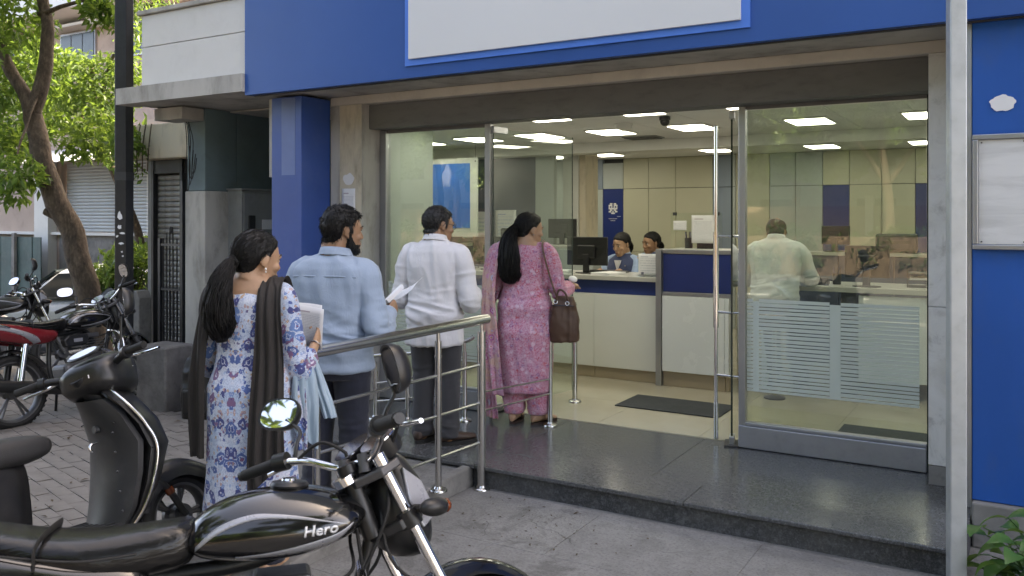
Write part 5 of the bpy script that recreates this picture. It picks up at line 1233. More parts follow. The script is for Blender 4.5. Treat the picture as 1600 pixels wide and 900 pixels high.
# --- second: stout bearded man in light blue shirt
rows = scaled(MAN, 1.22, 1.30, 1.0)
armsB = [((.208,-.012,1.345),(.285,-.03,1.01),(.245,.225,1.10),(.0,.9,.25),(-.9,-.1,-.2),.8), ((-.208,-.012,1.345),(-.285,-.03,1.01),(-.12,.24,1.06),(.5,.8,.2),(.3,0,.9),.6)]
legsB = [((.10,0,.86),(.11,.02,.47),(.115,-.02,.08),-.25), ((-.10,0,.86),(-.11,.02,.47),(-.115,-.02,.08),.15)]
MB2 = (-3.42, 3.72, .065)
m2, b2, T2 = person('blue_shirt_man', 'stout bearded man in a light blue shirt and navy trousers', MB2, radians(15), rows, (.045,.015,1.578), -38, -4, 1.14, False, m_skin, armsB, legsB, feet=False, group=QG)
eyes(m2, T2, (1,), True, None)
def lift(L): return 1+.75*np.clip((L[:, 2]-.04)/.06, 0, 1)
hc_ = shell('hair', b2, T2, m_hair, m2, above(HAIRLINE_M), .012, 6, .004, lift); tufts(hc_, T2, 1500, 5, m2, m_hair, .024)
lo = lambda L: (L[:, 2] < np.interp(azi(L), *zip(*BEARD))) & (azi(L) < 90) & (L[:, 2] > -.135) & ~((azi(L) < 22) & (L[:, 2] > -.080) & (L[:, 2] < -.052))
tufts(shell('beard', b2, T2, m_hair, m2, lo, .0065, 9, .003), T2, 500, 6, m2, m_hair, .013)
mus = lambda L: (np.abs(L[:, 0]) < .030) & (L[:, 1] > .075) & (L[:, 2] > -.056) & (L[:, 2] < -.040)
shell('moustache', b2, T2, m_hair, m2, mus, .005, 10)
def sb(mb):
    torso(mb, [(.785,0,-.01,.222,.182,2.3),(.795,0,-.01,.232,.190,2.3)]+[(z, cx, cy, rx+.016, ry+.016, p) for z, cx, cy, rx, ry, p in rows[1:-2]]+[(1.445,0,-.018,.082,.075,2)])
    sleeves(mb, armsB, [.055,.078,.082,.074,.066,.060,.046], .93)
garment('shirt', m_blue_sh, m2, sb, .0088, 4, plus(folds(2, .015, .98, 1.0, .6, 7, 22), armfold(armsB, .0075, 3)))
drape('yoke_seam', m_blue_sh, m2, [(-.20,-.128,1.32),(-.1,-.152,1.325),(.0,-.158,1.325),(.1,-.152,1.325),(.20,-.128,1.32)], [.010,.010], [(0,0,1),(0,0,1)], 24, 2, .5, .0005, 1, .004)
collar(m2, m_blue_sh, (.012,-.010,1.425), .082, .080, .05)
trousers(m2, m_navyp, legsB, [(.74,-.0,.19,.15),(.80,-.01,.205,.165),(.86,-.012,.212,.172),(.93,-.01,.20,.16)], 4, 1.12)
for G in legsB: shoe(m2, G[2], G[3], m_shoe)
MW = Matrix.Translation(MB2) @ Matrix.Rotation(radians(15), 4, 'Z')
o = sheet('form_papers', m_page, None, MW @ Matrix.Translation((.20,.31,1.14)) @ Euler((radians(-62), radians(-28), radians(-10))).to_matrix().to_4x4(), .19, .17, .02); tag(o, 'white form lying open in the hand of the bearded man', 'papers')
o = MB().prism([(0,-.012),(.14,-.008),(.145,.016),(0,.014)], 'x', -.012, .012).build('rolled_paper', m_paper, smooth=False); o.matrix_world = MW @ Matrix.Translation((.205,.27,1.15)) @ Euler((radians(35), 0, radians(-30))).to_matrix().to_4x4(); tag(o, 'folded strip of white paper sticking up from the bearded mans fist', 'paper strip')
# --- third: man in white shirt and glasses
rows = scaled(MAN, 1.04, 1.08, .985)
armsC = [((.20,-.012,1.325),(.262,-.01,1.0),(.21,.23,1.06),(-.3,.9,.1),(-.8,0,-.3),.6), ((-.20,-.012,1.325),(-.258,-.02,1.0),(-.17,.22,1.07),(.2,.9,.1),(.6,0,-.3),.6)]
legsC = [((.09,0,.85),(.10,.02,.46),(.105,-.01,.08),-.75), ((-.09,0,.85),(-.095,.02,.46),(-.10,.0,.08),-.1)]
MC = (-3.535, 4.862, PZ)
m3, b3, T3 = person('white_shirt_man', 'man with glasses in an untucked white shirt and charcoal trousers', MC, radians(12), rows, (.02,.015,1.522), -34, -7, 1.10, False, m_skin, armsC, legsC, feet=False, group=QG)
eyes(m3, T3, (1,), True, None, m_hairg)
tufts(shell('hair', b3, T3, m_hairg, m3, above(HAIRLINE_M), .009, 16, .002), T3, 1400, 7, m3, m_hairg, .018)
def sc_(mb):
    torso(mb, [(.69,0,-.01,.192,.152,2.3),(.70,0,-.01,.20,.158,2.3),(.76,0,-.01,.20,.16,2.3)]+[(z, cx, cy, rx+.016, ry+.016, p) for z, cx, cy, rx, ry, p in rows[1:-2]]+[(1.42,0,-.018,.078,.070,2)])
    sleeves(mb, armsC, [.050,.070,.073,.066,.060,.056], .6)
garment('shirt', m_white_sh, m3, sc_, .0088, 4, plus(folds(7, .014, .92, 1.0, .65, 7, 22), armfold(armsC, .0075, 8)))
collar(m3, m_white_sh, (.005,-.010,1.405), .073, .070, .045)
trousers(m3, m_char, legsC, [(.74,0,.165,.125),(.80,-.01,.178,.138),(.88,-.012,.182,.142)], 9, 1.0)
for G in legsC: shoe(m3, G[2], G[3], m_shoe)
mb = MB()
for s in (1, -1):
    mb.tube([T3 @ Vector((s*.033+.024*cos(2*pi*j/16), .098-.006*abs(cos(2*pi*j/16)), .001+.018*sin(2*pi*j/16))) for j in range(16)], .0018, 6, closed=True)
    mb.tube([T3 @ Vector(v) for v in ((s*.057,.092,.006),(s*.080,.04,.008),(s*.084,-.005,.010),(s*.080,-.02,-.01))], .002, 6)
mb.tube([T3 @ Vector(v) for v in ((-.010,.098,.004),(0,.104,.006),(.010,.098,.004))], .0018, 6)
mb.build('spectacles', m_plastb, m3)
# --- fourth: woman in pink
rows = scaled(WOM, 1.15, 1.16, 1.0)
armsD = [((.19,-.012,1.305),(.262,.03,.99),(.30,.245,1.03),(.1,.95,.05),(-.2,0,-1),.35), ((-.19,-.012,1.305),(-.26,.02,.99),(-.15,.22,1.02),(.4,.9,.1),(.2,0,1),.5)]
legsD = [((.09,0,.82),(.10,.02,.46),(.105,-.01,.08),-.55), ((-.09,0,.82),(-.09,.02,.46),(-.085,-.02,.08),.0)]
MD = (-3.29, 5.70, PZ+.012)
w4, b4, T4_ = person('pink_woman', 'woman in a pink printed kurta with brown shoulder bag at the counter', MD, radians(14), rows, (.03,.01,1.472), -46, -8, 1.06, True, m_skinf, armsD, legsD, feet=True, group=QG)
eyes(w4, T4_, (1,), True, m_lip)
comb(shell('hair', b4, T4_, m_hair, w4, above(HAIRLINE_F), .012, 12), T4_ @ Vector((0,-.11,-.003)), 380, 8, w4, m_hair)
tie = T4_ @ Vector((-.004,-.118,-.005))
mb = MB(); mb.tube([tie+Vector((.018*cos(2*pi*j/14), .012*cos(2*pi*j/14), .02*sin(2*pi*j/14))) for j in range(14)], .008, 8, closed=True); mb.build('hair_band', M('pink_band', (.55,.42,.45), .5), w4)
ponytail(w4, [T4_ @ Vector((0,-.096,.0)), tie, tie+Vector((-.028,-.06,-.09)), tie+Vector((-.022,-.085,-.23)), tie+Vector((-.012,-.075,-.36)), tie+Vector((-.01,-.065,-.42))], [.03,.027,.055,.072,.070,.035], 800, 14)
def kd(mb):
    torso(mb, [(.235,0,-.005,.205,.165,2.1),(.245,0,-.005,.212,.172,2.1),(.5,0,-.01,.215,.182,2.1),(.7,0,-.014,.218,.19,2.2)]+[(z, cx, cy, rx+.014, ry+.014, p) for z, cx, cy, rx, ry, p in rows[1:-3]]+[(1.365,0,-.016,.085,.068,2)])
    sleeves(mb, armsD, [.05,.068,.070,.064,.060,.056], .72)
kg4 = garment('kurta', m_kurta_p, w4, kd, .0095, 4, plus(folds(5, .007, .97, 1.0, .7, 5, 24), armfold(armsD, .004, 15)))
def pd(mb):
    for H_, K_, A_, yw in legsD: mb.tube(spline([(H_[0],0,.55),(A_[0],A_[1],.3),(A_[0],A_[1],.085),(A_[0],A_[1],.07)],4), 0, 20, rad=list(np.interp(np.linspace(0,1,13),[0,.5,.9,1],[.095,.09,.065,.06])))
garment('pyjama', m_kurta_p, w4, pd, .008, 3, folds(21, .006, .16, 1.0, .8, 12, 22))
for G in legsD: flat(w4, G[2], G[3])
drape('scarf', m_dup_p, w4, [(-.05,.14,1.12),(-.10,.12,1.25),(-.165,.03,1.36),(-.225,-.06,1.30),(-.262,-.09,1.12),(-.262,-.12,.92),(-.245,-.15,.70),(-.225,-.17,.45),(-.215,-.16,.22)], [.10,.12,.17,.21,.20,.18,.19,.21,.22], [(1,.1,0),(.9,-.3,0),(.7,-.7,0),(.75,-.65,0),(.9,-.45,0),(.95,-.3,0)], 50, 20, 3.2, .014, 23, .003, over=[kg4])
drape('scarf_end', m_dup_p, w4, [(-.20,-.10,1.0),(-.275,-.06,.8),(-.29,-.05,.5),(-.275,-.04,.2),(-.24,-.06,.02)], [.08,.12,.15,.16,.15], [(.6,-.8,0),(.7,-.7,0),(.8,-.5,0)], 40, 16, 3, .014, 27, .003, over=[kg4])
mb = MB(); p = T4_ @ Vector((.078,-.004,-.038)); mb.ell(p, (.005,.005,.006), 10, 8); mb.build('earring', m_steel, w4)
hb = thing('shoulder_bag', 'slouchy brown leather bag hanging at the right hip of the pink dressed woman', 'bag', MD, radians(14))
def bagb(mb):
    mb.rings([sring((.315,-.03,z), rx, ry, 3, 28, .25) for z, rx, ry in ((.625,.09,.045),(.635,.105,.06),(.70,.115,.066),(.80,.108,.062),(.90,.085,.045),(.955,.066,.028),(.965,.06,.02))])
o = garment('bag_body', m_leath, hb, bagb, .006, 4, lambda P: .006*(1-2*np.abs(vn(P*np.array([22,22,9]), 4)))+.004*vn(P*26, 5))
MB().tube(spline([(.275,-.095,.95),(.225,-.125,1.12),(.165,-.10,1.32),(.15,-.01,1.378),(.175,.07,1.30),(.25,.09,1.10),(.325,.05,.95)],8), .0165, 10, flat=.25).build('strap', m_leath, hb)
MB().tube(spline([(.36,-.09,.93),(.335,-.10,1.0),(.29,-.10,1.02),(.265,-.10,.95)],6), .008, 8).build('handle', m_leath, hb)
for x, z in ((.262,.93),(.352,.92)):
    c = Vector((x,-.098,z)); MB().tube([c+Vector((.014*cos(2*pi*j/14),0,.014*sin(2*pi*j/14))) for j in range(14)], .003, 6, closed=True).build('ring', m_steel, hb)
MB().tube(spline([(.225,-.085,.90),(.31,-.10,.905),(.40,-.075,.90)],5), .004, 6).build('zip', m_dsteel, hb)
o = MB().ell((0,0,0), (.035,.055,.02), 16, 10, Euler((.3,0,.4)).to_matrix()).build('white_cloth', m_paper); o.matrix_world = Matrix.Translation(MD) @ Matrix.Rotation(radians(14), 4, 'Z') @ Matrix.Translation((.305,.30,1.075)); tag(o, 'crumpled white tissue in the hand of the pink dressed woman', 'tissue')
# --- tellers behind the counter
def teller(name, label, loc, rz, hc, hyaw, hp, skin, seed, hands=True):
    rows = scaled(WOM, 1.05, 1.05, 1.0, -.21)
    arms = [((.165,0,1.11),(.215,.10,.90),(.10,.33,1.02),(-.3,.9,-.1),(0,.0,-1),.4), ((-.165,0,1.11),(-.215,.10,.90),(-.12,.32,1.02),(.2,.9,-.1),(0,0,-1),.4)]
    legs = [((.09,.02,.60),(.10,.42,.58),(.10,.42,.10),0), ((-.09,.02,.60),(-.10,.42,.58),(-.10,.42,.10),0)]
    r, b, T = person(name, label, loc, rz, rows, hc, hyaw, hp, 1.04, True, skin, arms, legs)
    eyes(r, T, (1,-1), True, m_lip)
    comb(shell('hair', b, T, m_hair, r, above(HAIRLINE_F), .010, seed), T @ Vector((0,-.10,-.02)), 150, seed, r, m_hair)
    bk = T @ Vector((0,-.10,-.02)); ponytail(r, [bk, bk+Vector((.0,-.03,-.05)), bk+Vector((.05,.02,-.15)), bk+Vector((.085,.07,-.26))], [.035,.04,.042,.03], 200, seed)
    def vb(mb):
        torso(mb, [(z, cx, cy, rx+.016, ry+.016, p) for z, cx, cy, rx, ry, p in rows[2:-3]]+[(1.185,0,-.012,.078,.064,2)])
    garment('waistcoat', m_vest, r, vb, .009, 4, folds(seed, .004, .85, .8, .4))
    def sv(mb): sleeves(mb, arms, [.05,.062,.064,.060], .12)
    garment('sleeves', m_sky, r, sv, .008, 3, armfold(arms, .004, seed))
    mb = MB().prism([(-.036,1.115),(.036,1.115),(.0,.99)], 'y', .118, .146); mb.build('shirt_front', m_white_sh, r, smooth=False)
    collar(r, m_sky, (0,-.012,1.165), .058, .052, .035, -.5)
    MB().cyl((-.085,.122,1.06),(-.085,.13,1.06),.008,10).build('badge', m_steel, r)
    def tb(mb):
        mb.rings([sring((0,0,z), .16, .13, 2.3) for z in (.53,.60,.68)])
        for H_, K_, A_, y in legs: limb(mb, [H_, K_, (A_[0],A_[1],.12)], [.095,.075,.06])
    garment('trousers', m_navyp, r, tb, .012, 3)
    for G in legs: shoe(r, (G[2][0],G[2][1],0), 0, m_sandal)
    return r
def office_chair(label, loc, rz):
    t = thing('office_chair', label, 'chair', loc, rz)
    MB().box(-.23,.23,-.22,.24,.45,.515).build('seat', m_plastb, t, smooth=False, bev=.025); MB().box(-.21,.21,-.25,-.20,.60,.98).build('backrest', m_plastb, t, smooth=False, bev=.02)
    MB().tube([(0,-.1,.45),(0,-.24,.47),(0,-.255,.75)], .018, 8).build('back_bracket', m_dsteel, t); MB().cyl((0,0,.10),(0,0,.45),.025,12).build('stem', m_dsteel, t)
    for k in range(5): MB().tube([(0,0,.11),(.27*cos(k*1.2566),.27*sin(k*1.2566),.06)], .016, 8).cyl((.27*cos(k*1.2566),.27*sin(k*1.2566)-.015,.03),(.27*cos(k*1.2566),.27*sin(k*1.2566)+.015,.03),.03,12).build('base_leg', m_plastb, t)
teller('teller', 'seated teller in navy waistcoat and pale blue sleeves looking down beside the monitor', (-3.70, 8.52, FL), radians(176), (.0,.045,1.285), -14, -17, m_skinf, 31)
office_chair('black swivel chair of the teller beside the monitor', (-3.70, 8.52, FL), radians(176))
teller('teller', 'seated teller half hidden behind the printed sheet stand', (-3.58, 9.08, FL), radians(172), (.01,.03,1.285), -24, -8, m_skin, 37)
office_chair('black swivel chair of the half hidden teller', (-3.58, 9.08, FL), radians(172))
# --- customer leaning on the desk inside
rows = scaled(MAN, 1.12, 1.15, .965, 0, .20)
arms = [((.20,.085,1.29),(.285,.16,1.03),(.17,.40,1.01),(-.5,.8,-.1),(0,0,-1),.3), ((-.20,.085,1.29),(-.28,.15,1.02),(-.14,.40,1.01),(.4,.8,-.1),(0,0,-1),.3)]
legs = [((.09,.03,.80),(.11,.44,.62),(.11,.60,.20),-.2), ((-.09,.03,.80),(-.11,.44,.62),(-.11,.60,.20),.2)]
ML = (-1.86, 7.55, FL)
m5, b5, T5 = person('desk_man', 'balding man in a pale grey shirt leaning on the desk behind the right window', ML, radians(4), rows, (-.01,.155,1.435), -12, -24, 1.08, False, m_skin, arms, legs, feet=False)
HB = [(0,.075),(40,.070),(62,.05),(75,.02),(84,-.03),(92,.018),(104,.02),(116,-.035),(140,-.062),(180,-.068)]
rule = lambda L: (L[:, 2] > np.interp(azi(L), *zip(*HB))) & ~((((L[:, 1]+.03)/.048)**2+(L[:, 0]/.040)**2 < 1) & (L[:, 2] > .05))
shell('hair', b5, T5, m_hair, m5, rule, .008, 44)
def s5(mb):
    torso(mb, [(.82,0,-.01,.195,.150,2.3)]+[(z, cx, cy, rx+.017, ry+.017, p) for z, cx, cy, rx, ry, p in rows[2:-2]]+[(1.39,0,.085,.078,.070,2)])
    sleeves(mb, arms, [.05,.070,.073,.066,.06,.052], .7)
garment('shirt', m_grey_sh, m5, s5, .0092, 4, plus(folds(11, .012, .95, 1.0, .6), armfold(arms, .005, 18)))
collar(m5, m_grey_sh, (0,.082,1.372), .066, .062, .045)
trousers(m5, m_char, legs, [(.70,0,.175,.14),(.80,-.01,.18,.142),(.865,-.012,.192,.15)], 12, 1, .15)
MB().rings([sring((0,-.01,z), .196, .152, 2.3, 36) for z in (.826,.862)], True, True).build('belt', m_shoe, m5, ang=40)
for G in legs: shoe(m5, (G[2][0], G[2][1], 0), G[3], m_shoe, .12)
st = thing('bar_stool', 'tall round stool under the man leaning on the desk', 'stool', (ML[0], ML[1], FL))
MB().lathe([(0,.62),(.17,.62),(.18,.64),(.18,.67),(.16,.69),(0,.69)], 28).build('seat', m_plastb, st, ang=40); MB().cyl((0,0,.03),(0,0,.62),.022,14).build('stem', m_steel, st); MB().lathe([(0,0),(.09,0),(.09,.012),(.03,.03),(0,.03)], 28).build('base', m_plastb, st, ang=40)  # base coloured dark so it reads as shadow on the floor
# ---------------------------------------------------------------- two-wheelers
from mathutils.bvhtree import BVHTree
def paint(name, c, rough=.22, dst=.10, coat=.6):
    m, nt, p = nodes(name); v = coord(nt); d = noise(nt, v, 9, 8, .75); f = noise(nt, v, 420, 2)
    dust = mth(nt, 'MULTIPLY', ramp(nt, d, [(.42, (0,0,0)), (.75, (1,1,1))]), dst)
    sset(nt, p, col=mix(nt, dust, c, (.20,.19,.175)), rough=mth(nt, 'MULTIPLY_ADD', d, .25, rough-.1), coat=coat, coatr=.06, nor=bump(nt, f, .015, .001)); return m
m_pblk = paint('gloss_black_paint', (.005,.005,.0055), .12, .035); m_pblk2 = paint('worn_black_paint', (.009,.009,.010), .36, .08, .1); m_pred = paint('dark_red_paint', (.16,.006,.012), .22); m_psil = paint('silver_paint', (.42,.43,.45), .3)
m_grph = M('silver_graphic', (.34,.35,.38), .3, .35, var=.2, vs=6)
m_vinyl = leather('black_seat_vinyl', (.009,.009,.0095), .24, 1); m_vinylg = leather('grey_seat_vinyl', (.035,.035,.036))
m_amber = M('amber_lens', (.16,.035,.008), .2); m_redl = M('red_lens', (.28,.012,.012), .2); m_mirror = M('mirror_glass', (.85,.86,.86), .02, 1, var=0, rv=0)
m_lens = M('headlamp_lens', (.40,.42,.43), .12, .5, var=.2, vs=12); m_engine = M('cast_engine', (.13,.13,.135), .5, .7, var=.3, b=.3, bs=80)
m_dial = M('dial_face', (.10,.10,.10), .3, var=.2, vs=30)
def wheel(root, c, axis_m, R, w, nm='wheel', spokes=6, wide=.0):
    """alloy wheel about the local y axis, transformed by axis_m"""
    T = axis_m @ Matrix.Translation(c) @ Matrix.Rotation(pi/2, 4, 'X')
    def L(prof, n=40):
        m = MB(); Rr = [[T @ Vector((r*cos(2*pi*j/n), r*sin(2*pi*j/n), z)) for j in range(n)] for r, z in prof]; m.rings(Rr, False, False, True); return m
    ty = L([(R-.012,w*.36),(R-.002,w*.2),(R,0),(R-.002,-w*.2),(R-.012,-w*.36),(R-.035,-w*.5),(R-.062,-w*.42),(R-.062,w*.42),(R-.035,w*.5)]).build('tyre', m_rubber, root)
    tr = MB()
    for k in range(44):
        a = 2*pi*k/44
        for s in (-1, 1):
            q = T @ Matrix.Rotation(a+s*.03, 4, 'Z') @ Matrix.Translation((R-.001,0,s*w*.17)) @ Matrix.Rotation(s*.5, 4, 'X')
            tr.box(-.004,.003,-.009,.009,-w*.13,w*.13, m=q)
    stuff(tr.build('tread', m_rubber, ty, smooth=False))
    rm = L([(R-.060,w*.40),(R-.056,w*.46),(R-.068,w*.44),(R-.080,w*.22),(R-.083,0),(R-.080,-w*.22),(R-.068,-w*.44),(R-.056,-w*.46),(R-.060,-w*.40),(R-.07,0)]).build('rim', m_engine, root)
    for k in range(spokes):
        a = 2*pi*k/spokes
        for d in (-.09, .09): MB().tube([T @ Vector((.04*cos(a), .04*sin(a), .0)), T @ Vector(((R-.08)*cos(a+d), (R-.08)*sin(a+d), 0))], .010, 6).build('spoke', m_engine, rm)
    MB().lathe([(.0,-.05),(.055,-.05),(.06,-.02),(.045,0),(.06,.02),(.055,.05),(0,.05)], 24, T).build('hub', m_engine, root)
    MB().lathe([(0,-.075),(.012,-.075),(.012,.075),(0,.075)], 12, T).build('axle', m_steel, root)
def mirror(root, A, P, c, yaw, pitch, w=.062, h=.042, rnd_=2.6):
    MB().tube(spline([A]+P, 6), .006, 8).build('mirror_stem', m_plastb, root)
    T = Matrix.Translation(c) @ Matrix.Rotation(yaw, 4, 'Z') @ Matrix.Rotation(pitch, 4, 'Y')
    def rr(x, s): return [T @ Vector((x, py, pz)) for py, pz, _ in [(q[0], q[1], 0) for q in sring((0,0,0), w*s, h*s, rnd_, 28)]]
    hs = MB().rings([rr(.045,.25), rr(.042,.55), rr(.028,.86), rr(.008,1.0), rr(-.004,1.0), rr(-.004,.9), rr(-.001,.9)]).build('mirror_housing', m_plastb, root, ang=50)
    MB().rings([rr(-.0015,.9), rr(-.003,.895)]).build('mirror_glass', m_mirror, hs, ang=30)
def tube_part(nm, P, r, mat, root, n=12, k=6, flat=1.0): return MB().tube(spline(P, k), r, n, flat=flat).build(nm, mat, root, ang=60)
def motorcycle(label, loc, rz, lean, steer, body, group=None, logo=True):
    r = thing('motorcycle', label, 'motorcycle', loc, rz, group); r.rotation_euler = (lean, 0, rz)
    I = Matrix.Identity(4)
    H = Vector((.33,0,.90)); ax = Vector((-.44,0,.9)).normalized()
    S = Matrix.Translation(H) @ Matrix.Rotation(steer, 4, ax) @ Matrix.Translation(-H)
    def sv(P): return [S @ Vector(p) for p in P]
    wheel(r, (.63,0,.30), S, .30, .085); wheel(r, (-.62,0,.30), I, .30, .10)
    # tank
    st = [(-.215,.815,.845,.045),(-.20,.795,.885,.085),(-.17,.78,.918,.108),(-.10,.768,.957,.130),(-.02,.762,.972,.142),(.07,.765,.972,.148),(.15,.785,.955,.142),(.205,.81,.93,.118),(.235,.835,.905,.085),(.25,.855,.885,.045)]
    st = [(x+.07, .76+(a_-.762)*.95-.022, .76+(b_-.762)*.80-.010, w) for x, a_, b_, w in st]
    mb = MB(); Rg = []
    for x, zb, zt, w in st:
        zc = (zb+zt)/2; hh = (zt-zb)/2; ring = []
        for j in range(36):
            a = 2*pi*j/36; ca, sa = cos(a), sin(a); y = w*abs(ca)**.75*(1 if ca > 0 else -1); z = hh*abs(sa)**.8*(1 if sa > 0 else -1)
            k_ = .60+.40*max(0, min(1, 1-(sa+.1)*.55)) if sa > -.1 else 1
            ring.append((x, y*k_, zc+z))
        Rg.append(ring)
    mb.rings(Rg); tk = mb.build('fuel_tank', body, r, ang=180, sub=2)
    dg = bpy.context.evaluated_depsgraph_get(); dg.update(); ev = tk.evaluated_get(dg); bt = BVHTree.FromPolygons([v.co.copy() for v in ev.data.vertices], [p.vertices[:] for p in ev.data.polygons])
    def onside(x, z, off=.0015, sgn=-1):
        h = bt.ray_cast(Vector((x, sgn, z)), Vector((0, -sgn, 0)))
        return (h[0]+h[1]*off) if h[0] is not None else Vector((x, sgn*.05, z))
    def stripe(nm, top, bot, mat, n=22):
        A, B_ = spline(top, 10), spline(bot, 10); m = MB(); k = len(A)
        for i in range(k):
            for u in (0, .33, .66, 1): q = A[i].lerp(B_[i], u); m.v.append(tuple(onside(q.x, q.z)))
        for i in range(k-1):
            for u in range(3): m.f.append((i*4+u, i*4+u+1, i*4+u+5, i*4+u+4))
        o = m.build(nm, mat, tk, ang=180); q = o.modifiers.new('t', 'SOLIDIFY'); q.thickness = .001; return o
    stripe('graphic_and_glint', [(-.115,0,.80),(-.06,0,.845),(.02,0,.868),(.11,0,.862),(.20,0,.842),(.26,0,.826)], [(-.117,0,.787),(-.06,0,.829),(.02,0,.855),(.11,0,.853),(.20,0,.838),(.26,0,.824)], m_grph)  # upper arc: decal with a reflection on the tank painted in
    stripe('graphic_and_glint', [(-.02,0,.768),(.06,0,.774),(.15,0,.788),(.23,0,.806),(.275,0,.828)], [(-.02,0,.763),(.06,0,.762),(.15,0,.766),(.23,0,.786),(.275,0,.825)], m_grph)
    if logo:
        cu = bpy.data.curves.new('logo', 'FONT'); cu.body = 'Hero'; cu.size = .062; cu.extrude = 0; cu.resolution_u = 4; cu.shear = .12; cu.offset = .0016
        to = bpy.data.objects.new('logo', cu); COL.objects.link(to); dg.update(); tm_ = bpy.data.meshes.new_from_object(to.evaluated_get(bpy.context.evaluated_depsgraph_get())); bpy.data.objects.remove(to)
        bm = bmesh.new(); bm.from_mesh(tm_); bmesh.ops.triangulate(bm, faces=bm.faces); bmesh.ops.subdivide_edges(bm, edges=[e for e in bm.edges if e.calc_length() > .012], cuts=2)
        for v in bm.verts: v.co = onside(.145+v.co.x*.66, .806+v.co.y*.58+v.co.x*.03, .0016)
        bm.to_mesh(tm_); bm.free(); tm_.materials.clear(); lo_ = put('logo', tm_, M('logo_silver', (.62,.63,.65), .3, .3, var=.1), tk, False); q = lo_.modifiers.new('t', 'SOLIDIFY'); q.thickness = .0015
    MB().lathe([(0,0),(.05,0),(.052,.006),(.046,.014),(.02,.018),(0,.018)], 28, Matrix.Translation((.115,-.0,.914)) @ Matrix.Rotation(.06, 4, 'Y')).build('fuel_cap', m_plastb, r)
    MB().lathe([(0,.0),(.022,0),(.02,.006),(0,.006)], 20, Matrix.Translation((.115,0,.931))).build('cap_lock', m_chrome, r)
    # seat, tail and side panels
    mb = MB(); Rg = []
    for x, zt, w, hh in ((-.93,.905,.045,.02),(-.90,.912,.07,.025),(-.80,.910,.082,.028),(-.68,.902,.09,.03),(-.58,.882,.10,.034),(-.50,.858,.115,.045),(-.38,.845,.128,.055),(-.27,.848,.112,.06),(-.15,.858,.092,.06),(-.115,.86,.07,.05)):
        Rg.append([(x, w*abs(cos(2*pi*j/28))**.62*(1 if cos(2*pi*j/28) > 0 else -1), zt-hh+hh*abs(sin(2*pi*j/28))**.7*(1 if sin(2*pi*j/28) > 0 else -1)) for j in range(28)])
    s_ = mb.rings(Rg).build('seat', m_vinyl, r, ang=180, sub=1)
    tube_part('seat_seam', [(-.86,-.098,.872),(-.7,-.118,.86),(-.55,-.131,.83),(-.38,-.132,.800),(-.25,-.112,.80)], .003, m_rubber, s_)
    tube_part('seat_strap', [(-.47,-.134,.79),(-.47,-.135,.835),(-.46,-.09,.86),(-.46,.09,.86),(-.47,.135,.835),(-.47,.134,.79)], .012, m_rubber, s_, 8, 5, .25)
    for sg in (-1, 1):
        mb = MB(); Rg = []
        for x, zt, zb, w in ((-.95,.882,.79,.05),(-.88,.884,.765,.115),(-.72,.872,.72,.150),(-.55,.832,.67,.158),(-.40,.785,.65,.150),(-.28,.775,.66,.13),(-.22,.77,.68,.10)):
            Rg.append([(x, sg*(w-.03+.03*cos(pi*(u-.5))), zt+(zb-zt)*u) for u in np.linspace(0,1,9)]+[(x, sg*(w-.06), zt+(zb-zt)*u) for u in np.linspace(1,0,5)])
        pnl = mb.rings(Rg).build('side_panel', body, r, ang=180, sub=1)
        m = MB(); A = spline([(-.88,0,.858),(-.74,0,.842),(-.58,0,.790),(-.46,0,.73),(-.41,0,.675)], 8); B_ = spline([(-.88,0,.826),(-.74,0,.808),(-.59,0,.752),(-.50,0,.69),(-.47,0,.665)], 8)
        dg.update(); ev2 = pnl.evaluated_get(bpy.context.evaluated_depsgraph_get()); b2_ = BVHTree.FromPolygons([v.co.copy() for v in ev2.data.vertices], [p.vertices[:] for p in ev2.data.polygons]); kk = 0
        for a_, c_ in zip(A, B_):
            for u in (0,.5,1):
                q = a_.lerp(c_, u); h = b2_.ray_cast(Vector((q.x, sg, q.z)), Vector((0,-sg,0))); m.v.append(tuple(h[0]+h[1]*.002) if h[0] is not None else (q.x, sg*.1, q.z))
        for i in range(len(A)-1):
            for u in range(2): m.f.append((i*3+u, i*3+u+1, i*3+u+4, i*3+u+3))
        q = m.build('silver_stripe', m_grph, pnl, ang=180).modifiers.new('t','SOLIDIFY'); q.thickness = .001
    tube_part('grab_rail', [(-.62,-.13,.80),(-.78,-.14,.86),(-.95,-.11,.90),(-1.0,0,.905),(-.95,.11,.90),(-.78,.14,.86),(-.62,.13,.80)], .011, m_chrome, r)
    MB().ell((-.985,0,.80),(.035,.06,.045)).build('tail_light', m_redl, r)
    for sg in (-1, 1): tube_part('rear_indicator', [(-.93,sg*.06,.76),(-.94,sg*.14,.76),(-.94,sg*.18,.76)], .02, m_amber, r, 10, 3)
    mb = MB(); Rg = []
    for k in range(14):
        a = radians(20+k*10); c_ = (-.62-.345*cos(a)*1.0, .30+.345*sin(a)); Rg.append([(c_[0], y, c_[1]-abs(y)*abs(y)*4) for y in (-.065,-.05,-.02,.02,.05,.065)]+[(c_[0]+.012*cos(a), y, c_[1]-.008-abs(y)*abs(y)*4) for y in (.062,.0,-.062)])
    mb.rings(Rg).build('rear_mudguard', m_plastb, r, ang=70)
    # frame, engine, exhaust
    for P, nm, rr_ in (([(.33,0,.86),(.05,0,.74),(-.25,0,.72),(-.55,0,.74),(-.8,0,.80)],'backbone',.022),([(.34,0,.80),(.27,0,.55),(.20,0,.36)],'down_tube',.018),([(-.25,0,.72),(-.28,0,.45),(-.25,0,.30)],'seat_tube',.02)): tube_part(nm, P, rr_, m_plastb, r)
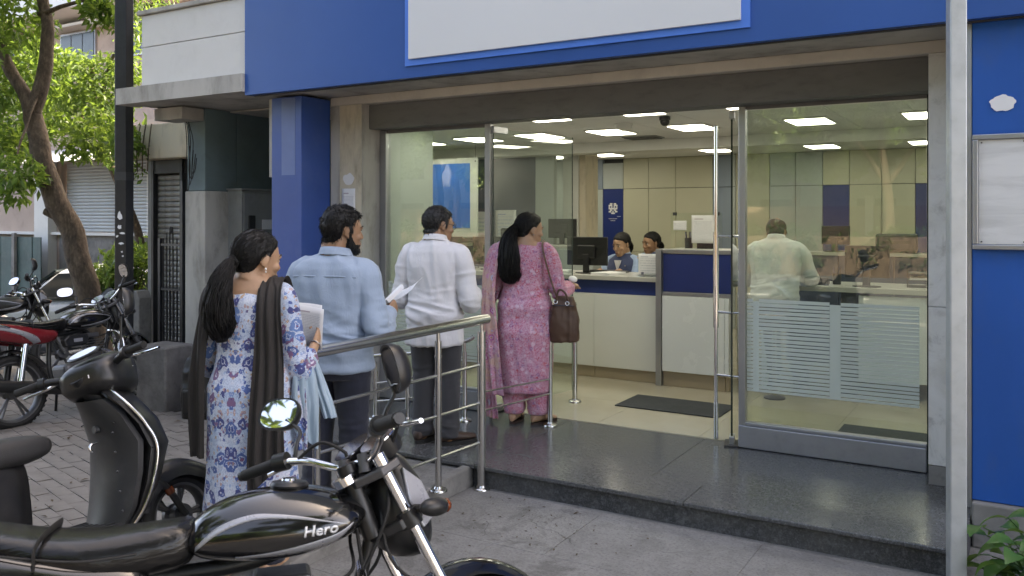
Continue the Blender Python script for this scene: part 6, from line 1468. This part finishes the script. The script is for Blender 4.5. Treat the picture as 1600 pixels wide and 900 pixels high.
    for sg in (-1, 1):
        tube_part('swingarm', [(-.25,sg*.07,.34),(-.62,sg*.075,.30)], .016, m_plastb, r); tube_part('rear_shock', [(-.52,sg*.10,.68),(-.60,sg*.10,.34)], .026, m_chrome if sg < 0 else m_plastb, r)
        tube_part('foot_peg', [(-.18,sg*.10,.30),(-.18,sg*.26,.31)], .013, m_rubber, r)
    MB().box(-.20,.16,-.11,.11,.26,.46).build('crankcase', m_engine, r, smooth=False, bev=.04, seg=3)
    cy = MB().box(.02,.17,-.075,.075,.45,.52).build('cylinder', m_engine, r, smooth=False, bev=.01)
    for k in range(7): MB().box(.0,.19,-.09,.09,.50+k*.022,.506+k*.022).build('fin', m_engine, cy, smooth=False)
    MB().box(.02,.17,-.07,.07,.655,.70).build('cylinder_head', m_engine, r, smooth=False, bev=.012)
    MB().rings([[(x, -.11-d, z) for x, z, _ in [(.02+.075*cos(2*pi*j/24), .36+.075*sin(2*pi*j/24), 0) for j in range(24)]] for d in (0,.03,.034)]).build('clutch_cover', m_plastb, r, ang=40)
    ac = MB().prism([(-.19,.60),(.0,.60),(.03,.66),(.02,.70),(-.16,.70),(-.21,.66)], 'y', -.135, -.07).build('air_box_cover', m_plastb, r, smooth=False, bev=.012)
    MB().box(-.12,-.04,-.138,-.1355,.635,.665).build('emblem_plate', m_grph, ac, smooth=False)
    tube_part('exhaust_pipe', [(.17,-.04,.55),(.27,-.06,.50),(.30,-.09,.40),(.22,-.12,.28),(0,-.13,.24),(-.2,-.14,.25)], .019, m_chrome, r)
    MB().tube(spline([(-.2,-.14,.25),(-.3,-.145,.27),(-.75,-.15,.36),(-.85,-.15,.375)], 5), 0, 18, rad=[.02,.03,.045,.05,.05,.05,.05,.05,.05,.05,.05,.05,.05,.048,.045,.03]).build('muffler', m_chrome if body is not m_pblk else m_plastb, r, ang=50)
    tube_part('crash_guard', [(.30,-.02,.70),(.29,-.16,.68),(.27,-.25,.58),(.25,-.25,.42),(.22,-.12,.33)], .012, m_chrome, r)
    tube_part('side_stand', [(-.15,.12,.27),(-.12,.20,.12),(-.10,.26,.0)], .012, m_plastb, r)
    # steering group
    for sg in (-1, 1):
        P0 = Vector((.63,sg*.085,.30)); up = ax; P = [S @ (P0+up*u) for u in (0,.34,.36,.70,.74)]
        f_ = MB().tube(P[:2], .024, 16).build('fork_slider', m_engine, r); MB().tube([P[1]-(P[2]-P[1])*3, P[3]], .0165, 16).build('fork_tube', m_chrome, f_)
        MB().tube([P[1]-(S.to_3x3() @ ax)*.012, P[1]+(S.to_3x3() @ ax)*.012], .028, 16).build('dust_seal', m_rubber, f_)
        MB().tube([S @ (P0+up*.53), S @ (P0+up*.575)], .030, 16).build('lower_clamp', m_plastb, f_); MB().tube([S @ (P0+up*.695), S @ (P0+up*.745)], .021, 14).build('fork_cap', m_chrome, f_)
    c1 = Vector((.63,0,.30))+ax*.70; M1 = S @ Matrix.Translation(c1) @ ax.to_track_quat('Z','X').to_matrix().to_4x4()
    q = [(-.05,-.11),(.03,-.12),(.03,.12),(-.05,.11),(-.085,.04),(-.085,-.04)]
    MB().rings([[S @ (c1+Vector((0,y,0))+Vector((.9,0,.44)).normalized()*(-x*.0+ -u*1.0)+ax*z) for u, y in [(-.035,-.115),(-.035,.115),(.03,.11),(.07,.035),(.07,-.035),(.03,-.11)]] for z in (-.012,.012)]).build('top_yoke', m_engine, r, smooth=False, bev=.005)
    c2 = Vector((.63,0,.30))+ax*.55
    MB().rings([[S @ (c2+Vector((0,y,0))+Vector((.9,0,.44)).normalized()*(-u)+ax*z) for u, y in [(-.03,-.105),(-.03,.105),(.04,.09),(.07,.03),(.07,-.03),(.04,-.09)]] for z in (-.015,.015)]).build('lower_yoke', m_plastb, r, smooth=False, bev=.005)
    MB().tube(sv([c2+Vector((-.065,0,-.03)), c1+Vector((-.065,0,.03))]), .026, 14).build('steering_head', m_plastb, r); MB().tube(sv([c1+Vector((-.065,0,-.02)), c1+Vector((-.075,0,.0))]), .033, 16).build('head_bearing', m_chrome, r)
    bz = c1.z; bx = c1.x
    tube_part('handlebar', sv([(bx-.16,-.36,bz+.075),(bx-.13,-.25,bz+.085),(bx-.07,-.18,bz+.075),(bx-.035,-.08,bz+.035),(bx-.035,0,bz+.03),(bx-.035,.08,bz+.035),(bx-.07,.18,bz+.075),(bx-.13,.25,bz+.085),(bx-.16,.36,bz+.075)]), .011, m_chrome, r)
    for sg in (-1, 1):
        g = MB().tube(sv([(bx-.128,sg*.245,bz+.0845),(bx-.162,sg*.365,bz+.0745)]), .0165, 14).build('grip', m_rubber, r)
        MB().tube(sv([(bx-.1615,sg*.363,bz+.0747),(bx-.166,sg*.378,bz+.0735)]), .014, 12).build('bar_end', m_plastb, g)
        MB().tube(sv([(bx-.108,sg*.215,bz+.086),(bx-.128,sg*.25,bz+.085)]), .026, 12).build('switch_housing', m_plastb, r)
        tube_part('lever', sv([(bx-.07,sg*.20,bz+.09),(bx-.06,sg*.25,bz+.085),(bx-.085,sg*.36,bz+.07)]), .0065, m_chrome, r, 8)
        MB().tube(sv([(bx-.035,sg*.045,bz+.0),(bx-.035,sg*.045,bz+.05)]), .018, 12).build('bar_clamp', m_engine, r)
        T_ = S @ Vector((bx-.09,sg*.205,bz+.09)); hd = S.to_3x3() @ Vector((1,0,0)); yw = atan2(hd.y, hd.x)
        lf = S.to_3x3() @ Vector((0,1,0))
        mirror(r, T_, [T_+Vector((.01,0,.04))+lf*(sg*.010), T_+Vector((.03,0,.08))+lf*(sg*(.03 if sg > 0 else .012)), T_+Vector((.02,0,.125 if sg > 0 else .10))+lf*(sg*(.085 if sg > 0 else .02))], T_+Vector((.015,0,.150 if sg > 0 else .14))+lf*(sg*(.115 if sg > 0 else .028)), radians(52) if sg > 0 else radians(16), radians(27 if sg > 0 else -14), .070 if sg > 0 else .046, .05 if sg > 0 else .066)
        MB().ell(S @ Vector((bx+.09,sg*.165,bz-.12)), (.05,.026,.025), 16, 10, S.to_3x3()).build('indicator', m_plastb, r)
        MB().ell(S @ Vector((bx+.125,sg*.165,bz-.12)), (.018,.020,.019), 14, 10, S.to_3x3()).build('indicator_lens', m_amber, r)
        MB().tube(sv([(bx+.07,sg*.08,bz-.11),(bx+.08,sg*.15,bz-.12)]), .011, 8).build('indicator_stem', m_rubber, r)
    # headlight cowl with visor, clocks
    Rg = []
    for u, (x, hw, zt, zb) in enumerate(((bx+.015,.06,bz+.045,bz-.15),(bx+.05,.09,bz+.065,bz-.20),(bx+.09,.098,bz+.05,bz-.225),(bx+.125,.09,bz+.005,bz-.23),(bx+.15,.07,bz-.05,bz-.215))):
        Rg.append([S @ Vector((x+.12*(bz-.1-z_)*.35, y_, z_)) for y_, z_ in [(q[0], q[1]) for q in sring((0,(zt+zb)/2,0), hw, (zt-zb)/2, 2.9, 28)]])
    hc = MB().rings(Rg).build('headlight_cowl', m_plastb if body is m_pblk else body, r, ang=60)
    Rg = []
    for k_ in (.74, .70, .0): Rg.append([S @ Vector((bx+.152+.012*(1-k_)+.12*(bz-.1-z_)*.35, y_, z_)) for y_, z_ in [(q[0], q[1]) for q in sring((0,bz-.13,0), max(.066*k_,.004), max(.08*k_,.004), 2.6, 28)]])
    MB().rings(Rg).build('headlight_lens', m_lens, hc, ang=60)
    Rg = []
    for x, hw, z in ((bx+.03,.10,bz+.07),(bx+.06,.105,bz+.10),(bx+.10,.085,bz+.145),(bx+.125,.05,bz+.175)): Rg.append([S @ Vector((x,-hw,z-.02)), S @ Vector((x+.03,-hw*.5,z)), S @ Vector((x+.035,0,z+.004)), S @ Vector((x+.03,hw*.5,z)), S @ Vector((x,hw,z-.02)), S @ Vector((x-.006,hw*.9,z-.022)), S @ Vector((x+.024,0,z)), S @ Vector((x-.006,-hw*.9,z-.022))])
    MB().rings(Rg).build('visor', m_plastb, hc, ang=60)
    for sg in (-1, 1):
        q = [(bx+.05,bz-.0),(bx+.11,bz-.04),(bx+.15,bz-.13),(bx+.10,bz-.165),(bx+.06,bz-.09)]
        MB().rings([[S @ Vector((x, sg*y, z)) for x, z in q] for y in (.088,.1015)]).build('cowl_panel', m_grph if sg < 0 else body, hc, smooth=False, bev=.004)
    for sg in (-1, 1):
        Tm = S @ Matrix.Translation((bx+.015, sg*.062, bz+.075)) @ Matrix.Rotation(radians(-38), 4, 'Y')
        d = MB().lathe([(0,-.04),(.045,-.04),(.056,0),(.058,.012),(.052,.014),(.050,.008),(0,.008)], 28, Tm).build('instrument', m_plastb, r, ang=40); MB().lathe([(0,.0085),(.049,.0085),(.049,.0095),(0,.0095)], 24, Tm).build('dial', m_dial, d, ang=30); MB().lathe([(.050,.012),(.057,.012),(.057,.016),(.050,.016)], 28, Tm).build('dial_rim', m_chrome, d, ang=40)
    # mudguard
    mb = MB(); Rg = []; c_ = Vector((.63,0,.30))
    for k in range(17):
        a = radians(22+k*8.4); ro = .365; row = []
        for y, dz in ((-.058,-.045),(-.056,-.02),(-.045,-.004),(-.02,.004),(0,.006),(.02,.004),(.045,-.004),(.056,-.02),(.058,-.045),(.052,-.04),(.04,-.008),(0,.0),(-.04,-.008),(-.052,-.04)): row.append(S @ (c_+Vector((cos(a)*(ro+dz), y*(1 if 1 < k < 15 else .8), sin(a)*(ro+dz)))))
        Rg.append(row)
    mb.rings(Rg).build('front_mudguard', body, r, ang=60)
    for sg in (-1, 1): MB().box(.60,.66,sg*.062-.006,sg*.062+.006,.36,.60, m=S).build('mudguard_stay', m_plastb, r, smooth=False, bev=.003)
    # cables
    k0 = S @ Vector((bx-.09,-.20,bz+.08)); k1 = S @ Vector((bx-.09,.20,bz+.08))
    for i, P in enumerate(([k0, k0+Vector((.06,.05,.03)), S @ Vector((bx+.03,-.05,bz+.01)), S @ Vector((bx+.0,-.07,bz-.12)), Vector((.26,-.05,.62)), Vector((.12,-.08,.52))],
                           [k1, k1+Vector((.08,-.04,.05)), S @ Vector((bx+.02,.03,bz+.0)), Vector((.36,.05,.70)), Vector((.2,.06,.55))],
                           [k0, S @ Vector((bx-.02,-.13,bz+.10)), S @ Vector((bx+.03,-.02,bz-.02)), S @ Vector((bx+.02,-.06,bz-.25)), S @ (Vector((.60,-.10,.52))), S @ Vector((.63,-.09,.34))],
                           [S @ Vector((bx,.05,bz+.03)), Vector((.29,-.04,.80)), Vector((.30,-.06,.66)), Vector((.24,-.05,.58))], [S @ Vector((bx,-.05,bz+.03)), Vector((.28,.03,.78)), Vector((.27,-.09,.70)), Vector((.16,-.09,.66))])):
        tube_part('cable', P, .005 if i != 2 else .0045, m_rubber, r, 8, 8)
    return r
BIKE = motorcycle('glossy black motorcycle with round mirrors parked in the foreground', (-1.772, 1.577, 0), radians(46.9), radians(-9), radians(34), m_pblk); BIKE.scale = (1.055,)*3
wp_ = thing('white_tag', 'small white plastic tag tied to the black motorcycle handlebar', 'tag', (0,0,0))
def copybike(src, label, loc, rz, lean, paintmat, extra=None):
    c = dup(src, loc, rz, label); c.rotation_euler = (lean, 0, rz); c.scale = (1,1,1)
    for o in list(c.children)+[g for k in c.children for g in k.children]:
        if o.name.split('.')[0] in (extra or ()): continue
        if o.type == 'MESH' and o.material_slots and o.material_slots[0].material is m_pblk:
            o.material_slots[0].link = 'OBJECT'; o.material_slots[0].material = paintmat
    return c
# ---------------------------------------------------------------- copies and the scooter, car, rails
def drop_logo(c):
    for k in list(c.children):
        for g in list(k.children):
            if g.name.split('.')[0] == 'logo': bpy.data.objects.remove(g)
for lb, loc, rz, ln, pm in (('black motorcycle with dark red side panels parked behind the black scooter', (-7.05, 4.50, 0), radians(92), -9, m_pred), ('black motorcycle parked beside the tree trunk in the background', (-9.0, 4.75, 0), radians(47), -9, m_pblk2), ('silver grey motorcycle parked farthest left', (-10.4, 4.75, 0), radians(52), -9, m_psil)):
    drop_logo(copybike(BIKE, lb, loc, rz, radians(ln), pm, ('fuel_tank', 'front_mudguard') if pm is m_pred else None))
bpy.data.objects.remove(wp_)
def scooter(label, loc, rz, lean, steer, bars, body):
    r = thing('scooter', label, 'scooter', loc, rz); r.rotation_euler = (lean, 0, rz); I = Matrix.Identity(4)
    ax = Vector((-.42,0,.9)).normalized(); H = Vector((.40,0,.80)); S = Matrix.Translation(H) @ Matrix.Rotation(steer, 4, ax) @ Matrix.Translation(-H)
    wheel(r, (.66,0,.215), S, .215, .09, spokes=5); wheel(r, (-.60,0,.215), I, .215, .09, spokes=5)
    # leg shield: an outer shell and an inner panel
    Rg = []
    for z, xf, w, dp in ((.27,.34,.18,.05),(.33,.375,.215,.06),(.45,.415,.245,.08),(.60,.445,.258,.10),(.72,.41,.235,.10),(.82,.355,.19,.09),(.89,.315,.13,.08),(.92,.30,.07,.06)):
        row = []
        for j in range(21):
            u = -1+j*.1; row.append((xf+dp*1.7*(1-abs(u)**2.2), u*w, z))
        for j in range(21):
            u = 1-j*.1; row.append((xf-.028+dp*.55*(1-abs(u)**3)*(.2 if abs(u) < .75 else 1)-.012, u*w*.985, z))
        Rg.append(row)
    ls = MB().rings(Rg).build('leg_shield', body, r, ang=50)
    Rg = []
    for z, xf, w in ((.265,.29,.16),(.35,.325,.19),(.50,.36,.21),(.64,.375,.215),(.78,.325,.17),(.86,.285,.11)):
        Rg.append([(xf-.06*(1-abs(u)**2)-.008, u*w, z) for u in np.linspace(-1,1,15)]+[(xf+.02, u*w, z) for u in np.linspace(1,-1,9)])
    ip = MB().rings(Rg).build('inner_panel', M('dusty_grey_plastic', (.030,.031,.033), .45, var=.35, vs=3, dirt=.35, ds=5, dcol=(.09,.085,.08)), r, ang=50)
    MB().cyl((.285,-.03,.72),(.262,-.03,.722),.018,16).build('ignition_lock', m_dsteel, ip); tube_part('bag_hook', [(.29,.0,.66),(.26,0,.655),(.25,0,.635),(.262,0,.62)], .006, m_chrome, ip)
    for sg in (-1, 1): tube_part('chrome_trim', [(.315,sg*.115,.90),(.345,sg*.19,.825),(.395,sg*.243,.72),(.43,sg*.266,.60),(.40,sg*.252,.45),(.355,sg*.218,.33),(.32,sg*.18,.265)], .0085, m_chrome, ls, 10, 8)
    # fork, front mudguard
    for sg in (-1, 1):
        MB().tube([S @ Vector((.66,sg*.072,.215)), S @ Vector((.58,sg*.07,.36)), S @ Vector((.50,sg*.05,.46))], .017, 12).build('fork_leg', m_plastb, r)
    MB().tube([S @ Vector((.588,-.075,.34)), S @ Vector((.575,-.073,.37))], .022, 12).build('reflector', m_amber, r)
    Rg = []; c_ = Vector((.655,0,.225))
    for k in range(15):
        a = radians(18+k*10.5); row = []
        wk = .075 if 2 < k < 12 else .055
        for y, dz in ((-1,-.06),(-.97,-.02),(-.7,.012),(-.3,.024),(0,.027),(.3,.024),(.7,.012),(.97,-.02),(1,-.06),(.9,-.055),(.65,.004),(0,.016),(-.65,.004),(-.9,-.055)): row.append(S @ (c_+Vector((cos(a)*(.245+dz+.02*(k < 4)), y*wk, sin(a)*(.245+dz)))))
        Rg.append(row)
    MB().rings(Rg).build('front_mudguard', body, r, ang=60)
    # floor board and body
    Rg = []
    for x, w in ((-.22,.15),(-.12,.165),(.10,.165),(.30,.16),(.36,.14)): Rg.append([(x,-w,.255),(x,-w,.288),(x,w,.288),(x,w,.255)])
    MB().rings(Rg).build('floorboard', m_rubber, r, smooth=False, bev=.01)
    for k in range(6): MB().box(-.15,.27,-.125+k*.046,-.11+k*.046,.289,.294).build('floor_rib', m_rubber, r, smooth=False)
    Rg = []
    for x, w, zt, zb in ((-.20,.10,.66,.29),(-.28,.145,.68,.29),(-.42,.165,.69,.33),(-.60,.165,.70,.42),(-.78,.14,.71,.52),(-.92,.08,.71,.60),(-.95,.05,.70,.63)):
        Rg.append([(x, q[0], q[1]) for q in sring((0,(zt+zb)/2,0), w, (zt-zb)/2, 3, 26)])
    MB().rings(Rg).build('body_panel', body, r, ang=180).location = (.12,0,0)
    Rg = []
    for x, w, zt, h in ((-.085,.075,.735,.02),(-.10,.105,.755,.045),(-.18,.13,.775,.065),(-.32,.142,.775,.07),(-.44,.146,.79,.075),(-.62,.14,.83,.08),(-.80,.115,.84,.07),(-.88,.07,.83,.05)):
        Rg.append([(x, w*abs(cos(2*pi*j/26))**.62*(1 if cos(2*pi*j/26) > 0 else -1), zt-h+h*abs(sin(2*pi*j/26))**.7*(1 if sin(2*pi*j/26) > 0 else -1)) for j in range(26)])
    MB().rings(Rg).build('seat', m_vinylg, r, ang=180, sub=1).location = (.13,0,-.01)
    tube_part('grab_rail', [(-.70,-.12,.72),(-.9,-.13,.78),(-1.0,0,.80),(-.9,.13,.78),(-.70,.12,.72)], .014, m_plastb, r); MB().ell((-.94,0,.66),(.04,.08,.04)).build('tail_light', m_redl, r)
    tube_part('exhaust', [(-.2,-.14,.20),(-.45,-.16,.22),(-.80,-.17,.27)], .045, m_plastb, r)
    S = Matrix.Translation(H) @ Matrix.Rotation(bars, 4, ax) @ Matrix.Translation(-H)
    # handlebar cowl with headlight, clocks, grips, levers
    hx, hz = .325, .99
    Rg = []
    for x, w, zt, zb in ((hx-.125,.085,hz+.005,hz-.06),(hx-.115,.12,hz+.03,hz-.095),(hx-.05,.15,hz+.062,hz-.125),(hx+.04,.155,hz+.082,hz-.14),(hx+.11,.135,hz+.078,hz-.145),(hx+.165,.095,hz+.05,hz-.12),(hx+.185,.06,hz+.0,hz-.08)):
        Rg.append([S @ Vector((x, q[0], q[1])) for q in sring((0,(zt+zb)/2,0), w, (zt-zb)/2, 3.4, 30)])
    cw_ = MB().rings(Rg).build('handlebar_cowl', body, r, ang=60)
    Rg = []
    for k_ in (1, .98, .0): Rg.append([S @ Vector((hx+.192-.05*k_*k_+.0, max(.003,.085*k_)*cos(2*pi*j/24), hz-.02+max(.003,.06*k_)*sin(2*pi*j/24))) for j in range(24)])
    MB().rings(Rg).build('headlight_lens', m_lens, cw_, ang=60)
    Tm = S @ Matrix.Translation((hx-.055,0,hz+.088)) @ Matrix.Rotation(radians(-32), 4, 'Y') @ Matrix.Diagonal((.75,1.45,1,1))
    MB().lathe([(0,0),(.062,0),(.062,.008),(.055,.012),(0,.012)], 28, Tm).build('instrument', m_plastb, cw_, ang=40); MB().lathe([(0,.0125),(.052,.0125),(.052,.0135),(0,.0135)], 28, Tm).build('dial', m_lens, cw_, ang=30)
    MB().tube([S @ Vector((hx-.10,.02,hz-.01)), S @ Vector((.40,0,.72))], .05, 16).build('steering_cover', m_plastb, r)
    for zz, ww in ((.60,.262),(.745,.222)):
        MB().tube(spline([(.41-.04*(zz > .7),-ww,zz),(.50-.03*(zz > .7),-ww*.75,zz-.01),(.585-.05*(zz > .7),0,zz-.02),(.50-.03*(zz > .7),ww*.75,zz-.01),(.41-.04*(zz > .7),ww,zz)],6), .003, 6).build('panel_seam', m_rubber, ls)
    for k in range(5): MB().ell((.285-.002*k,-.165,.34+.09*k),(.006,.006,.006),8,6).build('screw', m_dsteel, ip)
    tube_part('glovebox_line', [(.30,-.15,.74),(.30,-.05,.76),(.30,.05,.76),(.30,.15,.74)], .003, m_rubber, ip, 6)
    MB().box(-.012,.012,-.001,.001,-.008,.008, m=S @ Matrix.Translation((hx-.118,-.05,hz-.03))).build('sticker', m_paper, cw_, smooth=False)
    for sg in (-1, 1):
        tube_part('handlebar', [S @ Vector(p) for p in ((hx-.02,sg*.10,hz+.0),(hx-.06,sg*.20,hz+.02),(hx-.085,sg*.25,hz+.025))], .018, m_plastb, r)
        MB().tube([S @ Vector((hx-.075,sg*.225,hz+.023)), S @ Vector((hx-.085,sg*.25,hz+.025))], .030, 14).build('switch_housing', m_plastb, r)
        MB().tube([S @ Vector((hx-.085,sg*.25,hz+.025)), S @ Vector((hx-.115,sg*.36,hz+.02))], .018, 14).build('grip', m_rubber, r)
        tube_part('brake_lever', [S @ Vector(p) for p in ((hx-.03,sg*.21,hz+.01),(hx-.01,sg*.28,hz+.005),(hx-.045,sg*.385,hz-.005))], .007, m_chrome, r, 8)
        Ta = S @ Vector((hx-.05,sg*.19,hz+.03)); lf = S.to_3x3() @ Vector((0,1,0)); hd = S.to_3x3() @ Vector((1,0,0))
        if sg < 0: mirror(r, Ta, [Ta+Vector((0,0,.10))+lf*(sg*.01), Ta+Vector((0,0,.17))+lf*(sg*.02)], Ta+Vector((0,0,.235))+lf*(sg*.045), atan2(hd.y, hd.x)-.9, 0, .045, .068)
        MB().ell(S @ Vector((hx+.06,sg*.125,hz-.02)), (.04,.022,.022), 14, 10, S.to_3x3()).build('indicator_lens', m_amber if sg > 0 else m_lens, cw_)
    tube_part('cable', [S @ Vector((hx-.04,.2,hz)), S @ Vector((hx+.06,.17,hz-.10)), Vector((.42,.05,.78))], .006, m_rubber, r, 8)
    MB().box(.34,.42,-.06,.06,.24,.30).build('keel', m_plastb, r, smooth=False, bev=.01); MB().box(-.6,.30,-.08,.08,.17,.25).build('underframe', m_plastb, r, smooth=False, bev=.02)
    tube_part('centre_stand', [(-.25,-.12,.22),(-.3,-.16,.02),(-.34,-.16,.0)], .012, m_plastb, r)
    return r
scooter('dusty black scooter with a chrome trimmed leg shield in front of the queue', (-3.69, 2.19, 0), radians(86), radians(-11), radians(4), radians(26), m_pblk2)
# rails
def rail(name, label, posts, top, bars, rt=.031, rp=.019, cap=True, rb=.0095):
    t = thing(name, label, 'handrail', posts[0][0])
    o = Vector(posts[0][0])
    def L(p): return Vector(p)-o
    MB().tube([L(p) for p in top], rt, 18).build('top_rail', m_steel, t, ang=50)
    for (b_, zt, r_) in posts:
        b_ = L(b_); q = MB().tube([b_, Vector((b_.x, b_.y, zt-o.z))], r_, 16).build('post', m_steel, t)
        MB().lathe([(0,0),(.055,0),(.055,.008),(.05,.014),(r_+.008,.018),(r_+.002,.03),(0,.03)], 24, Matrix.Translation(b_)).build('flange', m_steel, q, ang=40)
        MB().cyl((b_.x,b_.y,zt-o.z-.10),(b_.x,b_.y,zt-o.z-.10+.012), r_+.004, 16).build('collar', m_steel, q, ang=40)
        MB().cyl((b_.x,b_.y,zt-o.z-.004),(b_.x,b_.y,zt-o.z+.07), .0125, 12).build('spigot', m_steel, q, ang=40)
    for P in bars: MB().tube([L(p) for p in P], rb, 12).build('bar', m_steel, t, ang=50)
    return t
rx = lambda y: -2.945-(4.545-y)*.13
def rz_(y, z): return z-(4.545-y)*.031
rail('ramp_handrail', 'brushed steel handrail with three bars along the near side of the ramp', [((rx(4.545),4.545,0),1.0,.027),((rx(4.15),4.15,.09),.985,.02),((rx(3.25),3.25,.05),.95,.02)],
     [(rx(4.60),4.60,1.075),(rx(3.18),3.18,1.03)], [[(rx(4.545)-.0,4.545,z),(rx(3.25),3.25,rz_(3.25,z))] for z in (.79,.55,.30)])
rail('inner_handrail', 'short steel handrail beside the pink dressed woman', [((-3.075,5.70,PZ),.80,.019),((-3.285,6.53,FL),.93,.022)],
     [(-3.36,5.95,.98),(-3.33,6.35,1.0),(-3.30,6.50,1.0),(-3.285,6.53,.97)], [[(-3.075,5.70,.50),(-2.958,4.575,.61)],[(-3.075,5.70,.39),(-2.958,4.575,.49)]], .022, rb=.007)
rail('back_handrail', 'low bent steel rail on the far side of the ramp beside the glass', [((-4.36,5.20,PZ),.52,.018),((-4.10,5.27,PZ),.56,.018),((-3.72,5.50,PZ),.68,.018)],
     spline([(-4.42,5.12,.45),(-4.43,5.13,.60),(-4.36,5.18,.64),(-4.0,5.32,.68),(-3.72,5.5,.76),(-3.66,5.54,.80)],6), [[(-4.36,5.20,.42),(-3.72,5.50,.55)],[(-4.36,5.20,.28),(-3.72,5.50,.36)]], .016)
# galvanised post close to the step
gp = thing('galvanised_post', 'square galvanised steel post at the right end of the step', 'post', (-.268, 4.435, 0), radians(20))
MB().box(-.036,.036,-.036,.036,.012,4.4).build('post', m_galv, gp, smooth=False, bev=.006); MB().box(-.08,.08,-.08,.08,0,.012).build('base_plate', m_galv, gp, smooth=False)
for x in (-.06,.06):
    for y in (-.06,.06): MB().cyl((x,y,.012),(x,y,.024),.009,6).build('bolt', m_galv, gp)
# black backpack by the entrance pillar
bp = thing('backpack', 'black backpack leaning beside the concrete block behind the blue kurta woman', 'backpack', (-6.02, 4.90, 0), radians(25))
def bk_(mb): mb.rings([sring((0,y,z), rx_, ry_, 3, 26) for z, y, rx_, ry_ in ((.0,0,.12,.07),(.015,0,.15,.10),(.2,.0,.165,.115),(.40,.01,.155,.10),(.52,.02,.12,.075),(.555,.03,.06,.04))])
garment('bag_body', m_plastb, bp, bk_, .01, 3, lambda P: .008*(1-2*np.abs(vn(P*np.array([14,14,8]), 2))))
MB().box(-.11,.11,-.145,-.09,.06,.28).build('front_pocket', m_plastb, bp, smooth=False, bev=.03, seg=3)
tube_part('strap', [(-.09,.07,.52),(-.10,.14,.40),(-.09,.13,.15),(-.08,.08,.05)], .018, m_rubber, bp, 8, 6, .3); tube_part('strap', [(.09,.07,.52),(.10,.14,.40),(.09,.13,.15),(.08,.08,.05)], .018, m_rubber, bp, 8, 6, .3); tube_part('handle', [(-.04,.03,.55),(-.03,.03,.59),(.03,.03,.59),(.04,.03,.55)], .008, m_rubber, bp, 8)
# silver car in the yard
car = thing('parked_car', 'silver hatchback parked beyond the tree trunk in the yard', 'car', (-12.91, 8.59, -.5), radians(211))
cm_ = paint('car_silver', (.40,.42,.44), .25)
Rg = []
for x, w, zt, zb in ((-1.85,.62,.62,.42),(-1.80,.74,.80,.30),(-1.5,.80,.90,.24),(-.9,.82,.93,.22),(0,.83,.95,.22),(.8,.82,.94,.22),(1.35,.80,.86,.24),(1.75,.74,.76,.28),(1.88,.62,.60,.40)):
    Rg.append([(x, q[0], q[1]) for q in sring((0,(zt+zb)/2,0), w, (zt-zb)/2, 4.5, 30)])
MB().rings(Rg).build('body', cm_, car, ang=180)
Rg = []
for x, w, zt in ((-1.55,.66,.93),(-1.25,.64,1.30),(-.8,.62,1.44),(0,.62,1.46),(.45,.62,1.40),(.85,.66,1.12),(1.05,.70,.93)): Rg.append([(x, q[0], q[1]) for q in sring((0,(zt+.85)/2,0), w, (zt-.85)/2+.01, 3.6, 26)])
cb_ = MB().rings(Rg).build('cabin', cm_, car, ang=180)
m_cgl = M('car_glass', (.03,.04,.045), .06, 0, var=.1, rv=.02)
MB().rings([[(x, y, z) for x, y, z in ((.50,-.54,1.375),(.50,.54,1.375),(1.045,.60,.965),(1.045,-.60,.965))], [(x+.03, y, z+.02) for x, y, z in ((.50,-.54,1.375),(.50,.54,1.375),(1.045,.60,.965),(1.045,-.60,.965))]]).build('windscreen', m_cgl, cb_, smooth=False)
for sg in (-1, 1):
    for q in ([(-1.2,.97),(-1.0,1.30),(-.45,1.38),(-.45,.97)], [(-.38,.97),(-.38,1.38),(.38,1.35),(.82,.98)]): MB().prism(q, 'y', sg*.60 if sg > 0 else -.70, .70 if sg > 0 else -.60).build('side_window', m_cgl, cb_, smooth=False)
    MB().ell((.75,sg*.88,.99),(.06,.10,.07)).build('wing_mirror', cm_, car); MB().ell((1.70,sg*.56,.66),(.12,.16,.08)).build('headlight', m_lens, car)
    for x in (-1.15, 1.15): MB().lathe([(0,-.09),(.19,-.09),(.28,-.08),(.30,-.03),(.30,.03),(.28,.08),(.19,.09),(0,.09)], 28, Matrix.Translation((x,sg*.72,.30)) @ Matrix.Rotation(pi/2,4,'X')).build('wheel', m_rubber, car)
MB().box(1.86,1.90,-.26,.26,.42,.53).build('number_plate', m_paper, car, smooth=False)
